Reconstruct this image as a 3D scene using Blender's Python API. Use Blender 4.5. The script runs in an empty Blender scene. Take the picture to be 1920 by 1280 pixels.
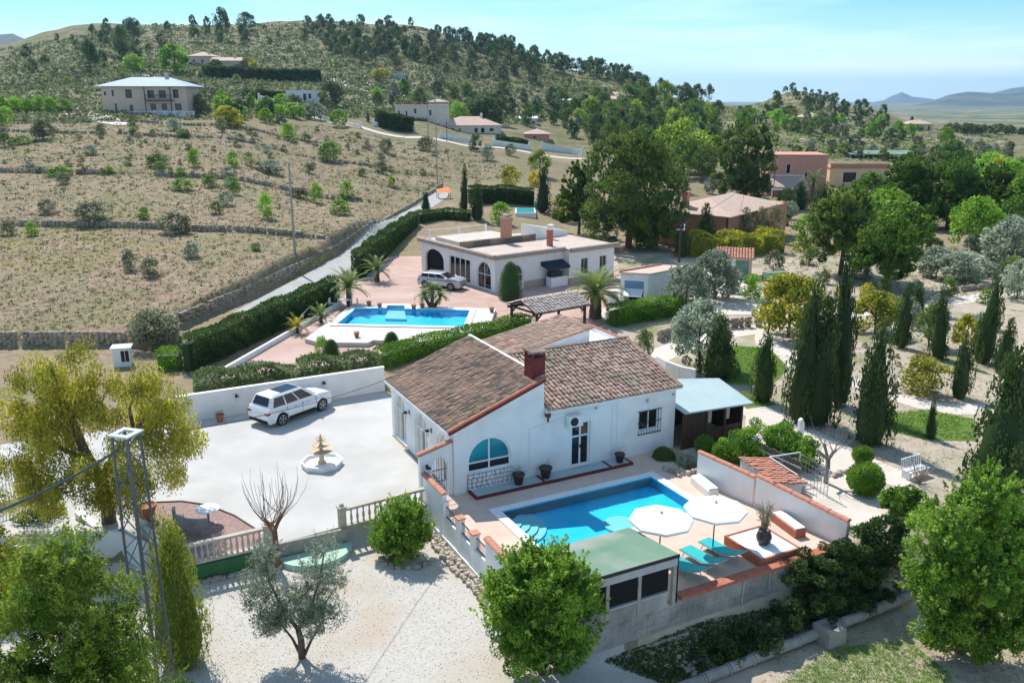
import bpy, math, random
import numpy as np
from mathutils import Vector, Matrix
random.seed(7); rng = np.random.default_rng(7)
SC = bpy.context.scene; COL = SC.collection; R = math.radians
# ---------------------------------------------------------------- camera
F, HC, HZ = 1620.0, 17.3, 185.0            # focal length in photo pixels, camera height, horizon row
PIT = math.atan((640 - HZ) / F); CP, SP = math.cos(PIT), math.sin(PIT)
cam = bpy.data.cameras.new('camera'); cam.sensor_width = 36; cam.lens = 36 * F / 1920
cam.clip_start = 0.5; cam.clip_end = 60000
co = bpy.data.objects.new('camera', cam); COL.objects.link(co)
co.location = (0, 0, HC); co.rotation_euler = (math.pi / 2 - PIT, 0, 0); SC.camera = co
# ---------------------------------------------------------------- light
SUN_EL, SUN_AZ = 50.0, -29.0               # azimuth clockwise from +Y
SKY_S, SUN_S, EXPO = 0.13, 2.6, 1.12
HAZE = 0.0001
wd = bpy.data.worlds.new('World'); SC.world = wd; wd.use_nodes = True
nt = wd.node_tree; nt.nodes.clear(); N = nt.nodes.new; LK = nt.links.new
out = N('ShaderNodeOutputWorld'); bg = N('ShaderNodeBackground'); sky = N('ShaderNodeTexSky')
sky.sky_type = 'NISHITA'; sky.sun_disc = False; sky.sun_elevation = R(SUN_EL); sky.sun_rotation = R(SUN_AZ)
sky.air_density = 1.0; sky.dust_density = 0.3; sky.ozone_density = 1.0; sky.altitude = 300
tc = N('ShaderNodeTexCoord'); mp = N('ShaderNodeMapping'); mp.inputs['Scale'].default_value = (1.2, 1.2, 11)
mp.inputs['Rotation'].default_value = (0, R(4), 0)
nz = N('ShaderNodeTexNoise'); nz.inputs['Scale'].default_value = 1.7; nz.inputs['Detail'].default_value = 7; nz.inputs['Roughness'].default_value = .55
rp = N('ShaderNodeValToRGB'); rp.color_ramp.elements[0].position = .44; rp.color_ramp.elements[1].position = .68
rp.color_ramp.elements[0].color = (0, 0, 0, 1); rp.color_ramp.elements[1].color = (.5, .5, .5, 1)
mx = N('ShaderNodeMix'); mx.data_type = 'RGBA'; mx.inputs['B'].default_value = (4.4, 5.15, 5.7, 1)
tint = N('ShaderNodeMix'); tint.data_type = 'RGBA'; tint.blend_type = 'MULTIPLY'; tint.inputs['Factor'].default_value = 1; tint.inputs['B'].default_value = (.22, .43, .53, 1)
sx = N('ShaderNodeSeparateXYZ'); ve = N('ShaderNodeMapRange'); ve.inputs[1].default_value = .0; ve.inputs[2].default_value = .105; ve.inputs[3].default_value = .72; ve.inputs[4].default_value = .0
ad = N('ShaderNodeMath'); ad.operation = 'ADD'; ad.use_clamp = True; LK(tc.outputs['Generated'], sx.inputs[0]); LK(sx.outputs['Z'], ve.inputs[0])
LK(tc.outputs['Generated'], mp.inputs['Vector']); LK(mp.outputs[0], nz.inputs['Vector']); LK(nz.outputs['Fac'], rp.inputs[0])
LK(sky.outputs[0], tint.inputs['A']); LK(tint.outputs['Result'], mx.inputs['A']); LK(rp.outputs[0], ad.inputs[0]); LK(ve.outputs[0], ad.inputs[1]); LK(ad.outputs[0], mx.inputs['Factor'])
LK(mx.outputs['Result'], bg.inputs[0]); bg.inputs[1].default_value = SKY_S; LK(bg.outputs[0], out.inputs[0])
sl = bpy.data.lights.new('sun', 'SUN'); sl.energy = SUN_S; sl.angle = R(.5); sl.color = (1, .955, .88)
so = bpy.data.objects.new('sun', sl); COL.objects.link(so); so.location = (0, 0, 80)
sd = Vector((math.sin(R(SUN_AZ)) * math.cos(R(SUN_EL)), math.cos(R(SUN_AZ)) * math.cos(R(SUN_EL)), math.sin(R(SUN_EL))))
so.rotation_euler = sd.to_track_quat('Z', 'Y').to_euler()
vs = SC.view_settings; vs.view_transform = 'Standard'; vs.look = 'None'; vs.exposure = EXPO; vs.gamma = 1; vs.use_curve_mapping = False
SC.cycles.max_bounces = 10; SC.cycles.diffuse_bounces = 6; SC.cycles.transparent_max_bounces = 16; SC.cycles.volume_bounces = 0
SC.cycles.use_denoising = True; SC.cycles.caustics_reflective = False; SC.cycles.caustics_refractive = False
# ---------------------------------------------------------------- placing: a photo point on a level becomes a place in the world
def P(px, py, z=0.):
    u = (px - 960) / F; v = (640 - py) / F
    f = CP + v * SP; up = -SP + v * CP; t = (z - HC) / up
    return (u * t, f * t)
def ZR(x, y, py):
    v = (640 - py) / F
    return HC + (-SP + v * CP) / (CP + v * SP) * y
def zrow(Y, py): return HC + Y * math.tan(math.atan((640 - py) / F) - PIT)
ANG = R(27.2); AX = (math.cos(ANG), math.sin(ANG)); BX = (-AX[1], AX[0]); O0 = (-2.234, 36.0)
def W(a, b): return (O0[0] + a * AX[0] + b * BX[0], O0[1] + a * AX[1] + b * BX[1])
def L(x, y): x -= O0[0]; y -= O0[1]; return (x * AX[0] + y * AX[1], x * BX[0] + y * BX[1])
def PL(px, py, z=0.): return L(*P(px, py, z))
# ---------------------------------------------------------------- mesh helpers
def link(o, parent=None):
    COL.objects.link(o)
    if parent is not None: o.parent = parent
    return o
def tag(o, label=None, cat=None, group=None, kind=None):
    if label: o['label'] = label
    if cat: o['category'] = cat
    if group: o['group'] = group
    if kind: o['kind'] = kind
    return o
def thing(name, label, cat, loc=(0, 0, 0), rz=0, group=None):
    o = bpy.data.objects.new(name, None); o.empty_display_size = .2; COL.objects.link(o)
    o.location = loc; o.rotation_euler = (0, 0, rz)
    return tag(o, label, cat, group)
class MB:
    def __init__(s): s.v = []; s.f = []; s.m = []; s.a = None
    def add(s, vs, fs, mi=0):
        n = len(s.v); s.v.extend([tuple(p) for p in vs]); s.f.extend([tuple(i + n for i in f) for f in fs]); s.m.extend([mi] * len(fs)); return s
    def box(s, x0, x1, y0, y1, z0, z1, mi=0):
        return s.add([(x0, y0, z0), (x1, y0, z0), (x1, y1, z0), (x0, y1, z0), (x0, y0, z1), (x1, y0, z1), (x1, y1, z1), (x0, y1, z1)],
                     [(3, 2, 1, 0), (4, 5, 6, 7), (0, 1, 5, 4), (1, 2, 6, 5), (2, 3, 7, 6), (3, 0, 4, 7)], mi)
    def bar(s, p, q, w, h, mi=0):             # box beam from p to q
        p = Vector(p); q = Vector(q); d = (q - p).normalized()
        up = Vector((0, 0, 1)) if abs(d.z) < .95 else Vector((1, 0, 0))
        r = d.cross(up).normalized(); u = r.cross(d)
        vs = [c + r * (sx * w / 2) + u * (sy * h / 2) for c in (p, q) for sx, sy in ((-1, -1), (1, -1), (1, 1), (-1, 1))]
        return s.add(vs, [(0, 3, 2, 1), (4, 5, 6, 7), (0, 1, 5, 4), (1, 2, 6, 5), (2, 3, 7, 6), (3, 0, 4, 7)][::1], mi)
    def prism(s, poly, z0, z1, mi=0, cap=True):
        n = len(poly)
        if sum(poly[i][0] * poly[(i + 1) % n][1] - poly[(i + 1) % n][0] * poly[i][1] for i in range(n)) < 0: poly = poly[::-1]
        vs = [(p[0], p[1], z0) for p in poly] + [(p[0], p[1], z1) for p in poly]
        fs = [(i, (i + 1) % n, n + (i + 1) % n, n + i) for i in range(n)]
        if cap: fs += [tuple(range(n - 1, -1, -1)), tuple(range(n, 2 * n))]
        return s.add(vs, fs, mi)
    def wallprism(s, prof, y0, y1, mi=0):     # profile in x,z swept along y
        n = len(prof)
        vs = [(p[0], y0, p[1]) for p in prof] + [(p[0], y1, p[1]) for p in prof]
        fs = [(i, n + i, n + (i + 1) % n, (i + 1) % n) for i in range(n)] + [tuple(range(n)), tuple(range(2 * n - 1, n - 1, -1))]
        return s.add(vs, fs, mi)
    def tube(s, pts, rad, n=6, mi=0, caps=True):
        pts = [Vector(p) for p in pts]; k = len(pts)
        if not hasattr(rad, '__len__'): rad = [rad] * k
        ring = []; vs = []; side = None
        for i, p in enumerate(pts):
            d = (pts[min(i + 1, k - 1)] - pts[max(i - 1, 0)]).normalized()
            if side is None: side = d.orthogonal().normalized()
            else: side = (side - d * side.dot(d)).normalized()
            o2 = d.cross(side)
            vs += [p + (side * math.cos(2 * math.pi * j / n) + o2 * math.sin(2 * math.pi * j / n)) * rad[i] for j in range(n)]
        fs = [(i * n + j, i * n + (j + 1) % n, (i + 1) * n + (j + 1) % n, (i + 1) * n + j) for i in range(k - 1) for j in range(n)]
        if caps: fs += [tuple(range(n - 1, -1, -1)), tuple(range((k - 1) * n, k * n))]
        return s.add(vs, fs, mi)
    def lathe(s, prof, n=16, cx=0, cy=0, mi=0):
        vs = []; k = len(prof)
        for r, z in prof: vs += [(cx + r * math.cos(2 * math.pi * j / n), cy + r * math.sin(2 * math.pi * j / n), z) for j in range(n)]
        fs = [(i * n + j, i * n + (j + 1) % n, (i + 1) * n + (j + 1) % n, (i + 1) * n + j) for i in range(k - 1) for j in range(n)]
        fs += [tuple(range(n - 1, -1, -1)), tuple(range((k - 1) * n, k * n))]
        return s.add(vs, fs, mi)
    def quad(s, a, b, c, d, mi=0): return s.add([a, b, c, d], [(0, 1, 2, 3)], mi)
    def mesh(s, name, mats, smooth=False):
        me = bpy.data.meshes.new(name); me.from_pydata(s.v, [], s.f)
        for m in (mats if isinstance(mats, (list, tuple)) else [mats]): me.materials.append(m)
        if len(set(s.m)) > 1 or (s.m and s.m[0]): me.polygons.foreach_set('material_index', s.m)
        if smooth: me.polygons.foreach_set('use_smooth', [True] * len(me.polygons))
        if s.a is not None and len(s.a) == len(s.v):
            at = me.attributes.new('var', 'FLOAT', 'POINT'); at.data.foreach_set('value', s.a)
        me.update(); return me
    def build(s, name, mats, parent=None, smooth=False, loc=None, rz=None, bevel=0):
        o = bpy.data.objects.new(name, s.mesh(name, mats, smooth))
        if loc is not None: o.location = loc
        if rz is not None: o.rotation_euler = (0, 0, rz)
        link(o, parent)
        if bevel:
            b = o.modifiers.new('bevel', 'BEVEL'); b.width = bevel; b.segments = 2; b.limit_method = 'ANGLE'; b.angle_limit = R(40)
        return o
def npmesh(name, V, Fq, mats, var=None, mi=None, smooth=False):
    V = np.asarray(V, dtype=np.float32).reshape(-1, 3); Fq = np.asarray(Fq, dtype=np.int32); k = Fq.shape[1]
    me = bpy.data.meshes.new(name); me.vertices.add(len(V)); me.vertices.foreach_set('co', V.ravel())
    me.loops.add(Fq.size); me.loops.foreach_set('vertex_index', Fq.ravel()); me.polygons.add(len(Fq))
    me.polygons.foreach_set('loop_start', np.arange(0, Fq.size, k, dtype=np.int32))
    for m in (mats if isinstance(mats, (list, tuple)) else [mats]): me.materials.append(m)
    if mi is not None: me.polygons.foreach_set('material_index', np.asarray(mi, dtype=np.int32))
    if smooth: me.polygons.foreach_set('use_smooth', np.ones(len(Fq), dtype=bool))
    me.update(calc_edges=True)
    if var is not None:
        at = me.attributes.new('var', 'FLOAT', 'POINT'); at.data.foreach_set('value', np.asarray(var, dtype=np.float32))
    return me
# ---------------------------------------------------------------- materials
def _base(name):
    m = bpy.data.materials.new(name); m.use_nodes = True; t = m.node_tree; b = t.nodes['Principled BSDF']; return m, t, b
def mat(name, c1, c2=None, scale=4, rough=.8, bump=0, bscale=None, spec=.3, metal=0, detail=5, c3=None, s3=.4, lo=.35, hi=.65, world=False, stretch=None, var=False):
    m, t, b = _base(name); n = t.nodes.new; l = t.links.new
    b.inputs['Roughness'].default_value = rough; b.inputs['Specular IOR Level'].default_value = spec; b.inputs['Metallic'].default_value = metal
    c1 = (*c1, 1); b.inputs['Base Color'].default_value = c1
    if c2 is None and not bump: return m
    if world: vec = n('ShaderNodeNewGeometry').outputs['Position']
    else: vec = n('ShaderNodeTexCoord').outputs['Object']
    if stretch:
        mpn = n('ShaderNodeMapping'); mpn.inputs['Scale'].default_value = stretch; l(vec, mpn.inputs['Vector']); vec = mpn.outputs[0]
    if c2 is not None:
        z = n('ShaderNodeTexNoise'); z.inputs['Scale'].default_value = scale; z.inputs['Detail'].default_value = detail; z.inputs['Roughness'].default_value = .6; l(vec, z.inputs['Vector'])
        mr = n('ShaderNodeMapRange'); mr.inputs[1].default_value = lo; mr.inputs[2].default_value = hi
        if var:
            at = n('ShaderNodeAttribute'); at.attribute_name = 'var'
            ad = n('ShaderNodeMath'); ad.operation = 'MULTIPLY_ADD'; ad.inputs[1].default_value = .45; l(at.outputs['Fac'], ad.inputs[0]); 
            sb = n('ShaderNodeMath'); sb.operation = 'SUBTRACT'; sb.inputs[1].default_value = .22; l(z.outputs['Fac'], sb.inputs[0]); l(sb.outputs[0], ad.inputs[2]); l(ad.outputs[0], mr.inputs[0])
        else: l(z.outputs['Fac'], mr.inputs[0])
        mixn = n('ShaderNodeMix'); mixn.data_type = 'RGBA'; mixn.inputs['A'].default_value = c1; mixn.inputs['B'].default_value = (*c2, 1); l(mr.outputs[0], mixn.inputs['Factor'])
        res = mixn.outputs['Result']
        if c3 is not None:
            z3 = n('ShaderNodeTexNoise'); z3.inputs['Scale'].default_value = s3; z3.inputs['Detail'].default_value = 6; l(vec, z3.inputs['Vector'])
            r3 = n('ShaderNodeMapRange'); r3.inputs[1].default_value = .48; r3.inputs[2].default_value = .68; l(z3.outputs['Fac'], r3.inputs[0])
            m3 = n('ShaderNodeMix'); m3.data_type = 'RGBA'; m3.inputs['B'].default_value = (*c3, 1); l(res, m3.inputs['A']); l(r3.outputs[0], m3.inputs['Factor']); res = m3.outputs['Result']
        l(res, b.inputs['Base Color'])
    if bump:
        zb = n('ShaderNodeTexNoise'); zb.inputs['Scale'].default_value = bscale or scale * 6; zb.inputs['Detail'].default_value = 6; l(vec, zb.inputs['Vector'])
        bn = n('ShaderNodeBump'); bn.inputs['Strength'].default_value = bump; bn.inputs['Distance'].default_value = .05; l(zb.outputs['Fac'], bn.inputs['Height']); l(bn.outputs[0], b.inputs['Normal'])
    return m
def leafmat(name, c1, c2, tr=.3, c3=None):
    m = bpy.data.materials.new(name); m.use_nodes = True; t = m.node_tree; t.nodes.clear(); n = t.nodes.new; l = t.links.new
    o = n('ShaderNodeOutputMaterial'); d = n('ShaderNodeBsdfPrincipled'); d.inputs['Roughness'].default_value = .55; d.inputs['Specular IOR Level'].default_value = .25
    tl = n('ShaderNodeBsdfTranslucent'); ms = n('ShaderNodeMixShader'); ms.inputs[0].default_value = tr
    at = n('ShaderNodeAttribute'); at.attribute_name = 'var'; cr = n('ShaderNodeValToRGB')
    e = cr.color_ramp.elements; e[0].color = (*c1, 1); e[1].color = (*c2, 1)
    if c3: k = e.new(.62); k.color = (*c3, 1)
    oi = n('ShaderNodeObjectInfo'); hs = n('ShaderNodeHueSaturation')
    mr = n('ShaderNodeMapRange'); mr.inputs[3].default_value = .78; mr.inputs[4].default_value = 1.22; l(oi.outputs['Random'], mr.inputs[0]); l(mr.outputs[0], hs.inputs['Value'])
    l(at.outputs['Fac'], cr.inputs[0]); l(cr.outputs[0], hs.inputs['Color'])
    l(hs.outputs[0], d.inputs['Base Color']); l(hs.outputs[0], tl.inputs['Color']); l(d.outputs[0], ms.inputs[1]); l(tl.outputs[0], ms.inputs[2]); l(ms.outputs[0], o.inputs[0])
    return m
M = {}
M['white'] = mat('white_render', (.88, .88, .875), (.82, .82, .815), 1.2, .85, .25, 30, c3=(.76, .75, .73), s3=.7)
M['cream'] = mat('cream_render', (.78, .66, .54), (.70, .59, .49), 1.0, .85, .1, 50)
M['offwhite'] = mat('off_white_render', (.87, .85, .82), (.79, .76, .73), 1.1, .85, .12, 60)
M['greyblock'] = mat('grey_block', (.34, .32, .30), (.22, .21, .20), 1.5, .9, .5, 25, c3=(.42, .40, .37), s3=.6)
M['terracotta'] = mat('terracotta', (.50, .17, .10), (.38, .13, .08), 6, .8, .2)
M['orangetile'] = mat('orange_tile', (.62, .30, .20), (.50, .20, .13), 5, .8, .2)
M['darkred'] = mat('dark_red_paint', (.20, .035, .03), (.13, .02, .02), 5, .7)
M['tile_old'] = mat('old_roof_tile', (.15, .12, .095), (.37, .235, .16), 1.1, .85, .3, 20, c3=(.43, .275, .195), s3=.45, var=True)
M['tile_red'] = mat('red_roof_tile', (.34, .205, .15), (.55, .37, .285), 1.2, .85, .3, 20, c3=(.34, .26, .19), s3=.5, var=True)
M['tile_pale'] = mat('pale_roof_tile', (.48, .36, .30), (.62, .50, .43), 1.2, .85, .2, 20, var=True)
M['tile_far'] = mat('far_roof_tile', (.52, .36, .28), (.62, .46, .37), 2, .85)
M['concrete'] = mat('pale_concrete', (.57, .55, .52), (.49, .47, .445), .5, .85, .25, 35, c3=(.47, .45, .42), s3=.28, world=True)
M['concrete2'] = mat('old_concrete', (.40, .37, .33), (.30, .28, .25), 2, .9, .4, 30)
M['paving'] = mat('pink_paving', (.70, .53, .43), (.61, .45, .36), .9, .85, .2, 20, c3=(.72, .58, .48), s3=.25, world=True)
M['paving2'] = mat('plaza_paving', (.53, .36, .30), (.46, .30, .25), .7, .85, .2, 20, c3=(.57, .42, .36), s3=.2, world=True)
M['redgravel'] = mat('red_gravel', (.44, .30, .26), (.30, .19, .17), 9, .9, .8, 30, world=True)
M['gravel'] = mat('white_gravel', (.57, .535, .485), (.48, .445, .395), 9, .95, .45, 26, c3=(.50, .42, .33), s3=.30, world=True)
M['sand'] = mat('garden_sand', (.50, .42, .33), (.41, .34, .26), 1.5, .95, .6, 14, c3=(.25, .25, .12), s3=.22, world=True)
M['path'] = mat('pale_path', (.68, .60, .53), (.62, .55, .48), 1.2, .95, .3, 20, world=True)
M['asphalt'] = mat('road_asphalt', (.36, .36, .35), (.43, .43, .41), .8, .9, .2, 30, world=True)
M['stone'] = mat('dry_stone', (.48, .40, .31), (.34, .28, .22), 1.5, .95, .6, 12, c3=(.46, .40, .32), s3=.9, var=True)
M['stone2'] = mat('cladding_stone', (.80, .77, .76), (.62, .58, .58), 2, .9, .3, var=True)
M['wood'] = mat('dark_wood', (.055, .03, .02), (.10, .055, .035), 3, .6, .2, 20, stretch=(1, 1, 6))
M['darkmetal'] = mat('dark_metal', (.02, .02, .022), rough=.5)
M['grey'] = mat('grey_metal', (.42, .43, .45), (.36, .37, .38), 3, .5, spec=.5)
M['galv'] = mat('galvanised_steel', (.085, .105, .12), (.065, .085, .095), 4, .5, spec=.5, metal=.2)
M['whitepaint'] = mat('white_paint', (.82, .82, .82), rough=.4)
M['plasticwhite'] = mat('white_plastic', (.80, .80, .80), (.76, .76, .75), 3, .35)
M['glass'] = mat('dark_glass', (.010, .012, .015), rough=.08, spec=.45)
M['glassblue'] = mat('blue_glass', (.02, .17, .22), (.03, .25, .30), 1.2, .08, spec=.8)
M['curtain'] = mat('net_curtain', (.62, .60, .54), (.50, .48, .42), 3, .9)
M['black'] = mat('unlit_black', (.008, .008, .009), rough=.9)  # flat black in place of the shade inside rooms, bays and shafts
M['greenroof'] = mat('green_roof_felt', (.17, .27, .19), (.12, .23, .16), .7, .85, .25, 30, c3=(.33, .34, .30), s3=.5)
M['paleroof'] = mat('pale_green_sheet', (.44, .54, .54), (.38, .49, .50), .8, .6, .1, 10)
M['mint'] = mat('mint_paint', (.42, .60, .46), (.36, .54, .41), 1, .7)
M['darkgreen'] = mat('dark_green_paint', (.04, .13, .05), (.05, .16, .06), 2, .7)
M['turq'] = mat('turquoise_fabric', (.03, .46, .48), (.03, .42, .45), 4, .8)
M['canvas'] = mat('white_canvas', (.88, .87, .84), rough=.8)
M['bark'] = mat('bark', (.16, .12, .09), (.09, .07, .05), 5, .95, .6, 14, stretch=(1, 1, .3))
M['barkpale'] = mat('pale_bark', (.30, .26, .22), (.22, .19, .16), 5, .95, .5, 14)
M['twig'] = mat('bare_twig', (.28, .20, .15), (.20, .14, .10), 4, .9)
M['soilpot'] = mat('soil', (.06, .04, .03), rough=1)
M['pot'] = mat('dark_pot', (.022, .018, .016), (.04, .03, .025), 4, .35, spec=.5)
M['redpot'] = mat('terracotta_pot', (.36, .14, .08), rough=.8)
M['fount'] = mat('fountain_stone', (.66, .54, .40), (.56, .45, .32), 4, .8, .3)
M['pool'] = mat('ripple_pool_tile', (.012, .58, .97), (.03, .66, .96), .9, .4)  # soft second tone stands in for light ripples on the tiles
M['poolstep'] = mat('pool_step', (.25, .66, .74), rough=.4)
M['carwhite'] = mat('white_car_paint', (.80, .81, .82), rough=.25, spec=.6)
M['carsilver'] = mat('silver_car_paint', (.50, .52, .55), rough=.25, spec=.6, metal=.3)
M['tyre'] = mat('tyre_rubber', (.015, .015, .016), rough=.8)
M['rim'] = mat('alloy_rim', (.35, .36, .37), rough=.35, metal=.6)
M['redlight'] = mat('red_lens', (.35, .01, .01), rough=.2, spec=.6)
M['lampglass'] = mat('headlamp_glass', (.55, .58, .60), rough=.1, spec=.8)
M['brickpink'] = mat('pink_brick_wall', (.58, .28, .19), (.48, .22, .15), 3, .9, .3, 20)
M['pinkwall'] = mat('pink_render', (.68, .33, .25), (.60, .28, .21), 1.5, .9)
M['yellowwall'] = mat('yellow_render', (.74, .57, .35), (.66, .50, .30), 1.2, .9)
M['beige'] = mat('beige_render', (.66, .50, .39), (.60, .45, .35), 1.2, .9)
M['slate'] = mat('grey_roof_tile', (.36, .46, .53), (.30, .40, .47), 1.5, .7)
M['blueawn'] = mat('dark_blue_awning', (.015, .035, .06), rough=.8)
M['bluedoor'] = mat('blue_recess', (.20, .32, .48), rough=.7)
M['orange'] = mat('orange_sheet', (.75, .22, .06), rough=.7)
def watermat():
    m = bpy.data.materials.new('pool_water'); m.use_nodes = True; t = m.node_tree; t.nodes.clear(); n = t.nodes.new; l = t.links.new
    o = n('ShaderNodeOutputMaterial'); tr = n('ShaderNodeBsdfTransparent'); tr.inputs[0].default_value = (.88, .99, 1, 1)
    g = n('ShaderNodeBsdfGlossy'); g.inputs['Roughness'].default_value = .06; fr = n('ShaderNodeFresnel'); fr.inputs[0].default_value = 1.2
    bz = n('ShaderNodeTexNoise'); bz.inputs['Scale'].default_value = 2.2; bz.inputs['Detail'].default_value = 3
    bn = n('ShaderNodeBump'); bn.inputs['Strength'].default_value = .12; bn.inputs['Distance'].default_value = .05
    l(n('ShaderNodeNewGeometry').outputs['Position'], bz.inputs['Vector']); l(bz.outputs['Fac'], bn.inputs['Height']); l(bn.outputs[0], g.inputs['Normal']); l(bn.outputs[0], fr.inputs['Normal'])
    ms = n('ShaderNodeMixShader'); l(fr.outputs[0], ms.inputs[0]); l(tr.outputs[0], ms.inputs[1]); l(g.outputs[0], ms.inputs[2]); l(ms.outputs[0], o.inputs[0]); return m
M['water'] = watermat()
LF = {}
LF['pine'] = leafmat('pine_needles', (.040, .105, .022), (.24, .33, .055), .42)
LF['pinelit'] = leafmat('bright_pine_needles', (.08, .19, .018), (.50, .62, .07), .5, c3=(.30, .42, .05))  # bright green needles, colour raised further for their backlit look
LF['hill'] = leafmat('hill_pine_needles', (.045, .095, .03), (.17, .235, .075), .4)
LF['green'] = leafmat('green_leaves', (.06, .17, .015), (.40, .60, .08), .5, c3=(.25, .40, .045))
LF['lime'] = leafmat('lime_leaves', (.180, .360, .030), (.390, .630, .060), .4)
LF['olive'] = leafmat('olive_leaves', (.19, .24, .16), (.48, .54, .40), .4)
LF['yellow'] = leafmat('yellow_blossom', (.360, .288, .012), (.792, .600, .024), .35, c3=(.504, .456, .036))
LF['mimosa'] = leafmat('mimosa_leaves', (.17, .22, .025), (.82, .68, .06), .45, c3=(.42, .42, .04))
LF['pepper'] = leafmat('pepper_tree_leaves', (.20, .21, .02), (.70, .62, .09), .5, c3=(.45, .42, .05))
LF['cypress'] = leafmat('cypress_scales', (.025, .058, .015), (.11, .165, .040), .3)
LF['cypress2'] = leafmat('golden_cypress_scales', (.12, .18, .02), (.42, .44, .05), .45)
LF['shrub'] = leafmat('grey_shrub_leaves', (.12, .135, .07), (.31, .32, .18), .3)
LF['shrubg'] = leafmat('green_shrub_leaves', (.085, .14, .03), (.25, .35, .07), .35)
LF['palm'] = leafmat('palm_leaves', (.075, .143, .038), (.330, .405, .105), .3)
LF['palmy'] = leafmat('yellow_palm_leaves', (.300, .288, .036), (.600, .528, .060), .3)
LF['hedge'] = leafmat('dark_hedge_leaves', (.028, .075, .018), (.12, .20, .04), .35)
LF['box'] = leafmat('hedge_leaves', (.08, .20, .02), (.28, .46, .05), .42)
LF['dry'] = leafmat('dry_grass', (.270, .216, .108), (.567, .459, .257), .2, c3=(.324, .311, .149))
LF['grass'] = leafmat('green_grass', (.120, .240, .030), (.330, .540, .075), .35)
LF['pinkish'] = leafmat('oleander_leaves', (.10, .17, .05), (.62, .54, .40), .35, c3=(.27, .36, .13))
LF['agave'] = leafmat('agave_leaves', (.192, .312, .288), (.312, .456, .408), .1)
LF['grove'] = leafmat('grove_leaves', (.04, .11, .012), (.20, .33, .04), .45)
M['lawn'] = mat('lawn_turf', (.10, .17, .03), (.17, .22, .05), 2.5, .95, .6, 20)
M['barkred'] = mat('reddish_bark', (.26, .13, .08), (.17, .09, .06), 6, .95, .6, 14)
LF['ivy'] = leafmat('ivy_leaves', (.022, .055, .014), (.085, .15, .03), .3)  # leaf colour darkened to carry the shade of wall and tree
LF['ash'] = leafmat('ash_leaves', (.07, .20, .02), (.46, .68, .10), .55, c3=(.30, .48, .06))
LF['hillgreen'] = leafmat('hill_scrub_leaves', (.085, .11, .045), (.23, .27, .115), .4)
# ================================================================ terrain
def sst(e0, e1, x): t = np.clip((x - e0) / (e1 - e0), 0, 1); return t * t * (3 - 2 * t)
_TY = np.array([61, 80, 99, 115, 130, 148, 165, 195, 225, 250, 285, 320, 360, 400, 440, 480, 520, 600, 700, 850, 1100, 1800, 4000, 16000], float)
_rows = {  # photo column: (distance, ground row) pairs
 -500: [(61, 620), (99, 430), (130, 335), (165, 262), (195, 232), (250, 190), (320, 158), (400, 135), (470, 120)],
 0: [(61, 620), (99, 421), (130, 322), (165, 246), (195, 216), (250, 172), (320, 132), (400, 106), (470, 82)],
 200: [(61, 620), (99, 421), (130, 322), (165, 247), (195, 213), (250, 165), (320, 122), (400, 76), (480, 45)],
 400: [(61, 620), (99, 425), (130, 328), (165, 255), (195, 222), (250, 178), (320, 130), (400, 85), (480, 45)],
 650: [(61, 623), (99, 441), (130, 370), (165, 305), (195, 258), (250, 205), (320, 160), (400, 95), (490, 34)],
 780: [(61, 640), (99, 470), (130, 395), (165, 328), (195, 285), (250, 230), (320, 185), (400, 120), (490, 42)],
 900: [(61, 640), (99, 472), (130, 406), (165, 345), (195, 300), (250, 255), (320, 212), (400, 155), (480, 76)],
 1100: [(61, 640), (99, 475), (130, 415), (165, 365), (195, 325), (250, 286), (320, 228), (400, 172), (460, 123)],
 1300: [(61, 640), (99, 476), (130, 418), (165, 372), (195, 335), (250, 285), (320, 240), (400, 205), (450, 183)],
 1375: [(61, 640), (99, 476), (130, 418), (165, 374), (195, 338), (250, 288), (320, 246), (400, 211), (450, 193)],
 1480: [(61, 640), (99, 476), (130, 419), (165, 376), (195, 341), (250, 293), (320, 254), (400, 208), (480, 168)],
 1600: [(61, 640), (99, 476), (130, 419), (165, 378), (195, 343), (250, 298), (320, 260), (400, 226), (460, 197)],
 1720: [(61, 640), (99, 476), (130, 420), (165, 380), (195, 346), (250, 305), (320, 268), (400, 246), (450, 229)],
 1920: [(61, 640), (99, 476), (130, 421), (165, 382), (195, 350), (250, 312), (320, 282), (400, 262), (450, 252)],
 2500: [(61, 640), (99, 476), (130, 421), (165, 382), (195, 350), (250, 312), (320, 282), (400, 262), (450, 252)]}
_TU = np.array([(p - 960) / F / 1.02 for p in _rows]); _TZ = []
for p, r in _rows.items():
    ys = [y for y, _ in r]; zs = [zrow(y, q) for y, q in r]
    if p >= 780: zs[0] = 0.; zs[1] = 0. if p > 800 else .6
    zl = zs[-1]; yl = ys[-1]
    if p < 1680: ys += [yl + 50, yl + 150, yl + 330, 1100, 1800, 4000, 16000]; zs += [zl - 6, zl * .5 - 3, 0, -10, -16, -20, -24]
    else: ys += [700, 1100, 1800, 4000, 16000]; zs += [-3.5, -8, -13, -20, -24]
    _TZ.append(np.interp(_TY, ys, zs))
_TZ = np.array(_TZ)
def _tab(u, Y):
    ly = np.log(np.clip(Y, 61, 15999)); lt = np.log(_TY)
    j = np.clip(np.searchsorted(lt, ly) - 1, 0, len(lt) - 2); fy = (ly - lt[j]) / (lt[j + 1] - lt[j])
    i = np.clip(np.searchsorted(_TU, u) - 1, 0, len(_TU) - 2); fu = np.clip((u - _TU[i]) / (_TU[i + 1] - _TU[i]), 0, 1); fu = fu * fu * (3 - 2 * fu)
    return (_TZ[i, j] * (1 - fu) + _TZ[i + 1, j] * fu) * (1 - fy) + (_TZ[i, j + 1] * (1 - fu) + _TZ[i + 1, j + 1] * fu) * fy
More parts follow.
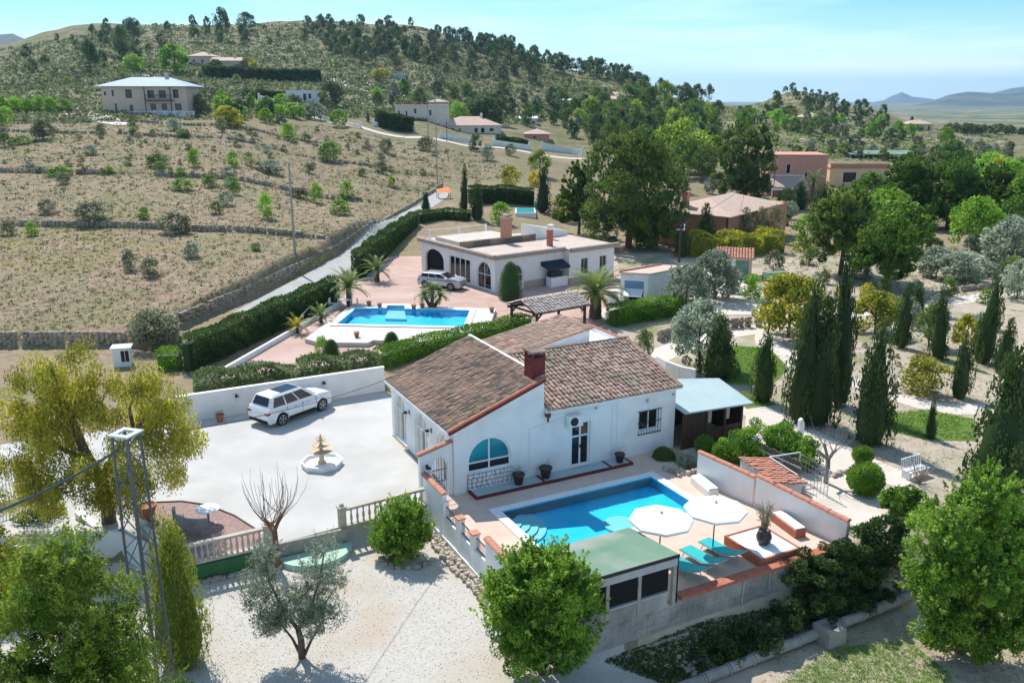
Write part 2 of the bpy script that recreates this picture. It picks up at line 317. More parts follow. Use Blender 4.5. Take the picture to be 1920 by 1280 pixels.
_wall = [P(330, 614, .3), P(480, 545, .5), P(600, 482, .8), P(700, 427, 1.2), P(765, 388, 1.8), P(832, 350, 2.3)]   # foot of the field wall along the lane
_wy = np.array([w[1] for w in _wall]); _wx = np.array([w[0] for w in _wall])
def uwall(Y): return np.interp(Y, _wy, _wx / _wy)
def _hash(i, j): 
    h = np.sin(i * 127.1 + j * 311.7) * 43758.5453; return h - np.floor(h)
def vnoise(x, y):
    i = np.floor(x); j = np.floor(y); fx = x - i; fy = y - j; fx = fx * fx * (3 - 2 * fx); fy = fy * fy * (3 - 2 * fy)
    return (_hash(i, j) * (1 - fx) + _hash(i + 1, j) * fx) * (1 - fy) + (_hash(i, j + 1) * (1 - fx) + _hash(i + 1, j + 1) * fx) * fy - .5
def fbm(x, y, o=4):
    s = 0; a = 1.
    for k in range(o): s = s + a * vnoise(x + 17 * k, y - 9 * k); x = x * 2.03; y = y * 2.03; a *= .5
    return s
TERR = [(99, .6, -9, .05), (130, .6, -9, -.16), (148, .5, -.14, -.01), (165, .55, -9, -.1), (183, .4, -9, -.1)]   # dry-stone terraces: distance, step, span in x/y
def T(x, y, det=True):
    x = np.asarray(x, float); y = np.asarray(y, float); Y = np.maximum(y, 5.); u = x / Y
    z = _tab(u, Y)
    for k, (Yw, s, u0, u1) in enumerate(TERR):
        w = sst(u0 - .02, u0, u) * (1 - sst(u1, u1 + .03, u)); ww = Yw + 1.2 * np.sin(x * .07 + k) 
        z = z + w * s * (sst(ww - .25, ww + .25, Y) - np.clip((Y - ww + 14) / 28, 0, 1))
    # lower ground right of the field wall (lane, hedge, plaza) as far as the lane climbs
    zr = np.interp(Y, [0, 70, 97, 113, 130, 152, 175], [0, 0, 0, .8, 1.5, 2.3, 3.2]); uw = uwall(Y)
    k = np.clip((u - uw - .10) / .1, 0, 1); low = zr * (1 - k) + np.minimum(zr, z) * k
    A = sst(-.006, .006, u - uw) * (1 - sst(140, 175, Y)); z = z * (1 - A) + low * A
    z = z * sst(60., 60.8, Y)
    if det: z = z + fbm(x * .035, y * .035, 4) * np.clip((Y - 190) / 200, 0, 1) * 2.6 + fbm(x * .2, y * .2, 3) * .16 * sst(62, 75, Y) * (u < uwall(Y)) 
    # near ground in house axes
    dx = x - O0[0]; dy = y - O0[1]; a = dx * AX[0] + dy * AX[1]; b = dx * BX[0] + dy * BX[1]
    bl = np.interp(a, [-27, -20, -16, -13.6, -13., -12.4, -2], [9.4, 3.6, 3.2, 2.6, 1.2, -.4, -.2])
    g = (1 - sst(bl - .45, bl - .1, b)) * (1 - sst(10.9, 11.3, a))
    s = 1 - sst(-11.45 - np.interp(a, [12, 19], [.65, 7.]), -11.45, b)
    d = sst(-2, 4, a)
    low = -.75 * np.maximum(g, s) - 1.5 * d * (1 - sst(-11.45 - np.interp(a, [12, 19], [.85, 8.]), -11.45, b)) - .5 * (1 - sst(-22, -13.5, b)) * d - .4 * (1 - d) * (1 - sst(-15, -8, b)) * sst(-6, -1.8, a)
    nb = 1 - sst(45, 55, Y)
    z = z + low * nb
    if det: z = z + fbm(x * .6, y * .6, 3) * .05 * np.maximum(g, s) * nb
    z = np.where((a > -.2) & (a < 9.6) & (b > -7.3) & (b < -1.6), -2.3, z)
    z = np.where((x > -14.2) & (x < -3.2) & (y > 64.2) & (y < 71.3), -1.8, z)
    return z
def Tz(x, y): return float(T(np.array([x]), np.array([y]))[0])
def march(px, py, zoff=0.):
    px = np.asarray(px, float); py = np.asarray(py, float); uu = (px - 960) / F; v = (640 - py) / F
    f = CP + v * SP; up = -SP + v * CP; k = uu / f; s = up / f
    Ys = np.exp(np.linspace(math.log(15), math.log(1400), 300)); X = np.full(px.shape, np.nan); YY = np.full(px.shape, np.nan)
    for c in range(0, len(px), 3000):
        sl_ = slice(c, c + 3000); Yg = Ys[None, :]; xg = k[sl_, None] * Yg; zg = HC + s[sl_, None] * Yg
        hit = (zg - T(xg, np.broadcast_to(Yg, xg.shape), False) - zoff) < 0; idx = hit.argmax(1); ok = hit.any(1) & (idx > 0)
        y0 = Ys[np.maximum(idx - 2, 0)]; y1 = Ys[np.minimum(idx + 1, len(Ys) - 1)]; kk = k[sl_]; ss = s[sl_]
        for _ in range(14):
            ym = .5 * (y0 + y1); h = (HC + ss * ym - T(kk * ym, ym) - zoff) < 0; y1 = np.where(h, ym, y1); y0 = np.where(h, y0, ym)
        X[sl_] = np.where(ok, kk * y1, np.nan); YY[sl_] = np.where(ok, y1, np.nan)
    return X, YY
def G(px, py):
    x, y = march([px], [py])
    if np.isnan(y[0]): raise ValueError('no ground at %s,%s' % (px, py))
    return float(x[0]), float(y[0]), Tz(x[0], y[0])
# terrain mesh: rows grow with distance
_r = [9.]
while _r[-1] < 10600: _r.append(_r[-1] * (1.0085 if 20 < _r[-1] < 620 else 1.03) + (.0 if _r[-1] > 20 else .1))
_r = np.array(_r); _c = np.concatenate([np.linspace(-1.7, -.72, 26)[:-1], np.linspace(-.72, .72, 400), np.linspace(.72, 1.7, 26)[1:]])
_Y, _U = np.meshgrid(_r, _c, indexing='ij'); _U = _U * np.minimum(1, 8600 / (1.7 * _Y)); _X = _U * _Y; _Zt = T(_X, _Y)
nr, nc = _Y.shape; ii = np.arange(nr * nc).reshape(nr, nc)
quads = np.stack([ii[:-1, :-1].ravel(), ii[:-1, 1:].ravel(), ii[1:, 1:].ravel(), ii[1:, :-1].ravel()], 1)
def terrainmat():
    m, t, b = _base('dry_hillside'); n = t.nodes.new; l = t.links.new; b.inputs['Roughness'].default_value = .95; b.inputs['Specular IOR Level'].default_value = .1
    g = n('ShaderNodeNewGeometry'); 
    def noise(sc, det=6, ro=.6):
        z = n('ShaderNodeTexNoise'); z.inputs['Scale'].default_value = sc; z.inputs['Detail'].default_value = det; z.inputs['Roughness'].default_value = ro; l(g.outputs['Position'], z.inputs['Vector']); return z.outputs['Fac']
    def mr(x, a, bb): r = n('ShaderNodeMapRange'); r.inputs[1].default_value = a; r.inputs[2].default_value = bb; l(x, r.inputs[0]); return r.outputs[0]
    def mix(a, bb, f, c=True):
        x = n('ShaderNodeMix'); x.data_type = 'RGBA'
        for s, v in (('A', a), ('B', bb)):
            if isinstance(v, tuple): x.inputs[s].default_value = (*v, 1)
            else: l(v, x.inputs[s])
        l(f, x.inputs['Factor']); return x.outputs['Result']
    soil = mix((.39, .285, .20), (.26, .19, .13), mr(noise(.9, 8), .4, .6))
    grass = mix((.33, .27, .16), (.20, .18, .09), mr(noise(1.7, 8), .35, .65))
    near = mix(soil, grass, mr(noise(.13, 7, .65), .40, .60))
    hill = mix((.29, .225, .15), (.15, .155, .068), mr(noise(.22, 9, .72), .38, .54))
    hill = mix(hill, (.38, .30, .22), mr(noise(.035, 5), .56, .70))
    sp = n('ShaderNodeSeparateXYZ'); l(g.outputs['Position'], sp.inputs[0])
    dist = n('ShaderNodeMapRange'); dist.inputs[1].default_value = 130; dist.inputs[2].default_value = 260; l(sp.outputs['Y'], dist.inputs[0])
    c = mix(near, hill, dist.outputs[0])
    plain = mix((.09, .15, .07), (.26, .22, .15), mr(noise(.0045, 5), .45, .55))
    d2 = n('ShaderNodeMapRange'); d2.inputs[1].default_value = 620; d2.inputs[2].default_value = 900; l(sp.outputs['Y'], d2.inputs[0])
    c = mix(c, plain, d2.outputs[0]); l(c, b.inputs['Base Color'])
    bn = n('ShaderNodeBump'); bn.inputs['Strength'].default_value = .7; bn.inputs['Distance'].default_value = .12; l(noise(5, 6), bn.inputs['Height']); l(bn.outputs[0], b.inputs['Normal'])
    return m
TERM = terrainmat()
# the near yards get their own materials by face
_fx = (_X[:-1, :-1] + _X[1:, 1:]) / 2; _fy = (_Y[:-1, :-1] + _Y[1:, 1:]) / 2
dx = _fx - O0[0]; dy = _fy - O0[1]; _fa = dx * AX[0] + dy * AX[1]; _fb = dx * BX[0] + dy * BX[1]
mi = np.zeros(_fx.shape, int)
mi[(_fb < 2) & (_fa < 1.2 + .5 * np.sin(_fb * 1.3)) & (_fy < 40)] = 1
mi[(_fa > 1.5) & (_fb < -11.2) & (_fy < 60)] = 2
mi[(_fa > 9) & (_fb > -11.2) & (_fy < 100) & (_fx > 4)] = 2
ter = bpy.data.objects.new('terrain', npmesh('terrain', np.stack([_X, _Y, _Zt], -1), quads, [TERM, M['gravel'], M['sand']], mi=mi.ravel(), smooth=True)); link(ter); tag(ter, kind='structure')
# ---------------------------------------------------------------- sheets and slabs
def structure(name, mb, m, **k): o = mb.build(name, m, **k); tag(o, kind='structure'); return o
def sheet(name, pxs, z, m, zs=None):
    mb = MB(); mb.prism([P(a, b, z) for a, b in pxs], z - .02, z); return structure(name, mb, m)
def ribbon(name, pts, w, m, lift=.03, z=None, wend=None):
    """a strip of even width laid over the ground through world points"""
    pts = [Vector((p[0], p[1], 0)) for p in pts]; fine = []
    for i in range(len(pts) - 1):
        p0 = pts[max(i - 1, 0)]; p1 = pts[i]; p2 = pts[i + 1]; p3 = pts[min(i + 2, len(pts) - 1)]
        for k in range(10):
            t = k / 10; fine.append(.5 * ((2 * p1) + (p2 - p0) * t + (2 * p0 - 5 * p1 + 4 * p2 - p3) * t * t + (3 * p1 - p0 - 3 * p2 + p3) * t ** 3))
    fine.append(pts[-1]); mb = MB(); vs = []
    for i, p in enumerate(fine):
        d = (fine[min(i + 1, len(fine) - 1)] - fine[max(i - 1, 0)]).normalized(); nrm = Vector((-d.y, d.x, 0)); ww = w + ((wend or w) - w) * i / len(fine)
        for s in (-1, -.33, .33, 1):
            q = p + nrm * ww / 2 * s; vs.append((q.x, q.y, (Tz(q.x, q.y) if z is None else z) + lift))
    fs = [(i * 4 + j, i * 4 + j + 1, i * 4 + j + 5, i * 4 + j + 4) for i in range(len(fine) - 1) for j in range(3)]
    mb.add(vs, [f[::-1] for f in fs]); return structure(name, mb, m)
def slab(name, ab, z0, z1, m): mb = MB(); mb.prism([W(*p) for p in ab], z0, z1); return structure(name, mb, m)
slab('driveway', [(-13.25, .6), (-12.64, -.86), (-8.75, -.80), (-5.8, -.55), (-1.95, -.35), (-1.72, -.1), (-.5, -.1), (-.5, 8.2), (1.4, 8.2), (1.55, 15.1), (-8.5, 15.6), (-24, 16.6), (-27, 9), (-20, 3.2), (-14, 2.6)], -.8, .008, M['concrete'])
# ================================================================ leaves
def leafcards(name, C, size, m, seed=0, asp=.5, var=None, up=0., dirs=None, nb=None):
    """one small leaf-shaped card (a bent rhomb) for every centre in C"""
    r_ = np.random.default_rng(seed); C = np.asarray(C, float); n = len(C)
    d = r_.normal(size=(n, 3)); 
    if dirs is not None: d = d * .55 + np.asarray(dirs)
    d[:, 2] += up; d /= np.linalg.norm(d, axis=1, keepdims=True) + 1e-9
    nb = (0. if up > .7 else .9) if nb is None else nb
    e = np.cross(d, r_.normal(size=(n, 3)) + [0, -.25 * nb, nb]); e /= np.linalg.norm(e, axis=1, keepdims=True) + 1e-9
    s = size * r_.uniform(.6, 1.35, (n, 1)) if not hasattr(size, '__len__') else np.asarray(size).reshape(-1, 1)
    nn = np.cross(d, e)
    V = np.stack([C - d * s * .5, C + e * s * asp * .5 + nn * s * .10, C + d * s * .5, C - e * s * asp * .5 + nn * s * .10], 1).reshape(-1, 3)
    Fq = np.arange(4 * n).reshape(-1, 4)
    v = r_.random(n) if var is None else np.clip(np.asarray(var) + r_.normal(0, .2, n), 0, 1)
    return npmesh(name, V, Fq, m, np.repeat(v, 4))
def clumps(n_cl, n_leaf, shape, rcl, seed, flat=.75, shell=.55):
    """leaf centres in clumps; shape(rng, n) gives clump centres (n,3) in unit space, rcl their radius"""
    r_ = np.random.default_rng(seed); cc = shape(r_, n_cl); cv = r_.random(n_cl); rr = rcl * r_.uniform(.6, 1.3, n_cl)
    k = r_.integers(0, n_cl, n_leaf); d = r_.normal(size=(n_leaf, 3)); d /= np.linalg.norm(d, axis=1, keepdims=True); rad = r_.uniform(shell, 1, n_leaf) ** .6
    d[:, 2] *= flat; C = cc[k] + d * (rr[k] * rad)[:, None]
    return C, cv[k], d
def sh_round(z0=.25, z1=1., w=.5, pw=.5):
    def f(r_, n):
        t = r_.random(n) ** .8; th = r_.uniform(0, 2 * math.pi, n); prof = np.sqrt(np.clip(1 - (2 * (t - .45)) ** 2 * .85, .05, 1)); q = r_.uniform(.35, 1, n) ** pw * w * .78 * prof
        return np.stack([q * np.cos(th), q * np.sin(th), z0 + (z1 - z0) * (.08 + .84 * t)], 1)
    return f
def sh_cone(z0=.05, w=.5, top=.1):
    def f(r_, n):
        t = r_.random(n) ** 1.1; th = r_.uniform(0, 2 * math.pi, n); prof = np.minimum(1, (t / .12 + .35)) * (1 - t ** 1.7 * (1 - top)) ** .85; q = r_.uniform(.2, 1, n) ** .5 * w * .8 * prof
        return np.stack([q * np.cos(th), q * np.sin(th), z0 + (.97 - z0) * t], 1)
    return f
def sh_lumps(lobes):
    def f(r_, n):
        L_ = np.array(lobes, float); wgt = L_[:, 3] ** 2; k = r_.choice(len(L_), n, p=wgt / wgt.sum()); d = r_.normal(size=(n, 3)); d /= np.linalg.norm(d, axis=1, keepdims=True)
        d *= (r_.uniform(.3, 1, n) ** .5 * L_[k, 3])[:, None]; d[:, 2] *= .9; return L_[k, :3] + d
    return f
TRUNKS = {}
def trunkmesh(key, h, r, lean=0., br=0, seed=0, m='bark', spread=.3, top=.75):
    r_ = random.Random(seed); mb = MB(); pts = [(0, 0, -.05 * h)]; n = 6
    for i in range(1, n + 1): t = i / n; pts.append((lean * t * t + r_.uniform(-1, 1) * .02 * h, r_.uniform(-1, 1) * .02 * h, h * top * t))
    mb.tube(pts, [r * (1.25 - .95 * i / n) for i in range(n + 1)], 7)
    for b in range(br):
        k = r_.randint(2, n - 1); p = Vector(pts[k]); th = r_.uniform(0, 6.28); e = Vector((math.cos(th) * spread, math.sin(th) * spread, .28)) * h * r_.uniform(.6, 1)
        mid = p + e * .5 + Vector((0, 0, .04 * h)); mb.tube([p, mid, p + e], [r * .5, r * .33, r * .12], 5)
    return mb.mesh(key, M[m])
PROTO = {}
def proto(key, kind, seed=0, lod=1.):
    """unit crown and trunk meshes (height 1, width 1) of a kind of plant, shared between copies"""
    k = (key, kind, seed, lod)
    if k in PROTO: return PROTO[k]
    S = 100 + seed * 13
    if kind == 'pine':      C, v, d = clumps(int(46 * lod ** .5), int(2900 * lod), sh_round(.1, 1.0, .62), .15, S, .8); cr = leafcards('crown', C, .078 / lod ** .4, LF[key], S, .42, v, .25, d * .5)
    elif kind == 'round':   C, v, d = clumps(int(60 * lod ** .5), int(3000 * lod), sh_round(.04, .98, .6), .135, S, .9); cr = leafcards('crown', C, .072 / lod ** .4, LF[key], S, .62, v)
    elif kind == 'bush':    C, v, d = clumps(int(40 * lod ** .5), int(1500 * lod), sh_round(-.02, 1., .5, .6), .17, S, .9); cr = leafcards('crown', C, .085 / lod ** .4, LF[key], S, .5, v, .3)
    elif kind == 'ball':
        r_ = np.random.default_rng(S); d = r_.normal(size=(int(1800 * lod), 3)); d /= np.linalg.norm(d, axis=1, keepdims=True); C = d * np.array([.5, .5, .5]) * r_.uniform(.84, 1.03, (len(d), 1)) + [0, 0, .5]; cr = leafcards('crown', C, .075 / lod ** .4, LF[key], S, .6, None, 0, d * .4)
    elif kind == 'cypress': C, v, d = clumps(int(80 * lod ** .5), int(5200 * lod), sh_cone(.02, .56, .14), .10, S, 1.6); cr = leafcards('crown', C * [1, 1, 1], .034 / lod ** .4, LF[key], S, .7, v, 1.0, d * .4)
    elif kind == 'dome':
        r_ = np.random.default_rng(S); n = int(2600 * lod); t = r_.random(n); th = r_.uniform(0, 6.28, n); q = .5 * np.clip(1 - t ** 2.6, 0, 1) ** .55 * r_.uniform(.88, 1.04, n); C = np.stack([q * np.cos(th), q * np.sin(th), t], 1); cr = leafcards('crown', C, .045 / lod ** .4, LF[key], S, .5, None, .6)
    elif kind == 'tuft':
        r_ = np.random.default_rng(S); n = int(260 * lod); d = r_.normal(size=(n, 3)); d[:, 2] = np.abs(d[:, 2]) + .4; d /= np.linalg.norm(d, axis=1, keepdims=True); C = d * r_.uniform(.2, .5, (n, 1)); cr = leafcards('crown', C, .3, LF[key], S, .12, None, 0, d * 2)
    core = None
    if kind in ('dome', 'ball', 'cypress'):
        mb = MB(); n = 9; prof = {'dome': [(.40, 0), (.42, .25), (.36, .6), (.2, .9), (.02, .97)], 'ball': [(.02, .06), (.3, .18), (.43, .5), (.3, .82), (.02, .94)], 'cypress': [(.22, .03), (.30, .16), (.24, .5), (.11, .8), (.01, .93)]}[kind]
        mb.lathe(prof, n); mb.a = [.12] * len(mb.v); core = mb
    if core is not None:   # dense crowns get a dark core, inner shade put into its leaf tone
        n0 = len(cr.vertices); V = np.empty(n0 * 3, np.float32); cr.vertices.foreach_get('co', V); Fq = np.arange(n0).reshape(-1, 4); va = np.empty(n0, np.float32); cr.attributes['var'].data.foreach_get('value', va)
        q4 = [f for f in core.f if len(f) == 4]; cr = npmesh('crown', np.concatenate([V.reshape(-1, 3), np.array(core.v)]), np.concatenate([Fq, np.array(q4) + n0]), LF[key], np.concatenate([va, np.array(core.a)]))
    br = {'pine': 5, 'round': 6, 'bush': 3}.get(kind, 0); tr = trunkmesh('trunk', 1., {'pine': .022, 'round': .022, 'bush': .018}.get(kind, .02), .04, br, S, 'bark', .32, {'pine': .85, 'round': .7, 'bush': .5}.get(kind, .6))
    PROTO[k] = (cr, tr); return PROTO[k]
def plant(name, cat, label, key, kind, x, y, z, w, h, seed=0, lod=1., group=None, parts=True, rz=None, lean=0., depth=None):
    cr, tr = proto(key, kind, seed, lod)
    rz = random.uniform(0, 6.28) if rz is None else rz
    if not parts:
        k = ('joined', key, kind, seed, lod)
        if k not in PROTO:
            n0 = len(cr.vertices); V = np.empty(n0 * 3, np.float32); cr.vertices.foreach_get('co', V); va = np.empty(n0, np.float32); cr.attributes['var'].data.foreach_get('value', va)
            f4 = [tuple(p.vertices) for p in cr.polygons]; n1 = len(tr.vertices); V2 = np.empty(n1 * 3, np.float32); tr.vertices.foreach_get('co', V2); f2 = [tuple(p.vertices) for p in tr.polygons if len(p.vertices) == 4]
            PROTO[k] = npmesh(name, np.concatenate([V.reshape(-1, 3), V2.reshape(-1, 3)]), np.concatenate([np.array(f4), np.array(f2) + n0]), [cr.materials[0], tr.materials[0]], np.concatenate([va, np.full(n1, .3)]), [0] * len(f4) + [1] * len(f2))
        o = bpy.data.objects.new(name, PROTO[k]); link(o); o.location = (x, y, z); o.rotation_euler = (0, 0, rz); o.scale = (w, depth or w, h); return tag(o, label, cat, group)
    o = thing(name, label, cat, (x, y, z), 0, group)
    c = bpy.data.objects.new('crown' if 'tree' in name or 'pine' in name or 'cypress' in name else 'foliage', cr); link(c, o); c.rotation_euler = (lean, 0, rz); c.scale = (w, depth or w, h)
    t = bpy.data.objects.new('trunk' if 'tree' in name or 'pine' in name or 'cypress' in name else 'stem', tr); link(t, o); t.rotation_euler = (lean, 0, rz); t.scale = (h, h, h); return o
def at(px, pb, pt, wpx, z=None):
    """where a plant stands, how wide and how tall it is, from its foot, top and width in the photograph"""
    if z is None: x, y, z = G(px, pb)
    else: x, y = P(px, pb, z)
    h = ZR(x, y, pt) - z; d = y * CP - (z + h * .5 - HC) * SP
    return x, y, z, wpx / F * d, h
# ================================================================ builders for walls, openings, roofs
from mathutils.geometry import tessellate_polygon
def ht(name, label, cat, a, b, z=0., group=None, rot=0.):
    x, y = W(a, b); return thing(name, label, cat, (x, y, z), ANG + rot, group)
def rect(x0, x1, z0, z1): return [(x0, z0), (x1, z0), (x1, z1), (x0, z1)]
def arch(x0, x1, z0, zs, n=10, rise=None):
    r = (x1 - x0) / 2; c = (x0 + x1) / 2; h = rise or r
    return [(x0, z0), (x1, z0)] + [(c + r * math.cos(math.pi * i / n), zs + h * math.sin(math.pi * i / n)) for i in range(n + 1)]
def holed(mb, outer, holes, fn, depth=.22, mi=0):
    """a wall face with openings; fn(x, z, d) puts a face point at depth d; the openings get their reveals"""
    polys = [[Vector((p[0], p[1], 0)) for p in q] for q in [outer] + holes]; flat = [p for q in polys for p in q]
    n = len(mb.v); mb.v.extend([tuple(fn(p.x, p.y, 0)) for p in flat])
    for t in tessellate_polygon(polys): mb.f.append(tuple(i + n for i in t)); mb.m.append(mi)
    for h in holes:
        k = len(h); mb.add([fn(p[0], p[1], 0) for p in h] + [fn(p[0], p[1], depth) for p in h], [(i, (i + 1) % k, k + (i + 1) % k, k + i) for i in range(k)], mi)
def polyface(mb, poly, fn, d, mi=0):
    n = len(mb.v); mb.v.extend([tuple(fn(p[0], p[1], d)) for p in poly])
    for t in tessellate_polygon([[Vector((p[0], p[1], 0)) for p in poly]]): mb.f.append(tuple(i + n for i in t)); mb.m.append(mi)
def panel(poly, fn, d0, d1):
    mb = MB(); polyface(mb, poly, fn, d0); k = len(poly)
    mb.add([fn(p[0], p[1], d0) for p in poly] + [fn(p[0], p[1], d1) for p in poly], [(i, (i + 1) % k, k + (i + 1) % k, k + i) for i in range(k)]); return mb
def window(parent, name, x0, x1, z0, z1, fn, frame='whitepaint', pane='glass', nx=2, d=.10, fw=.06, nz=1, zsplit=None, archrise=0, label=None):
    mb = MB()
    def fb(a, b, c, e): mb.add([fn(a, c, d - .04), fn(b, c, d - .04), fn(b, e, d - .04), fn(a, e, d - .04), fn(a, c, d + .03), fn(b, c, d + .03), fn(b, e, d + .03), fn(a, e, d + .03)], [(0, 1, 2, 3), (4, 7, 6, 5), (0, 4, 5, 1), (1, 5, 6, 2), (2, 6, 7, 3), (3, 7, 4, 0)])
    zt = z1 + archrise
    fb(x0, x0 + fw, z0, z1); fb(x1 - fw, x1, z0, z1); fb(x0 + fw, x1 - fw, z0, z0 + fw); fb(x0 + fw, x1 - fw, z1 - fw, z1)
    for i in range(1, nx): xm = x0 + (x1 - x0) * i / nx; fb(xm - fw / 2, xm + fw / 2, z0 + fw, z1 - fw); 
    for zz in (zsplit or []): fb(x0 + fw, x1 - fw, zz - fw / 2, zz + fw / 2)
    if archrise:
        n = 10; c = (x0 + x1) / 2; r = (x1 - x0) / 2
        for i in range(n):
            t0, t1 = math.pi * i / n, math.pi * (i + 1) / n
            q = [(c + (r - o) * math.cos(t), z1 + (archrise - o) * math.sin(t)) for t, o in ((t0, 0), (t1, 0), (t1, fw), (t0, fw))]
            mb.add([fn(*p, d - .04) for p in q] + [fn(*p, d + .03) for p in q], [(0, 1, 2, 3), (3, 2, 6, 7), (0, 4, 5, 1)])
        fb(c - fw / 2, c + fw / 2, z1, z1 + archrise - fw)
    w = mb.build(name, M[frame], parent)
    if label: w['label'] = label
    xs = [x0 + fw + (x1 - x0 - 2 * fw) * i / nx for i in range(nx + 1)]; zs = [z0 + fw] + [q for q in (zsplit or [])] + [z1 - fw]
    for i in range(nx):
        for j in range(len(zs) - 1): panel(rect(xs[i], xs[i + 1], zs[j], zs[j + 1]), fn, d, d + .02).build('pane', M[pane], w)
    if archrise:
        n = 8; c = (x0 + x1) / 2; r = (x1 - x0) / 2 - fw
        for sgn in (0, 1):
            pts = [(c + r * math.cos(math.pi / 2 * (i / n + sgn)), z1 + (archrise - fw) * math.sin(math.pi / 2 * (i / n + sgn))) for i in range(n + 1)] + [(c, z1)]
            panel(pts, fn, d, d + .02).build('pane', M[pane if pane != 'glass' else 'glass'], w)
    return w
def tiles(corner, ax, down, wid, length, tw=.24, tl=.36, seed=0, jit=.012, missing=0):
    """barrel tiles over a slope: corner is the upper left point, ax runs along the ridge, down runs down the slope"""
    r_ = np.random.default_rng(seed); ax = np.array(ax, float); ax /= np.linalg.norm(ax); dn = np.array(down, float); dn /= np.linalg.norm(dn)
    up = np.cross(ax, dn); up = up if up[2] > 0 else -up; V = []; Fq = []; var = []
    nx = max(1, int(round(wid / tw))); tw = wid / nx; ny = max(1, int(round(length / tl))); tl = length / ny; c0 = np.array(corner, float); k = 0
    ang = np.linspace(0, math.pi, 5)
    for j in range(ny):
        for i in range(nx):
            v = r_.random(); o = c0 + ax * (i + .5) * tw + dn * j * tl + up * (.03 + r_.normal() * jit) + ax * r_.normal() * jit
            for (s, w, h) in ((-.04, .40, .055), (tl * 1.03, .52, .085)):
                for t in ang: V.append(o + ax * (-math.cos(t) * tw * w) + dn * s + up * (math.sin(t) * h)); var.append(v)
            for q in range(4): Fq.append((k + q, k + q + 1, k + q + 6, k + q + 5))
            # lower end face and the trough beside it
            V += [o + ax * (-tw * .52) + dn * tl * 1.03 - up * .03, o + ax * (tw * .52) + dn * tl * 1.03 - up * .03]; var += [v, v]
            Fq.append((k + 5, k + 7, k + 7, k + 9)) if 0 else Fq.append((k + 10, k + 5, k + 9, k + 11)); Fq.append((k + 5, k + 6, k + 8, k + 9)); k += 12
    return V, Fq, var
def tileroof(parent, name, corner, ax, down, wid, length, m, **kw):
    V, Fq, var = tiles(corner, ax, down, wid, length, **kw); o = bpy.data.objects.new(name, npmesh(name, V, Fq, M[m], var)); link(o, parent); tag(o, kind='stuff'); return o
def captiles(parent, name, p, q, m='tile_red', tl=.32, w=.13):
    """a row of half-round cap tiles from p to q, each its own part"""
    p = Vector(p); q = Vector(q); n = max(1, int((q - p).length / tl)); d = (q - p) / n; dn = d.normalized(); r = dn.cross(Vector((0, 0, 1))).normalized(); u = r.cross(dn)
    mb = MB(); vs = []
    for s, k in ((-.02, .92), (d.length * 1.05, 1.0)):
        vs += [dn * s + r * (math.cos(t) * w * k) + u * (math.sin(t) * w * .75 * k) for t in np.linspace(0, math.pi, 6)]
    mb.add(vs, [(i, i + 1, i + 7, i + 6) for i in range(5)] + [(5, 4, 3, 2, 1, 0), (6, 7, 8, 9, 10, 11)]); me = mb.mesh(name, M[m])
    for i in range(n):
        o = bpy.data.objects.new(name, me); o.location = p + d * i + Vector((0, 0, .005 * (i % 3))); link(o, parent)
# ================================================================ the white villa
front = lambda x, z, d: (x, d, z); left = lambda y, z, d: (-.4 + d, y, z)
hs = ht('white_villa', 'white rendered villa with old tiled roofs and red chimney beside the near swimming pool', 'house', 0, 0)
mb = MB(); H = {}
wa = arch(.28, 2.46, .92, 1.40, 14); dr = rect(5.72, 6.78, .12, 2.38); w2 = rect(9.65, 10.85, 1.25, 2.3)
holed(mb, [(-.4, -.05), (11.85, -.05), (11.85, 3.36), (4.18, 3.36), (4.18, 4.82), (-.4, 3.06)], [wa, dr, w2], front)
la = [arch(.55, 2.1, .1, 1.75, 10), arch(3.25, 4.95, .1, 1.75, 10), arch(6.15, 7.95, .1, 1.7, 10)]
holed(mb, [(0, -.05), (8.3, -.05), (8.3, 3.06), (0, 3.06)], la, left, .25)
mb.quad((4.18, 0, 3.3), (4.18, 8.3, 3.3), (4.18, 8.3, 4.82), (4.18, 0, 4.82)); mb.quad((11.85, 0, -.05), (11.85, 8.3, -.05), (11.85, 8.3, 3.36), (11.85, 0, 3.36))
mb.add([(11.85, 0, 3.36), (11.85, 8.3, 3.36), (11.85, 4.7, 4.6)], [(0, 1, 2)]); mb.add([(-.4, 8.3, -.05), (11.85, 8.3, -.05), (11.85, 8.3, 3.36), (4.18, 8.3, 3.36), (4.18, 8.3, 4.82), (-.4, 8.3, 3.06)], [(5, 4, 3, 2, 1, 0)])
mb.build('wall', M['white'], hs)
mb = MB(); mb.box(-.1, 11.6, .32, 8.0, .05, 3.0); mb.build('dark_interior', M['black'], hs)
# left wing roof: one slope rising to the right
sl_ = (4.92 - 3.14) / 4.85; L1 = math.hypot(4.85, 1.78)
mb = MB(); mb.add([(-.65, -.12, 3.06), (4.2, -.12, 4.84), (4.2, 8.5, 4.84), (-.65, 8.5, 3.06), (-.65, -.12, 2.96), (4.2, -.12, 4.74), (4.2, 8.5, 4.74), (-.65, 8.5, 2.96)], [(0, 1, 2, 3), (7, 6, 5, 4), (0, 4, 5, 1), (2, 6, 7, 3), (0, 3, 7, 4), (1, 5, 6, 2)]); mb.build('roof_deck', M['offwhite'], hs)
tileroof(hs, 'roof_tiles', (4.2, 0.0, 4.855), (0, 1, 0), (-4.85, 0, -1.78), 8.45, L1, 'tile_old', seed=1, tw=.205, tl=.31)
mb = MB(); mb.bar((-.7, -.13, 3.06), (4.2, -.13, 4.86), .09, .16); mb.build('verge_board', M['darkred'], hs)
captiles(hs, 'verge_tile', (-.7, -.08, 3.13), (4.2, -.08, 4.93), 'terracotta', .36, .12)
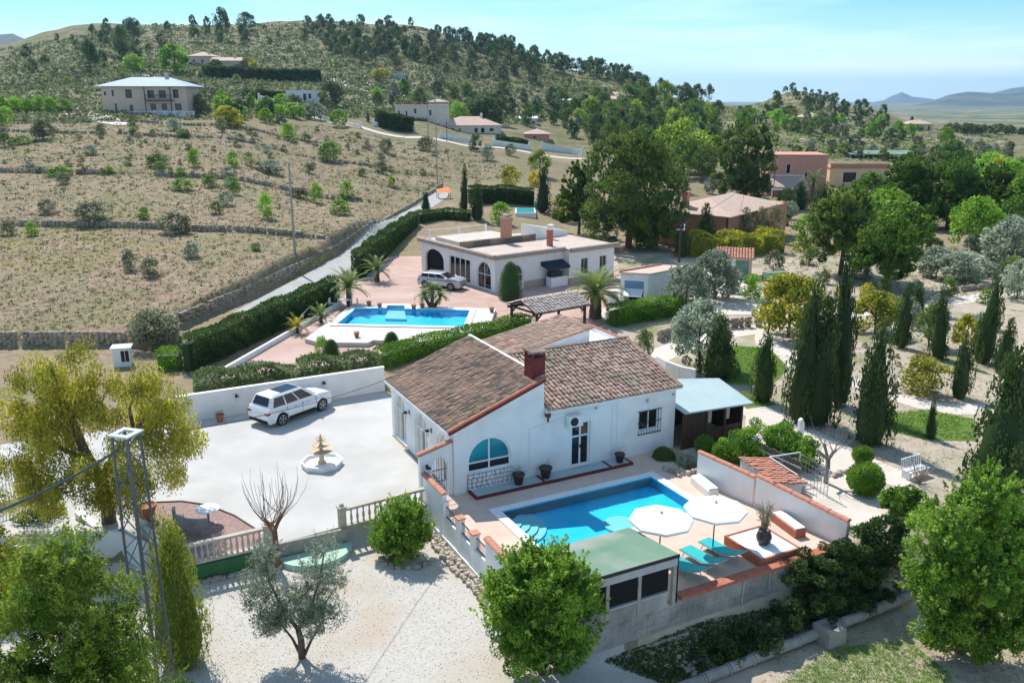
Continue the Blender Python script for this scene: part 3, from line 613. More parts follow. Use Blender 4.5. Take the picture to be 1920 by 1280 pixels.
mb = MB(); mb.box(-.72, -.62, -.12, 8.5, 2.93, 3.05); mb.build('eave_moulding', M['white'], hs)
mb = MB(); mb.box(4.17, 4.33, -.1, 8.5, 4.80, 4.94); mb.build('parapet_cap', M['offwhite'], hs)
captiles(hs, 'raised_tile', (-.5, 7.05, 3.16), (3.0, 8.1, 4.47), 'tile_old', .36, .10)  # row of raised tiles running aslant over the slope
# right wing roof
RW = math.hypot(4.95, 1.31)
mb = MB(); mb.add([(4.18, -.2, 3.30), (12.1, -.2, 3.30), (12.1, 4.75, 4.61), (4.18, 4.75, 4.61), (4.18, 8.35, 3.4), (12.1, 8.35, 3.4)], [(0, 1, 2, 3), (3, 2, 5, 4)]); mb.add([(4.18, -.2, 3.22), (12.1, -.2, 3.22), (12.1, 4.75, 4.53), (4.18, 4.75, 4.53)], [(3, 2, 1, 0)]); mb.quad((4.18, -.2, 3.22), (12.1, -.2, 3.22), (12.1, -.2, 3.30), (4.18, -.2, 3.30)); mb.quad((12.1, -.2, 3.22), (12.1, 4.75, 4.53), (12.1, 4.75, 4.61), (12.1, -.2, 3.30))
mb.build('roof_deck', M['offwhite'], hs)
tileroof(hs, 'roof_tiles', (4.35, 4.75, 4.625), (1, 0, 0), (0, -4.95, -1.31), 7.7, RW, 'tile_red', seed=2, tw=.225, tl=.34, jit=.013)
captiles(hs, 'ridge_tile', (4.4, 4.76, 4.66), (12.1, 4.76, 4.66), 'tile_old', .36, .13)
captiles(hs, 'verge_tile', (12.02, -.2, 3.36), (12.02, 4.76, 4.67), 'tile_red', .36, .12)
# rear wing and flat terrace
mb = MB(); mb.add([(6.8, 8.32, 0), (11.9, 8.32, 0), (11.9, 11.9, 0), (6.8, 11.9, 0), (6.8, 8.32, 3.35), (11.9, 8.32, 4.3), (11.9, 11.9, 4.3), (6.8, 11.9, 3.35)], [(0, 1, 5, 4), (1, 2, 6, 5), (2, 3, 7, 6), (3, 0, 4, 7), (4, 5, 6, 7)]); mb.box(11.95, 15.2, 8.4, 13.6, 0, 2.75); mb.build('rear_wall', M['white'], hs)
tileroof(hs, 'roof_tiles', (12.05, 8.2, 4.36), (0, 1, 0), (-5.4, 0, -1.0), 3.85, 5.5, 'tile_red', seed=3, tw=.27)
captiles(hs, 'verge_tile', (6.6, 8.2, 3.42), (12.05, 8.2, 4.42), 'tile_red', .36, .11)
mb = MB()
for q in ((11.95, 15.2, 8.4, 8.6), (11.95, 15.2, 13.4, 13.6), (15.0, 15.2, 8.62, 13.38), (11.95, 12.12, 8.62, 13.38)): mb.box(*q, 2.76, 3.02)
mb.build('roof_parapet', M['white'], hs); captiles(hs, 'parapet_tile', (15.1, 8.4, 3.03), (15.1, 13.6, 3.03), 'terracotta', .4, .12); captiles(hs, 'parapet_tile', (12.0, 8.5, 3.03), (15.0, 8.5, 3.03), 'terracotta', .4, .12)
# chimney
ch = MB(); ch.box(3.75, 4.42, .35, 1.15, 4.5, 5.72); chim = ch.build('chimney', M['darkred'], hs)
mb = MB(); mb.box(3.70, 4.47, .30, 1.20, 5.72, 5.80); mb.box(3.75, 3.86, .35, .46, 5.8, 6.02); mb.box(4.31, 4.42, .35, .46, 5.8, 6.02); mb.box(3.75, 3.86, 1.04, 1.15, 5.8, 6.02); mb.box(4.31, 4.42, 1.04, 1.15, 5.8, 6.02); mb.build('chimney_crown', M['darkred'], chim)
mb = MB(); mb.box(3.68, 4.49, .28, 1.22, 6.02, 6.10); mb.build('cap_slab', M['tile_old'], chim)
mb = MB(); mb.tube([(4.6, 2.4, 4.2), (4.6, 2.4, 5.3)], .035); mb.tube([(4.6, 2.4, 5.3), (4.6, 2.4, 5.42)], .09); mb.build('vent_pipe', M['darkmetal'], hs)
# openings
w = window(hs, 'arched_window', .28, 2.46, .92, 1.40, front, pane='glass', d=.12, fw=.07, archrise=1.09)
for c in w.children:
    if max(v.co.z for v in c.data.vertices) > 1.5: c.data.materials.clear(); c.data.materials.append(M['glassblue'])
# stone cladding under the window, each slab its own part
clad = panel(rect(.22, 2.5, 0, .86), front, -.03, .02).build('stone_cladding', M['greyblock'], hs)
rs = random.Random(5); x = .24
for row in range(4):
    x = .23; z0 = .02 + row * .21
    while x < 2.42:
        wd_ = rs.uniform(.14, .30); x1 = min(x + wd_, 2.49); cx, cz = (x + x1) / 2, z0 + .1; n = rs.choice((5, 6, 7)); poly = []
        for i in range(n): t = 2 * math.pi * (i + rs.uniform(-.25, .25)) / n; poly.append((cx + (x1 - x) * .5 * math.cos(t) * rs.uniform(.85, 1.08), cz + .105 * math.sin(t) * rs.uniform(.85, 1.1)))
        panel(poly, front, -.055 - rs.random() * .02, -.02).build('stone', M['stone2'], clad); x = x1
d = window(hs, 'glazed_door', 5.72, 6.78, .12, 2.38, front, frame='offwhite', nx=2, d=.14, fw=.09, zsplit=[1.65]); mb = MB(); mb.box(6.22, 6.26, .04, .09, 1.05, 1.2); mb.build('handle', M['darkmetal'], d)
w = window(hs, 'barred_window', 9.65, 10.85, 1.25, 2.3, front, nx=2, d=.14, fw=.07)
mb = MB()
for i in range(9): xx = 9.58 + i * .168; mb.tube([(xx, -.07, 1.05), (xx, -.07, 2.38)], .011, 4)
for zz in (1.12, 1.72, 2.32): mb.bar((9.55, -.07, zz), (10.95, -.07, zz), .03, .03); mb.box(9.55, 9.58, -.07, .0, zz - .015, zz + .015); mb.box(10.92, 10.95, -.07, .0, zz - .015, zz + .015)
mb.build('window_grille', M['darkmetal'], w)
for i, (y0, y1) in enumerate(((.55, 2.1), (3.25, 4.95), (6.15, 7.95))):
    w = window(hs, 'arched_glazed_door', y0, y1, .1, 1.73, left, nx=3, d=.16, fw=.07, archrise=(y1 - y0) / 2, pane='curtain')
    panel(rect(y0 + .62, y0 + .98, .2, 1.65), left, .145, .155).build('dark_pane', M['glass'], w)
# front step
st = MB(); st.box(.35, 8.65, -.80, -.02, .0, .11); stp = st.build('front_step', M['paleroof'], hs)
mb = MB(); mb.box(.25, 8.75, -.90, -.80, .0, .13); mb.box(.25, .35, -.80, -.02, 0, .13); mb.box(8.65, 8.75, -.80, -.02, 0, .13); mb.build('step_border', M['darkred'], stp)
mb = MB()
for q in (3.75, 7.45): mb.box(q, q + .12, -.80, -.03, .11, .128)
mb.build('threshold_strip', M['darkred'], stp)
# cable runs and gutters
mb = MB(); mb.tube([(4.3, -.03, 3.0), (8.0, -.03, 3.0), (8.0, -.03, .3)], .014, 4); mb.tube([(8.3, -.03, 3.12), (8.3, -.03, .3)], .014, 4); mb.tube([(3.4, -.03, .4), (3.4, -.03, 2.55), (5.1, -.03, 2.75)], .014, 4); mb.build('wall_conduit', M['offwhite'], hs)
mb = MB(); mb.box(4.22, 4.4, -.28, -.02, 3.02, 3.22); mb.tube([(4.3, -.2, 3.05), (4.3, -.2, 2.8)], .05); mb.build('rain_spout', M['darkred'], hs)
mb = MB(); mb.box(6.98, 7.08, -.12, 0, 2.92, 3.02); mb.box(10.0, 10.15, -.05, 0, 2.75, 2.95); mb.box(11.6, 11.68, -.14, 0, 2.9, 2.98); mb.build('wall_fitting', M['grey'], hs)
# air conditioner hung on the wall
ac = ht('air_conditioner', 'white air conditioner unit mounted high beside the glazed door of the white villa', 'air conditioner', 5.32, -.42, 2.36)
mb = MB(); mb.box(0, .78, 0, .33, 0, .55); mb.build('casing', M['plasticwhite'], ac, bevel=.02)
mb = MB(); mb.lathe([(.21, 0), (.21, .03), (.02, .03)], 20); f = mb.build('fan_grille', M['darkmetal'], ac); f.location = (.29, -.001, .28); f.rotation_euler = (R(90), 0, 0)
mb = MB(); mb.box(.08, .12, .1, .42, -.04, -.005); mb.box(.66, .70, .1, .42, -.04, -.005); mb.build('bracket', M['darkmetal'], ac)
# wall lamps
def lamp(a, b, z, rot, label, group=None):
    t = ht('wall_lamp', label, 'lamp', a, b, z, group, rot)
    mb = MB(); mb.box(-.05, .05, -.03, 0, -.1, .1); mb.tube([(0, -.03, .04), (0, -.16, .12), (0, -.22, .05)], .014, 5); mb.build('bracket', M['darkmetal'], t)
    mb = MB(); mb.lathe([(.05, -.26), (.10, -.02), (.11, 0)], 6, 0, -.22); mb.build('lantern', M['lampglass'], t)
    mb = MB(); mb.lathe([(.13, 0), (.10, .05), (.02, .10)], 6, 0, -.22); mb.build('lamp_cap', M['darkmetal'], t); return t
lamp(-.4, 2.68, 2.2, -math.pi / 2, 'black lantern on the white villa wall between near and middle arched doors', 'lanterns on the left wall of the white villa')
lamp(-.4, 5.6, 2.15, -math.pi / 2, 'black lantern on the white villa wall between middle and far arched doors', 'lanterns on the left wall of the white villa')
# plant pots on the step
def pot(a, b, z, s, label, m='pot', plant='shrub', n=60):
    t = ht('plant_pot', label, 'plant pot', a, b, z); mb = MB(); mb.lathe([(.17 * s, 0), (.25 * s, .40 * s), (.28 * s, .40 * s), (.28 * s, .46 * s), (.22 * s, .46 * s), (.20 * s, .42 * s)], 14); mb.build('pot_body', M[m], t)
    if n:
        r_ = np.random.default_rng(int(a * 100)); c = r_.normal(0, .13 * s, (n, 3)); c[:, 2] = .5 * s + np.abs(c[:, 2]); o = bpy.data.objects.new('foliage', leafcards('pot_leaves', c, .09, LF[plant], 3)); link(o, t)
    return t
# ================================================================ pool terrace
TA = [(-1.72, -.12), (-1.72, -11.42), (11.62, -11.42), (11.0, -7.0), (10.45, -3.6), (10.3, .0), (11.85, .0), (11.85, -.0), (-.5, -.02)]
# floor with the pool left out: four pieces round the basin
PX0, PX1, PY0, PY1 = .72, 8.62, -6.3, -2.5      # water edge in house axes
floor = MB()
for q in ([(-1.72, -11.42), (PX0, -11.42), (PX0, -.02), (-1.72, -.12)], [(PX0, PY1), (PX1, PY1), (PX1, -.02), (PX0, -.02)], [(PX0, -11.42), (PX1, -11.42), (PX1, PY0), (PX0, PY0)], [(PX1, -11.42), (11.55, -11.42), (10.95, -7), (10.5, -3.8), (10.9, -.02), (PX1, -.02)]):
    floor.prism([W(*p) for p in q], -.78, .01)
structure('terrace_floor', floor, M['paving'])
sp = ht('swimming_pool', 'rectangular blue tiled swimming pool with white coping in front of the white villa', 'swimming pool', 0, 0)
mb = MB(); z0 = -.42  # floor set shallow so its sunlit and shaded areas fall as wanted
mb.quad((PX0, PY0, z0), (PX1, PY0, z0), (PX1, PY1, z0), (PX0, PY1, z0)); mb.quad((PX0, PY0, z0), (PX0, PY1, z0), (PX0, PY1, .06), (PX0, PY0, .06)); mb.quad((PX1, PY0, z0), (PX1, PY0, .06), (PX1, PY1, .06), (PX1, PY1, z0)); mb.quad((PX0, PY1, z0), (PX1, PY1, z0), (PX1, PY1, .06), (PX0, PY1, .06)); mb.quad((PX0, PY0, z0), (PX0, PY0, .06), (PX1, PY0, .06), (PX1, PY0, z0))
mb.build('basin', M['pool'], sp)
cw = .42
def coping(parent, x0, x1, y0, y1, cw, zt, m='whitepaint', tl=1.0, name='coping_stone', z0=.012):
    """coping slabs round a pool, each its own part"""
    def run(ax, a, b, lo, hi):
        n = max(1, round((b - a) / tl)); s = (b - a) / n
        for i in range(n):
            mb = MB(); p, q = a + i * s + .004, a + (i + 1) * s - .004
            mb.box(*((p, q, lo, hi) if ax else (lo, hi, p, q)), z0, zt); mb.build(name, M[m], parent)
    run(1, x0 - cw, x1 + cw, y1 + .003, y1 + cw); run(1, x0 - cw, x1 + cw, y0 - cw, y0 - .003); run(0, y0, y1, x0 - cw, x0 - .003); run(0, y0, y1, x1 + .003, x1 + cw)
coping(sp, PX0, PX1, PY0, PY1, cw, .085)
for k, rr in enumerate((1.55, 1.2, .85, .5)):   # round steps in the near-left corner of the deep side
    mb = MB(); n = 14; ce = (PX0 + .02, PY1 - .75); za, zb = -.405, -.35 + k * .07
    poly = [ce] + [(ce[0] + rr * math.cos(t), ce[1] + rr * 1.05 * math.sin(t)) for t in np.linspace(-math.pi / 2, math.pi / 2 * .45, n)]
    mb.prism(poly, za + k * .07 if k else za, zb); mb.build('pool_step', M['poolstep'], sp)
mb = MB(); mb.lathe([(.75, z0 + .002), (.75, z0 + .10), (.45, z0 + .10)], 20, 5.1, -5.2); mb.build('round_seat', M['poolstep'], sp)
mb = MB(); mb.quad((PX0 + .01, PY0 + .01, -.02), (PX1 - .01, PY0 + .01, -.02), (PX1 - .01, PY1 - .01, -.02), (PX0 + .01, PY1 - .01, -.02)); wv = mb.build('pool_water', M['water'], loc=(*W(0, 0), 0), rz=ANG); tag(wv, kind='structure')
# ---- porch with arched gate, left of the facade
pw = ht('porch_wall', 'white arched porch wall with tiled top joining the corner of the white villa', 'wall', -1.98, .12)
pf = lambda x, z, d: (x, d, z); mb = MB(); hole = arch(.55, 1.32, .0, 1.35, 10, .62)
holed(mb, [(0, -.05), (.55, -.05), (1.32, -.05), (1.56, -.05), (1.56, 2.52), (0, 2.14)], [[(p[0], max(p[1], .0)) for p in hole]], pf, .26)
mb.quad((0, .26, -.05), (0, .26, 2.14), (0, 0, 2.14), (0, 0, -.05)); mb.quad((0, 0, 2.14), (0, .26, 2.14), (1.56, .26, 2.52), (1.56, 0, 2.52)); holed(mb, [(0, -.05), (1.56, -.05), (1.56, 2.52), (0, 2.14)], [hole], lambda x, z, d: (x, .26 - d, z), 0)
mb.build('wall', M['white'], pw); captiles(pw, 'cap_tile', (-.08, .13, 2.15), (1.56, .13, 2.54), 'orangetile', .3, .17)
gt = ht('porch_gate', 'black wrought iron gate standing in the arched porch opening', 'gate', -1.43, .24)
mb = MB()
for i in range(7): xx = .03 + i * .118; zt = 1.35 + .60 * math.sqrt(max(0, 1 - ((xx - .385) / .385) ** 2)); mb.tube([(xx, 0, .05), (xx, 0, zt - .03)], .011, 4)
mb.build('bars', M['darkmetal'], gt); mb = MB()
for zz in (.1, .75, 1.3): mb.bar((.02, 0, zz), (.75, 0, zz), .03, .03)
mb.tube([(.385 + .17 * math.cos(t), 0, .75 + .17 * math.sin(t)) for t in np.linspace(0, 6.28, 13)], .012, 4); mb.build('gate_rail', M['darkmetal'], gt)
t = lamp(-1.68, .1, 1.62, 0, 'black lantern on the porch wall left of the arched gate')
# ---- west wall: closed part, three railings, tiled closed part
ww = ht('terrace_wall', 'white terrace wall with tiled ends and a low middle with piers on the left of the pool', 'wall', -1.88, 0)
mb = MB(); mb.box(-.02, .16, -2.2, .10, -.85, 1.28); mb.box(-.02, .16, -6.35, -2.2, -.85, .30); mb.box(-.02, .16, -9.1, -6.35, -.85, 1.22); mb.box(-.10, -.022, -9.1, -.05, -.85, -.55); mb.build('wall', M['white'], ww)
mb = MB(); mb.box(-.06, .20, -2.36, -2.2, -.5, .98); mb.build('end_pier', M['white'], ww)
for b in (-3.78, -5.2):
    mb = MB(); mb.box(-.06, .22, b - .16, b + .16, -.5, .92); pr = mb.build('pier', M['white'], ww); mb = MB(); mb.box(-.10, .26, b - .2, b + .2, .922, .98); mb.build('pier_cap', M['orangetile'], pr)
captiles(ww, 'cap_tile', (.07, -2.2, 1.29), (.07, .08, 1.29), 'orangetile', .3, .16); captiles(ww, 'cap_tile', (.07, -9.1, 1.23), (.07, -6.35, 1.23), 'orangetile', .28, .17)
for (b0, b1, wh) in ((-3.6, -2.38, 'nearest the porch'), (-5.02, -3.96, 'between the two white piers'), (-6.33, -5.38, 'nearest the tiled wall by the bar')):
    rl = ht('wall_railing', 'short black iron railing on the low terrace wall ' + wh, 'railing', -1.81, b0, .30); Ln = b1 - b0; mb = MB(); mb.bar((0, .02, .52), (0, Ln - .02, .52), .035, .035); mb.bar((0, .02, .08), (0, Ln - .02, .08), .03, .03); mb.build('rail', M['darkmetal'], rl); mb = MB()
    for i in range(9): yy = .04 + (Ln - .08) * i / 8; mb.tube([(0, yy, 0), (0, yy, .52)], .010, 4)
    mb.build('bars', M['darkmetal'], rl)
mb = MB(); mb.box(-.05, .45, -9.5, -9.12, -.85, 1.3); tp = ht('gate_pier', 'white pier with red tile cap between tiled wall and green roofed bar', 'pier', -1.85, 0); mb.build('pier_body', M['white'], tp); mb = MB(); mb.box(-.1, .5, -9.55, -9.07, 1.302, 1.40); mb.build('pier_cap', M['terracotta'], tp)
# ---- retaining wall on the south side with orange coping
rw = ht('retaining_wall', 'grey block retaining wall with orange coping below the sun loungers', 'wall', 0, -11.42)
for row in range(5):   # block courses, each block a part where the wall is bare
    x = -1.85 - (row % 2) * .25; z1 = .10 - row * .22
    while x < 11.6:
        x1 = min(x + .5, 11.62); mb = MB(); e = rng.uniform(0, .012); mb.box(x + .006, x1 - .006, -.2 + e, -.0, z1 - .214, z1); mb.build('block', M['greyblock'], rw); x = x1
mb = MB(); mb.box(-1.85, 11.6, -.17, -.01, -2.6, .09); mb.build('mortar_core', M['concrete2'], rw); mb = MB(); mb.box(-1.4, 3.6, -.42, -.2, -2.6, -1.15); mb.build('footing_ledge', M['concrete2'], rw)
n = 14
for i in range(n): mb = MB(); x0 = 3.3 + i * 8.3 / n; mb.box(x0 + .004, x0 + 8.3 / n - .004, -.27, .16, .10, .23); mb.build('coping_tile', M['terracotta'], rw, bevel=.02)
mb = MB(); mb.tube([(6.2, -.22, .1), (6.2, -.22, -1.4)], .03, 5); mb.tube([(7.5, -.22, .1), (7.5, -.22, -.7)], .025, 5); mb.build('drain_pipe', M['grey'], rw)
# ---- east wall, two lengths with a step between
def slopewall(name, label, p, q, h0, h1, th=.2, m='offwhite', cap='orangetile', cw=.17):
    x0, y0 = W(*p); x1, y1 = W(*q); t = thing(name, label, 'wall', (x0, y0, 0), math.atan2(y1 - y0, x1 - x0)); Ln = math.hypot(x1 - x0, y1 - y0); mb = MB()
    mb.add([(0, -th / 2, -.8), (Ln, -th / 2, -.8), (Ln, th / 2, -.8), (0, th / 2, -.8), (0, -th / 2, h0), (Ln, -th / 2, h1), (Ln, th / 2, h1), (0, th / 2, h0)], [(3, 2, 1, 0), (4, 5, 6, 7), (0, 1, 5, 4), (1, 2, 6, 5), (2, 3, 7, 6), (3, 0, 4, 7)]); mb.build('wall', M[m], t)
    if cap: captiles(t, 'cap_tile', (0, 0, h0 + .005), (Ln, 0, h1 + .005), cap, .3, cw)
    return t
slopewall('garden_wall', 'pale tiled-top wall on the right of the pool running beside the small tiled shed', (10.42, -3.75), (10.98, -6.9), 1.42, 1.30)
slopewall('garden_wall', 'pale tiled-top wall behind the potted plant, running down to the hedge corner', (11.02, -7.0), (11.7, -11.45), 1.42, 1.10)
for a, b, rz, lab, m1, m2 in ((10.25, -4.75, -.17, 'built-in white topped bench against the wall beside the tiled shed', 'canvas', 'offwhite'), (10.95, -9.3, -.15, 'built-in bench with orange edge against the wall behind the potted plant', 'canvas', 'terracotta')):
    t = ht('masonry_bench', lab, 'bench', a, b, .01, None, rz); mb = MB(); mb.box(-.5, 0.02, -.85, .85, 0, .36); mb.build('bench_body', M[m2], t, bevel=.04); mb = MB(); mb.box(-.46, -.0, -.78, .78, .362, .42); mb.build('seat', M[m1], t)
# planter platform with the pot
pl = ht('raised_platform', 'raised square platform with white top and orange edge carrying the dark pot', 'platform', 7.45, -11.22, .01)
mb = MB(); mb.box(0, 2.0, 0, 2.15, 0, .34); mb.build('platform_body', M['terracotta'], pl); mb = MB(); mb.box(.09, 1.91, .09, 2.06, .342, .37); mb.build('platform_top', M['whitepaint'], pl); mb = MB()
for q in ((0, 2, 0, .085), (0, 2, 2.065, 2.15), (0, .085, .09, 2.06), (1.915, 2, .09, 2.06)): mb.box(*q, .342, .40)
mb.build('edge_tiles', M['terracotta'], pl)
t = ht('large_pot', 'large dark round pot with thin reedy plant on the raised platform', 'plant pot', 8.42, -10.25, .382); mb = MB(); mb.lathe([(.17, 0), (.27, .12), (.31, .3), (.27, .46), (.21, .52), (.24, .56), (.24, .60), (.19, .60), (.18, .55)], 20); mb.build('pot_body', M['pot'], t, smooth=True)
mb = MB(); r_ = random.Random(3); lc = []
for i in range(34):
    th = r_.uniform(0, 6.28); e = r_.uniform(.15, .55); h = r_.uniform(.8, 1.6); pts = [(.07 * math.cos(th), .07 * math.sin(th), .55), (e * .4 * math.cos(th), e * .4 * math.sin(th), .55 + h * .5), (e * math.cos(th), e * math.sin(th), .55 + h * .85)]; mb.tube(pts, [.012, .009, .004], 4)
    for k in range(9): f = r_.uniform(.3, 1); lc.append((e * f * math.cos(th) + r_.gauss(0, .05), e * f * math.sin(th) + r_.gauss(0, .05), .55 + h * .85 * f + r_.gauss(0, .05)))
s_ = mb.build('stems', M['twig'], t); o = bpy.data.objects.new('foliage', leafcards('reed_leaves', lc, .12, LF['pinkish'], 2, .25)); link(o, t)
pot(2.62, -.45, .12, 1.1, 'dark pot with leafy plant beside the stone clad panel under the arched window', 'pot', 'shrub', 90); pot(4.08, -.42, .12, 1.15, 'dark conical pot on the step midway between arched window and glazed door', 'pot', 'dry', 14); pot(8.2, -.5, .12, .95, 'dark low pot at the right end of the front step', 'pot', 'shrub', 25)
# ---- parasols
def parasol(a, b, z, label, r=1.75, h=2.3, rot=.3, pole=(0, 0)):
    t = ht('parasol', label, 'parasol', a, b, z, 'white parasols by the near pool', rot); n = 8; mb = MB(); vs = [(0, 0, h + .27)]
    for k, (rr, zz) in enumerate(((.5, .18), (.8, .09), (1., .0))):
        for i in range(n): th = 2 * math.pi * i / n; vs.append((r * rr * math.cos(th), r * rr * math.sin(th), h + zz))
    fs = [(0, 1 + i, 1 + (i + 1) % n) for i in range(n)] + [(1 + k * n + i, 1 + (k + 1) * n + i, 1 + (k + 1) * n + (i + 1) % n, 1 + k * n + (i + 1) % n) for k in range(2) for i in range(n)]; mb.add(vs, fs)
    mb.add([(r * math.cos(2 * math.pi * i / n), r * math.sin(2 * math.pi * i / n), h) for i in range(n)] + [(r * 1.0 * math.cos(2 * math.pi * i / n), r * math.sin(2 * math.pi * i / n), h - .10) for i in range(n)], [(i, (i + 1) % n, n + (i + 1) % n, n + i) for i in range(n)])
    mb.build('canopy', M['canvas'], t); mb = MB(); mb.tube([(0, 0, 0), (0, 0, h + .26)], .026, 8); mb.build('pole', M['darkmetal' if r > 1.7 else 'wood'], t)
    for i in range(n): th = 2 * math.pi * i / n; mb = MB(); mb.bar((0, 0, h + .22), (r * .98 * math.cos(th), r * .98 * math.sin(th), h - .03), .02, .02); mb.build('rib', M['grey'], t)
    mb = MB(); mb.lathe([(.05, h + .26), (.06, h + .31), (.02, h + .35)], 8); mb.build('finial', M['grey'], t)
    mb = MB(); mb.lathe([(.28, 0), (.28, .06), (.05, .09)], 14); mb.build('base', M['concrete2'], t); return t
parasol(4.02, -9.35, .01, 'white parasol standing beside the green roofed bar', 1.22, 2.05); parasol(6.55, -9.45, .01, 'white parasol standing behind the turquoise loungers near the potted plant', 1.22, 1.95, .1)
# ---- sun loungers
def lounger(a, b, rot, label):
    t = ht('sun_lounger', label, 'sun lounger', a, b, .01, 'turquoise sun loungers on the pool terrace', rot)
    mb = MB(); mb.add([(-.3, 0, .30), (.3, 0, .30), (.3, 1.2, .30), (-.3, 1.2, .30), (-.3, 0, .33), (.3, 0, .33), (.3, 1.2, .33), (-.3, 1.2, .33)], [(3, 2, 1, 0), (4, 5, 6, 7), (0, 1, 5, 4), (1, 2, 6, 5), (2, 3, 7, 6), (3, 0, 4, 7)]); mb.build('seat', M['turq'], t)
    mb = MB(); mb.bar((0, -.01, .32), (0, -.70, .62), .6, .03); mb.build('backrest', M['turq'], t)
    mb = MB(); 
    for s in (-.33, .33): mb.tube([(s, 1.25, .3), (s, 0, .3), (s, -.74, .62)], .018, 6)
    mb.bar((-.33, 1.24, .3), (.33, 1.24, .3), .03, .03); mb.bar((-.33, -.73, .62), (.33, -.73, .62), .03, .03); mb.build('frame', M['grey'], t)
    for s, y in ((-.33, .95), (.33, .95), (-.33, -.15), (.33, -.15)): mb = MB(); mb.tube([(s, y, .3), (s, y + (.12 if y > .5 else -.12), 0)], .017, 6); mb.build('leg', M['grey'], t)
lounger(4.72, -10.35, .12, 'turquoise sun lounger beside the green roofed bar'); lounger(5.7, -10.2, .12, 'turquoise sun lounger in the middle of the three'); lounger(6.75, -10.05, .12, 'turquoise sun lounger beside the raised platform')
# ---- bar with green roof
br = ht('poolside_bar', 'poolside bar with green felt roof and open dark window bays above the block wall', 'bar', 0, -11.6)
mb = MB(); mb.add([(-1.35, -.22, 2.12), (2.95, -.22, 2.12), (2.95, 2.75, 1.75), (-1.35, 2.75, 1.75), (-1.35, -.22, 2.05), (2.95, -.22, 2.05), (2.95, 2.75, 1.68), (-1.35, 2.75, 1.68)], [(0, 1, 2, 3), (7, 6, 5, 4), (0, 4, 5, 1), (1, 5, 6, 2), (2, 6, 7, 3), (3, 7, 4, 0)]); mb.build('roof', M['greenroof'], br)
mb = MB(); mb.box(-1.37, 2.97, -.25, -.222, 2.0, 2.13); mb.box(2.952, 2.97, -.22, -.16, .2, 2.0); mb.build('roof_trim', M['darkmetal'], br); mb = MB(); mb.box(-1.3, 2.93, -.20, -.12, 1.68, 1.998); mb.build('fascia_board', M['grey'], br)
for x in (-1.3, .0, 1.3, 2.78): mb = MB(); mb.box(x, x + .13, -.19, -.05, .105, 1.68); mb.build('post', M['concrete2'], br)
for i, x in enumerate((-1.17, .13, 1.43)): mb = MB(); mb.box(x, x + 1.17, -.14, -.10, .78, 1.66); mb.build('unlit_bay_panel', M['black'], br); mb = MB(); mb.box(x, x + 1.17, -.22, -.06, .70, .76); mb.build('sill', M['grey'], br); mb = MB(); mb.box(x, x + 1.17, -.16, -.08, .105, .70); mb.build('parapet', M['greyblock'], br)  # solid black panels stand for the unlit inside of the bar
mb = MB(); mb.box(-1.25, -1.1, -.05, 2.6, .012, 1.70); mb.build('side_wall', M['offwhite'], br)
for x in (-1.25, 2.75): mb = MB(); mb.box(x, x + .18, 2.62, 2.78, .012, 1.64); mb.build('back_post', M['offwhite'], br)
captiles(br, 'verge_tile', (-1.42, 2.75, 1.78), (-1.42, -.2, 2.14), 'terracotta', .3, .10)
# ---- tiled shed, kennel run and screens right of the pool
sd_ = ht('garden_shed', 'small shed with bright orange tiled roof behind the right pool wall', 'shed', 11.2, -7.9, 0, None, -.15)
mb = MB(); mb.box(0, 1.35, 0, 2.7, -.1, 1.15); mb.build('wall', M['offwhite'], sd_); V = tileroof(sd_, 'roof_tiles', (-.1, 2.8, 1.44), (0, -1, 0), (1.6, 0, -.26), 2.95, 1.62, 'orangetile', seed=9, tw=.22, tl=.3)
mb = MB(); mb.add([(0, 0, 1.15), (1.35, 0, 1.15), (0, 0, 1.40), (0, 2.7, 1.15), (1.35, 2.7, 1.15), (0, 2.7, 1.4)], [(0, 1, 2), (5, 4, 3), (2, 1, 4, 5), (0, 2, 5, 3)]); mb.build('gable', M['offwhite'], sd_)
def meshpanel(mb, p, q, h, n=9):
    p = Vector(p); q = Vector(q)
    for i in range(n + 1): c = p.lerp(q, i / n); mb.tube([c, c + Vector((0, 0, h))], .008, 3, caps=False)
    for k in range(6): z = Vector((0, 0, h * k / 5)); mb.tube([p + z, q + z], .008, 3, caps=False)
kr = ht('dog_run', 'white framed wire dog run beside the orange roofed shed', 'pen', 12.75, -7.6, 0, None, -.15); mb = MB(); K = [(0, 0), (0, 2.1), (1.7, 2.1), (1.7, 0)]
for i in range(4): a, b = K[i], K[(i + 1) % 4]; meshpanel(mb, (*a, 0), (*b, 0), 1.3)
mb.build('wire_mesh', M['grey'], kr)
for a in K: mb = MB(); mb.tube([(*a, 0), (*a, 1.35)], .03, 6); mb.build('post', M['whitepaint'], kr)
mb = MB(); mb.bar((0, 2.1, 1.35), (0, 0, 1.35), .04, .04); mb.bar((0, 2.1, 1.35), (1.7, 2.1, 1.35), .04, .04); mb.build('top_rail', M['whitepaint'], kr)
kn = ht('kennel', 'low white kennel with curved lid standing inside the dog run', 'kennel', 12.95, -7.0, 0, None, -.15); mb = MB(); mb.box(0, .9, 0, .7, 0, .42); mb.build('kennel_body', M['grey'], kn); mb = MB(); mb.wallprism([(-.05, .42), (.95, .42), (.8, .58), (.45, .66), (.1, .58)], -.05, .75); mb.build('kennel_roof', M['plasticwhite'], kn)
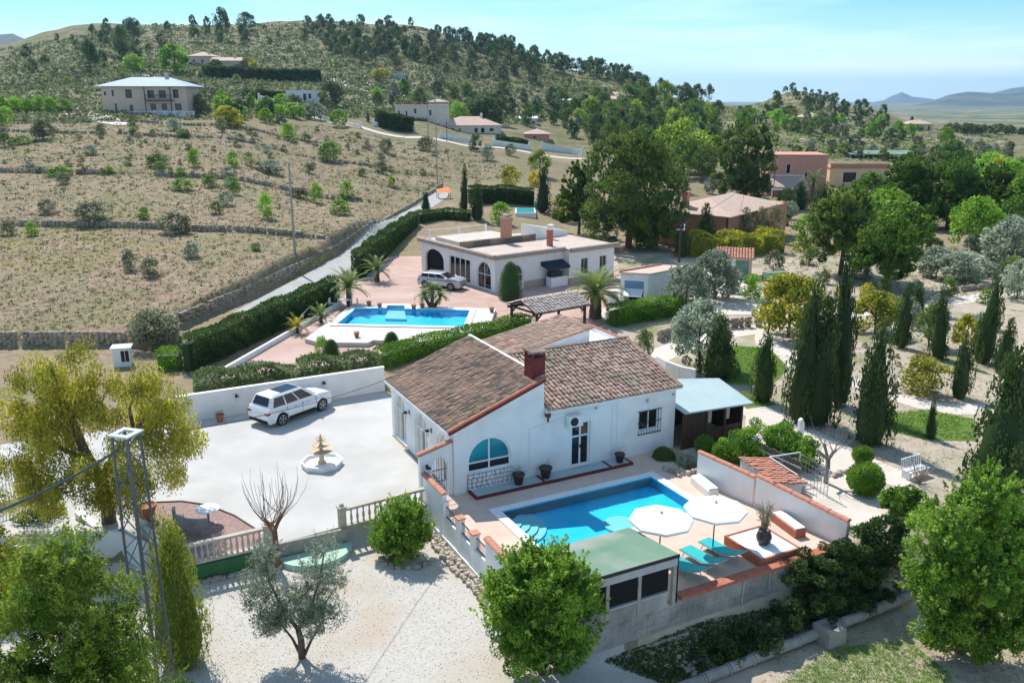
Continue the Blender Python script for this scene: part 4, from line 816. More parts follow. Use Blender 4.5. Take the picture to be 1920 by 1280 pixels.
# ================================================================ things placed from photo points
def gt(name, label, cat, x, y, z=0., rz=0., group=None): return thing(name, label, cat, (x, y, z), rz, group)
def runthing(name, label, cat, p, q, z=None, group=None):
    """a thing whose local x axis runs from p to q; returns it and the length"""
    zz = Tz(*p) if z is None else z; return thing(name, label, cat, (p[0], p[1], zz), math.atan2(q[1] - p[1], q[0] - p[0]), group), math.hypot(q[0] - p[0], q[1] - p[1])
t, Ln = runthing('reed_screen', 'brown reed screen with white end post behind the orange roofed shed', 'fence', P(1411, 872), P(1500, 915), 0.)
mb = MB(); n = int(Ln / .12)
for i in range(n): x = .1 + i * (Ln - .1) / n; mb.tube([(x, rng.normal() * .01, 0), (x, rng.normal() * .01, 1.3 + rng.uniform(-.03, .03))], .05, 4)
mb.build('reeds', M['wood'] if 0 else mat('reed', (.20, .16, .12), (.13, .10, .08), 8, .9), t); mb = MB(); mb.box(-.02, .12, -.07, .07, 0, 1.6); mb.build('post', M['whitepaint'], t)
mb = MB(); mb.bar((0, -.06, 1.0), (Ln, -.06, 1.0), .04, .06); mb.build('rail', M['grey'], t)
# ---- timber summerhouse with pale roof beside the villa
s = ht('summerhouse', 'dark timber summerhouse with pale green roof attached to the right end of the white villa', 'summerhouse', 12.0, -.4)
mb = MB(); mb.add([(-.1, -.35, 2.12), (4.0, -.75, 2.12), (4.35, 2.4, 2.5), (2.2, 3.2, 2.55), (-.1, 3.2, 2.55), (-.1, -.35, 2.04), (4.0, -.75, 2.04), (4.35, 2.4, 2.42), (2.2, 3.2, 2.47), (-.1, 3.2, 2.47)], [(0, 1, 2, 3, 4), (9, 8, 7, 6, 5), (0, 5, 6, 1), (1, 6, 7, 2), (2, 7, 8, 3), (3, 8, 9, 4), (4, 9, 5, 0)]); mb.build('roof', M['paleroof'], s)
for i in range(14):
    x = .02 + i * .105; mb = MB(); mb.box(x, x + .098, -.06 - .012 * (i % 2), .0, .0, 2.03); mb.build('plank', M['wood'], s)
for x in (1.5, 2.7, 3.85): mb = MB(); mb.box(x, x + .11, -.1, .02, 0, 2.04); mb.build('post', M['wood'], s)
for x0, x1 in ((1.61, 2.7), (2.81, 3.85)):
    for k in range(6): mb = MB(); mb.box(x0, x1, -.05 - .01 * (k % 2), 0, .02 + k * .14, .15 + k * .14); mb.build('plank', M['wood'], s)
    mb = MB(); mb.quad((x0, .6, .9), (x1, .6, .9), (x1, .6, 2.02), (x0, .6, 2.02)); mb.build('dark_opening', M['black'], s)
    mb = MB(); mb.box(x0, x0 + .35, .04, .07, 1.15, 1.95); mb.build('poster_board', M['beige'], s)
mb = MB(); mb.box(3.86, 3.96, .0, 2.3, 0, 2.05); mb.box(.0, 3.86, 2.9, 3.0, 0, 2.4); mb.build('wall', M['wood'], s)
mb = MB(); mb.box(11.9, 18.5, -3.4, -.55, 0, .012); structure('shed_paving', mb, M['path'], loc=(*W(0, 0), 0), rz=ANG)
# white curved wing wall behind the villa's right corner
pts = [P(1232, 690), P(1250, 700), P(1275, 710), P(1303, 716)]
t, _ = runthing('wing_wall', 'low white curved wall behind the right corner of the white villa roof', 'wall', pts[0], pts[3], 0.); mb = MB(); Mi = t.matrix_basis.inverted()
for i in range(3): a = Vector((*pts[i], 1.0 - .0 * i)); b = Vector((*pts[i + 1], 1.0)); mb.bar(Mi @ Vector((*pts[i], .4)), Mi @ Vector((*pts[i + 1], .4)), .2, .9)
mb.box(0, 0, 0, 0, 0, 0) if 0 else None; mb.build('wall', M['white'], t)
# ---- drive wall with lamps
p0, p1 = P(335, 794), P(722, 733); t, Ln = runthing('drive_wall', 'long grey-white wall behind the parked white car on the driveway', 'wall', p0, p1, 0.)
mb = MB(); mb.box(0, Ln, 0, .22, -.3, 1.5); mb.build('wall', M['offwhite'], t); mb = MB(); mb.box(-.02, Ln + .02, -.03, .25, 1.502, 1.56); mb.build('wall_cap', M['offwhite'], t)
dirw = Vector((p1[0] - p0[0], p1[1] - p0[1])).normalized(); rzw = math.atan2(dirw.y, dirw.x)
for px, lab in ((438, 'black lantern on the drive wall left of the parked white car'), (600, 'black lantern on the drive wall above the bonnet of the parked white car')):
    f = (px - 335) / 387; q = (p0[0] + (p1[0] - p0[0]) * f, p0[1] + (p1[1] - p0[1]) * f); o = lamp(0, 0, 1.12, 0, lab); o.location = (q[0], q[1], 1.12); o.rotation_euler = (0, 0, rzw)
x, y = P(413, 790); o = pot(0, 0, 0, .9, 'terracotta pot with red flowers at the foot of the drive wall', 'redpot', 'shrub', 40); o.location = (x, y, .01)
# ---- fountain
x, y = P(604, 872); f = gt('fountain', 'tiered stone fountain in a low octagonal basin on the driveway', 'fountain', x, y, .01, .2)
mb = MB(); mb.lathe([(1.0, 0), (1.0, .22), (1.04, .26), (.93, .26), (.90, .20), (.88, .12), (.1, .10)], 8); mb.build('basin', M['whitepaint'], f)
mb = MB(); mb.lathe([(.22, .10), (.2, .2), (.13, .26), (.12, .60), (.16, .66), (.16, .74), (.08, .80), (.08, 1.02), (.12, 1.06), (.06, 1.12), (.05, 1.34), (.10, 1.36), (.06, 1.42), (.03, 1.62), (.005, 1.66)], 12); mb.build('column', M['fount'], f)
for rr, zz in ((.56, .72), (.44, 1.04), (.26, 1.34)): mb = MB(); mb.lathe([(.08, zz - .08), (rr * .7, zz - .02), (rr, zz + .05), (rr, zz + .075), (rr * .6, zz + .02), (.08, zz)], 18); mb.build('bowl', M['fount'], f)
# ---- cars
def car(label, cx, cy, rz, paint, Lc=4.72, Wc=1.88, Hc=1.76, name='parked_car', roofglass=True):
    t = gt(name, label, 'car', cx, cy, .012, rz); hw = Wc / 2; xr = -Lc / 2; xf = Lc / 2; wb = Lc * .305; wr = .36
    # body side profile from the rear round to the front, arches cut out
    prof = [(xr + .05, .38), (xr, .62), (xr + .04, .95), (xr + .12, 1.10), (xf - 1.1, 1.11), (xf - .42, 1.05), (xf - .10, .92), (xf, .62), (xf - .05, .34)]
    def archpts(c): return [(c + (wr + .07) * math.cos(th), .36 + (wr + .07) * math.sin(th)) for th in np.linspace(-.15, math.pi + .15, 9)]
    body = prof + [(xf - .1, .26)] + archpts(wb) + archpts(-wb) + [(xr + .12, .26)]
    mb = MB(); 
    for s in (-1, 1):
        n = len(mb.v); inner = []
        for p in body: tuck = .05 if p[1] < .45 else (.0 if p[1] < .9 else .045); nose = .22 * max(0, (p[0] - (xf - .7)) / .7) ** 2 + .12 * max(0, ((xr + .4) - p[0]) / .4) ** 2; mb.v.append((p[0], s * (hw - tuck - nose), p[1]))
        for tr in tessellate_polygon([[Vector((p[0], p[1], 0)) for p in body]]): mb.f.append(tuple(i + n for i in (tr if s < 0 else tr[::-1]))); mb.m.append(0)
    k = len(body); mb.f += [(i, (i + 1) % k, k + (i + 1) % k, k + i) for i in range(k)]; mb.m += [0] * k
    mb.build('body', M[paint], t, bevel=.06)
    # cabin: lower ring at the shoulder, upper ring at the roof
    lo = [(xr + .14, hw - .10), (xf - 1.30, hw - .10)]; zl = 1.04; zr = Hc - .04; ux0, ux1, uy = xr + .48, xf - 2.12, hw - .25
    A = [(xr + .12, -hw + .1, zl), (xf - 1.08, -hw + .1, zl), (xf - 1.08, hw - .1, zl), (xr + .12, hw - .1, zl)]; Bq = [(ux0, -uy, zr - .03), (ux1, -uy, zr), (ux1, uy, zr), (ux0, uy, zr - .03)]
    mb = MB(); mb.add(A + Bq, [(4, 5, 6, 7), (0, 1, 5, 4), (1, 2, 6, 5), (2, 3, 7, 6), (3, 0, 4, 7)]); mb.build('cabin', M[paint], t, bevel=.10)
    A_ = [Vector(p) for p in A]; B_ = [Vector(p) for p in Bq]
    def glassq(name, a, b, c, d, i0, i1, j0, j1, out_):
        def pt(i, j): return (a.lerp(b, i)).lerp(d.lerp(c, i), j) + out_
        mb = MB(); mb.quad(pt(i0, j0), pt(i1, j0), pt(i1, j1), pt(i0, j1)); mb.quad(pt(i0, j0) - out_, pt(i0, j1) - out_, pt(i1, j1) - out_, pt(i1, j0) - out_) if 0 else None; mb.build(name, M['glass'], t)
    for s, (a, b, c, d) in ((-1, (A_[0], A_[1], B_[1], B_[0])), (1, (A_[3], A_[2], B_[2], B_[3]))):
        for i0, i1 in ((.08, .33), (.36, .60), (.63, .90)): glassq('side_window', a, b, c, d, i0, i1, .12, .86, Vector((0, s * .012, .008)))
    glassq('windscreen', A_[1], A_[2], B_[2], B_[1], .07, .93, .06, .93, Vector((.012, 0, .012))); glassq('rear_window', A_[0], A_[3], B_[3], B_[0], .10, .90, .25, .90, Vector((-.015, 0, .012)))
    if roofglass: glassq('glass_roof', B_[0], B_[1], B_[2], B_[3], .38, .97, .12, .88, Vector((0, 0, .012)))
    for s in (-1, 1): mb = MB(); mb.bar((ux0 + .1, s * (uy - .03), zr + .03), (ux1 - .1, s * (uy - .03), zr + .05), .04, .04); mb.build('roof_rail', M['grey'], t)
    for sx in (-1, 1):
        for sy in (-1, 1):
            w = bpy.data.objects.new('wheel', None); w.empty_display_size = .1; link(w, t); w.location = (sx * wb, sy * (hw - .11), .36); w.rotation_euler = (R(90), 0, 0)
            mb = MB(); mb.lathe([(.25, -.11), (.34, -.11), (.36, -.07), (.36, .07), (.34, .11), (.25, .11)], 20); mb.build('tyre', M['tyre'], w)
            mb = MB(); zz = -.115 * sy * -1
            for q in range(5): th = 2 * math.pi * q / 5; mb.bar((.04 * math.cos(th), .04 * math.sin(th), -sy * .10), (.24 * math.cos(th), .24 * math.sin(th), -sy * .10), .07, .03)
            mb.tube([(.245 * math.cos(a_), .245 * math.sin(a_), -sy * .10) for a_ in np.linspace(0, 6.283, 17)], .02, 4); mb.build('rim', M['rim'], w)
    for s in (-1, 1):
        mb = MB(); mb.box(xr - .012, xr + .2, s * .86 * hw - .22 if s > 0 else s * .86 * hw - .06, s * .86 * hw + .06 if s > 0 else s * .86 * hw + .22, .78, .90); mb.build('tail_light', M['redlight'], t, bevel=.02)
        mb = MB(); mb.box(xf - .22, xf - .06, min(s * .5, s * .74), max(s * .5, s * .74), .72, .84); mb.build('headlight', M['lampglass'], t, bevel=.02)
        mb = MB(); mb.box(xf - 1.45, xf - 1.28, min(s * (hw - .05), s * (hw + .12)), max(s * (hw - .05), s * (hw + .12)), 1.02, 1.16); mb.build('wing_mirror', M[paint], t, bevel=.03)
        for x_ in (-1.05, .02, 1.0): mb = MB(); mb.box(x_, x_ + .014, min(s * (hw - .03), s * (hw + .004)), max(s * (hw - .03), s * (hw + .004)), .44, 1.0); mb.build('door_seam', M['darkmetal'], t)
        for x_ in (-.55, .35): mb = MB(); mb.box(x_, x_ + .17, s * (hw - .015) - .015, s * (hw - .015) + .015, .86, .89); mb.build('door_handle', M['grey'], t)
    for s in (-1, 1): mb = MB(); mb.box(-wb + .48, wb - .48, min(s * (hw - .07), s * (hw + .012)), max(s * (hw - .07), s * (hw + .012)), .22, .40); mb.build('side_sill', M['tyre'], t, bevel=.02)
    mb = MB(); mb.box(xr - .02, xr + .1, -hw * .8, hw * .8, .30, .46); mb.build('rear_bumper', M['tyre'], t, bevel=.02); mb = MB(); mb.box(xf - .12, xf - .015, -.45, .45, .42, .62); mb.build('front_grille', M['tyre'], t)
    mb = MB(); mb.box(xr - .008, xr + .02, -.26, .26, .66, .77); mb.build('number_plate', M['whitepaint'], t); return t
wr_, wf_ = P(530, 797), P(603, 770); dr_ = Vector((wf_[0] - wr_[0], wf_[1] - wr_[1])); th_ = math.atan2(dr_.y, dr_.x); mid = ((wr_[0] + wf_[0]) / 2 - math.sin(th_) * .85, (wr_[1] + wf_[1]) / 2 + math.cos(th_) * .85)
car('white estate car with dark glass roof parked along the drive wall', *mid, th_, 'carwhite')
# ---- balustrades
def balustrade(label, p, q, z0, n, h=.85, post0=True, post1=True, group=None):
    t, Ln = runthing('balustrade', label, 'balustrade', p, q, z0, group); mb = MB(); mb.box(0, Ln, -.11, .11, h - .1, h); mb.build('top_rail', M['fence_stone'], t); mb = MB(); mb.box(0, Ln, -.12, .12, -.02, .08); mb.build('base_rail', M['fence_stone'], t)
    mb = MB(); mb.lathe([(.055, .08), (.055, .12), (.035, .16), (.065, .32), (.06, .38), (.032, .55), (.032, .62), (.055, h - .14), (.055, h - .1)], 8); me = mb.mesh('baluster', M['fence_stone'], True)
    for i in range(n): o = bpy.data.objects.new('baluster', me); o.location = ((i + .5) * Ln / n, 0, 0); link(o, t)
    for f, x in ((post0, 0), (post1, Ln)):
        if f: mb = MB(); mb.box(x - .14, x + .14, -.14, .14, -.5, h + .06); mb.box(x - .18, x + .18, -.18, .18, h + .062, h + .12); mb.lathe([(.12, h + .12), (.12, h + .16), (.05, h + .24)], 8, x, 0); mb.build('pedestal', M['fence_stone'], t)
    return t
M['fence_stone'] = mat('cast_stone', (.56, .50, .42), (.46, .41, .34), 4, .9, .3)
c0, c1, c2, c3 = W(-13.3, 1.7), W(-12.64, -.86), W(-8.9, -.80), W(-5.8, -.62)
balustrade('stone balustrade on the short left side of the red gravel patio', c0, c1, .0, 9, post1=False); balustrade('stone balustrade along the red gravel patio, ending at the bare pollarded tree', c1, c2, .0, 17)
balustrade('stone balustrade between the round leafy oleander and the porch wall', c3, W(-2.0, -.30), .0, 14, post1=False)
mb = MB(); gpl = [W(-13.5, 1.6), W(-12.8, -1.04), W(-8.7, -.98), W(-8.7, -.82), W(-12.62, -.88), W(-13.3, 1.6)]; mb.prism(gpl, -.8, -.06); tag(mb.build('painted_plinth', M['darkgreen']), 'dark green painted plinth under the patio balustrade', 'plinth')
mb = MB(); mb.box(-8.8, -5.7, -.95, -.82, -.5, .06); tag(mb.build('drive_kerb', M['concrete2'], loc=(*W(0, 0), 0), rz=ANG), 'dark kerb on the drive edge above the mint green half round slab', 'kerb')
mb = MB(); mb.prism([W(-8.5, -1.0)] + [W(-7.1 + 1.5 * math.cos(t_), -1.0 + 1.25 * math.sin(t_)) for t_ in np.linspace(math.pi, 2 * math.pi, 18)] + [W(-5.6, -1.0)], -.9, -.52); tag(mb.build('half_round_slab', M['mint']), 'mint green painted half round slab below the driveway edge', 'slab')
# patio of red gravel with its edge, bench, table and pot
def closed(pts, n=8):
    pts = [Vector((*p, 0)) for p in pts]; o = []; k = len(pts)
    for i in range(k):
        p0, p1, p2, p3 = pts[i - 1], pts[i], pts[(i + 1) % k], pts[(i + 2) % k]
        for j in range(n): t_ = j / n; q = .5 * ((2 * p1) + (p2 - p0) * t_ + (2 * p0 - 5 * p1 + 4 * p2 - p3) * t_ * t_ + (3 * p1 - p0 - 3 * p2 + p3) * t_ ** 3); o.append((q.x, q.y))
    return o
edge = [P(487, 998), P(440, 968), P(390, 948), P(340, 941), P(290, 943), P(262, 960), P(255, 985)]
mb = MB(); mb.prism([W(-8.95, -.7), *edge, W(-13.2, 1.6), W(-12.55, -.74)], -.02, .035); structure('gravel_patio', mb, M['redgravel'])
t = gt('patio_edging', 'thin brown edging curving between red gravel patio and pale driveway', 'edging', *edge[0], .0); mb = MB()
for i in range(len(edge) - 1): mb.bar((edge[i][0] - edge[0][0], edge[i][1] - edge[0][1], .04), (edge[i + 1][0] - edge[0][0], edge[i + 1][1] - edge[0][1], .04), .06, .08)
mb.build('strip', M['wood'], t)
x, y = P(350, 1000); b = gt('stone_bench', 'curved grey stone bench on the red gravel patio', 'bench', x, y, .035, -.55); mb = MB()
for i in range(8):
    a0, a1 = -.9 + i * .225, -.9 + (i + 1) * .225
    for (r0, r1, z0_, z1_) in ((.95, 1.35, .34, .44),): mb.prism([(r0 * math.sin(a0), -r0 * math.cos(a0) + 1.1), (r1 * math.sin(a0), -r1 * math.cos(a0) + 1.1), (r1 * math.sin(a1), -r1 * math.cos(a1) + 1.1), (r0 * math.sin(a1), -r0 * math.cos(a1) + 1.1)], z0_, z1_)
mb.build('seat', M['greyblock'], b); mb = MB()
for i in range(8):
    a0, a1 = -.9 + i * .225, -.9 + (i + 1) * .225; mb.prism([(r * math.sin(q), -r * math.cos(q) + 1.1) for r, q in ((1.27, a0), (1.37, a0), (1.37, a1), (1.27, a1))], .44, .82)
mb.build('backrest', M['greyblock'], b)
for a0 in (-.75, .75): mb = MB(); mb.box(-.1, .1, -.18, .18, 0, .34); o = mb.build('leg', M['greyblock'], b); o.location = (1.15 * math.sin(a0), -1.15 * math.cos(a0) + 1.1, 0); o.rotation_euler = (0, 0, a0)
x, y = P(392, 982); b = gt('round_table', 'small round white table beside the stone bench', 'table', x, y, .035); mb = MB(); mb.lathe([(.48, .66), (.5, .68), (.48, .70)], 24); mb.build('tabletop', M['whitepaint'], b); mb = MB(); mb.lathe([(.22, 0), (.2, .05), (.05, .1), (.05, .66)], 10); mb.build('pedestal', M['greyblock'], b)
x, y = P(278, 975); o = pot(0, 0, 0, 1.5, 'tall terracotta pot by the lattice pole on the red gravel patio', 'redpot', 'shrub', 30); o.location = (x, y, .035)
# low white walls at the left end of the patio, under the yellow tree
for (a, b_, h, lab) in (((150, 985), (200, 1012), .9, 'pale sloping garden wall behind the lattice pole under the yellow tree'), ((45, 1030), (130, 1012), .5, 'low weathered wall left of the pebble path under the yellow tree')):
    p, q = P(*a, -.4), P(*b_, -.4); t, Ln = runthing('low_wall', lab, 'wall', p, q, -.6); mb = MB(); mb.add([(0, -.15, -.3), (Ln, -.15, -.3), (Ln, .15, -.3), (0, .15, -.3), (0, -.15, h), (Ln, -.15, h * .6), (Ln, .15, h * .6), (0, .15, h)], [(3, 2, 1, 0), (4, 5, 6, 7), (0, 1, 5, 4), (1, 2, 6, 5), (2, 3, 7, 6), (3, 0, 4, 7)]); mb.build('wall', M['offwhite'], t)
for a, b_, lab in ((W(-13.35, .8), W(-14.1, 2.5), 'short low white wall from the balustrade corner to the lattice mast'), (W(-14.1, 2.5), W(-20, 3.1), 'low white wall along the drive edge behind the bottom left pine'), (W(-20, 3.1), W(-27, 8.9), 'low white wall along the drive edge at the left frame border')):
    t, Ln = runthing('low_wall', lab, 'wall', a, b_, 0.); mb = MB(); mb.box(-.05, Ln + .05, -.14, .1, -1.4, .42); mb.build('wall', M['offwhite'], t)
# white bar gate at the left edge
p, q = P(-90, 985), P(95, 925); t, Ln = runthing('bar_fence', 'white vertical bar fence at the left edge beyond the yellow tree', 'fence', p, q, 0.); mb = MB(); mb.box(0, Ln, -.1, .1, -.5, .35); mb.build('base_wall', M['offwhite'], t); mb = MB(); mb.box(0, Ln, -.02, .02, 1.62, 1.68); mb.box(0, Ln, -.02, .02, .42, .47); mb.build('rail', M['whitepaint'], t)
mb = MB(); mb.box(-.014, .014, -.014, .014, .36, 1.75); me = mb.mesh('bar', M['whitepaint'])
for i in range(int(Ln / .13)): o = bpy.data.objects.new('bar', me); o.location = (.06 + i * .13, 0, 0); link(o, t)
# ---- lattice mast with its cables
lx, ly = -10.53, 22.0; lt = gt('lattice_mast', 'grey steel lattice mast rising beside the yellow tree', 'mast', lx, ly, -1.1, 1.28)
Ht = 9.6; w0, w1 = .34, .25
for sx in (-1, 1):
    for sy in (-1, 1): mb = MB(); mb.bar((sx * w0, sy * w0, 0), (sx * w1, sy * w1, Ht), .05, .05); mb.build('corner_leg', M['galv'], lt)
nb = 17; mb0 = None
for i in range(nb):
    za, zb = Ht * i / nb, Ht * (i + 1) / nb; wa_ = w0 + (w1 - w0) * i / nb; wb_ = w0 + (w1 - w0) * (i + 1) / nb
    for f in range(4):
        def cor(k, w, z): s = ((-1, -1), (1, -1), (1, 1), (-1, 1))[k % 4]; return (s[0] * w, s[1] * w, z)
        mb = MB(); mb.bar(cor(f, wa_, za), cor(f + 1, wb_, zb), .03, .02) if i % 2 else mb.bar(cor(f + 1, wa_, za), cor(f, wb_, zb), .03, .02); mb.build('brace', M['galv'], lt)
mb = MB(); s_ = .33
for q in ((-s_, s_, -s_, -.16), (-s_, s_, .16, s_), (-s_, -.16, -.159, .159), (.16, s_, -.159, .159)): mb.box(*q, Ht, Ht + .05)
mb.build('head_plate', M['grey'], lt)
def cable(label, p, q, sag, r=.018, m='darkmetal', name='overhead_cable'):
    p = Vector(p); q = Vector(q); mid = (p + q) / 2; pts = []
    for i in range(25): t_ = i / 24; c = p.lerp(q, t_); c.z -= sag * 4 * t_ * (1 - t_); pts.append(c - p)
    mb = MB(); mb.tube(pts, r, 5); o = mb.build(name, M[m], loc=p); tag(o, label, 'cable'); return o
cable('thick pale twisted cable running from the lattice mast to the left edge', (lx - .25, ly, 8.05), (-13.6, 17.4, 7.75), .25, .035, 'galv')
cable('thin dark cable running from the lattice mast over the driveway to the white villa', (lx + .2, ly + .1, 8.35), (*W(4.1, 7.6), 5.0), .75, .012)
# ---- small white utility cabinet in the field corner
x, y = P(232, 684); ub = gt('utility_cabinet', 'small white cabinet with flat roof by the end of the dark hedge', 'cabinet', x, y, Tz(x, y), .25); mb = MB(); mb.box(-.55, .55, -.45, .45, -.2, 1.25); mb.build('cabinet_body', M['offwhite'], ub); mb = MB(); mb.box(-.65, .65, -.55, .55, 1.252, 1.33); mb.build('roof_slab', M['whitepaint'], ub)
for x0 in (-.02, .25): mb = MB(); mb.box(x0, x0 + .22, -.47, -.452, .35, 1.1); mb.build('louvre_door', M['darkmetal'], ub)
# ---- concrete pipe wall at the bottom right
pw0, pw1 = W(2.2, -13.15), W(14.2, -13.15); t, Ln = runthing('pipe_wall', 'old concrete pipe lying along a rubble wall in the bottom right ditch', 'pipe', pw0, pw1, -2.15)
k = 11
for i in range(k):
    x0 = i * Ln / k; z0_ = .35 * i / k; mb = MB(); mb.tube([(x0 + .02, 0, z0_), (x0 + Ln / k - .1, 0, z0_), (x0 + Ln / k - .1, 0, z0_), (x0 + Ln / k - .02, 0, z0_)], [.2, .19, .225, .225], 12); mb.build('pipe_length', M['concrete2'], t, smooth=False)
r_ = np.random.default_rng(4); mb = MB()
for i in range(150): x = r_.uniform(0, Ln); y = r_.uniform(-.35, .3); z = r_.uniform(-.75, -.2); s = r_.uniform(.1, .22); mb.box(x - s, x + s, y - s * .7, y + s * .7, z - s * .6, z + s * .6)
tag(mb.build('rubble', M['stone'], t), kind='stuff')
x, y = W(8.95, -13.4); ps = gt('pipe_junction', 'square concrete junction pillar with a round hole astride the old pipe', 'pillar', x, y, -2.75, ANG); mb = MB(); hw = .42; mb.add([(-hw * 1.15, -hw * 1.1, 0), (hw * 1.15, -hw * 1.1, 0), (hw, hw, 0), (-hw, hw, 0), (-hw, -hw, 1.15), (hw, -hw, 1.15), (hw, hw, 1.15), (-hw, hw, 1.15)], [(0, 1, 5, 4), (1, 2, 6, 5), (2, 3, 7, 6), (3, 0, 4, 7)]); mb.lathe([(.0, 1.151), (.0, 1.151)], 4) if 0 else None
n = 16; inner = [(.27 * math.cos(2 * math.pi * i / n), .27 * math.sin(2 * math.pi * i / n)) for i in range(n)]; holed(mb, [(-hw, -hw), (hw, -hw), (hw, hw), (-hw, hw)], [inner], lambda a, b, d: (a, b, 1.15 - d), .6); mb.build('pillar_body', M['concrete2'], ps); mb = MB(); mb.lathe([(.27, .56), (.01, .56)], 12); mb.build('shaft_floor', M['black'], ps)
x, y = W(2.0, -13.3); t = gt('pipe_ring', 'grey concrete pipe ring at the lower end of the old pipe', 'pipe', x, y, -2.3, ANG); mb = MB(); mb.tube([(0, 0, 0), (.5, 0, 0)], .36, 16, caps=False); mb.tube([(0, 0, 0), (.5, 0, 0)], .28, 16, caps=False); mb.build('ring', M['concrete2'], t)
# ---- dry-stone walls round the fields: stones heaped in courses, each wall one thing
def stonewall(label, pts, h, th=.35, dens=1.0, zoff=0., seed=0, size=.22, drop=.04):
    r_ = np.random.default_rng(seed); x0, y0 = pts[0]; t = thing('dry_stone_wall', label, 'stone wall', (x0, y0, Tz(x0, y0))); V = []; Fq = []; var = []; z00 = Tz(x0, y0)
    bx = np.array([(-1, -1, -1), (1, -1, -1), (1, 1, -1), (-1, 1, -1), (-1, -1, 1), (1, -1, 1), (1, 1, 1), (-1, 1, 1)], float); bf = np.array([(3, 2, 1, 0), (4, 5, 6, 7), (0, 1, 5, 4), (1, 2, 6, 5), (2, 3, 7, 6), (3, 0, 4, 7)])
    for (xa, ya), (xb, yb) in zip(pts[:-1], pts[1:]):
        Ln = math.hypot(xb - xa, yb - ya); n = int(Ln / (size * 1.5) * dens); rows = max(1, int(h / (size * .85)))
        for i in range(n):
            f = (i + r_.uniform(-.3, .3)) / n; gx, gy = xa + (xb - xa) * f, ya + (yb - ya) * f; zg = min(Tz(gx, gy), Tz(gx + .5, gy - .6)) + zoff; dz = Tz(gx, gy + .7) - zg; hh = max(h, min(dz + .15, h + .5))
            if r_.random() < drop or (drop > .1 and vnoise(np.array(gx * .12), np.array(gy * .12 + seed)) > .26): continue
            for k in range(max(rows, int(hh / (size * .85)))):
                c = np.array([gx + r_.normal() * .05, gy + r_.normal() * .06, zg + (k + .45) * size * .85]); s = size * r_.uniform(.6, 1.05, 3) * [.85, .8, .55]; q = bx * s * r_.uniform(.78, 1.1, (8, 3)); th_ = r_.uniform(-.5, .5) + math.atan2(yb - ya, xb - xa); cs, sn = math.cos(th_), math.sin(th_)
                q = np.stack([q[:, 0] * cs - q[:, 1] * sn, q[:, 0] * sn + q[:, 1] * cs, q[:, 2]], 1); Fq.append(bf + len(V) * 8); V.append(q + c - [x0, y0, z00]); var.append(np.full(8, r_.random()))
    if not V: bpy.data.objects.remove(t); return None
    o = bpy.data.objects.new('stones', npmesh('stones', np.concatenate(V), np.concatenate(Fq), M['stone'], np.concatenate(var))); link(o, t); tag(o, kind='stuff'); return t
stonewall('dry stone wall along the lane beside the dark hedge', [(p[0] - .25, p[1]) for p in _wall], .75, seed=1, size=.24)
stonewall('dark dry stone wall at the bottom of the field behind the yellow tree', [(-46, 60.2), (-38, 60.2), (-31, 60.3), (-23.9, 60.3)], .95, seed=2)
for k, (Yw, s_, u0, u1) in enumerate(TERR):
    u1e = min(u1, float(uwall(Yw)) - .004 if Yw < 150 else u1); u0e = max(u0, -.64); ux = np.linspace(u0e, u1e, max(2, int((u1e - u0e) * Yw / 6)))
    nm = ('lowest', 'second', 'short upper', 'fourth', 'topmost')[k]
    pts = []
    for u in ux: x = u * Yw; pts.append((x, Yw + 1.2 * math.sin(x * .07 + k) - .2))
    stonewall(nm + ' terrace wall of dry stone crossing the scrubby field', pts, s_ * .85, seed=10 + k, size=.3 if k < 2 else .38, dens=.9, drop=.11)
# ---- utility poles
def pole(label, px, pb, pt, r=.13, m='concrete2', arm=True):
    x, y, z = G(px, pb); h = ZR(x, y, pt) - z; t = gt('utility_pole', label, 'utility pole', x, y, z - .1, random.uniform(-.4, .4)); mb = MB(); mb.tube([(0, 0, 0), (0, 0, h + .1)], [r, r * .7], 8); mb.build('shaft', M[m], t)
    if arm: mb = MB(); mb.bar((-.35, 0, h - .3), (.35, 0, h - .3), .08, .08); mb.build('crossarm', M['grey'], t); mb = MB(); mb.lathe([(.05, h + .0), (.07, h + .1), (.03, h + .2)], 6, .3, 0); mb.lathe([(.05, h - .26), (.06, h - .15), (.02, h - .08)], 6, .3, 0); mb.build('insulator', M['whitepaint'], t)
    return x, y, z + h
ua = pole('tall grey concrete pole at the field edge beside the lane wall', 553, 474, 305, .14); ub_ = pole('slim concrete pole standing at the upper end of the lane', 820, 341, 226, .12); pole('concrete pole in front of the cream flat roofed house', 803, 255, 188, .12); pole('thin pole between the pink roofed house and the scrubby field', 838, 266, 222, .08, 'wood', False); pole('pole on the slope right of the house with grey roof', 386, 176, 118, .1, 'wood'); pole('pole on the slope before the small terracotta roofed houses', 459, 160, 112, .1, 'wood')
uc = pole('dark wooden pole in front of the garage and olive tree', 1269, 572, 422, .11, 'wood'); ud = pole('thin dark pole beside the pink brick house', 1449, 372, 300, .09, 'wood')
cable('thin cable between the field pole and the pole at the top of the lane', ua, ub_, 1.2, .02); cable('thin cable from the garage pole toward the pink brick house', uc, ud, .8, .02)
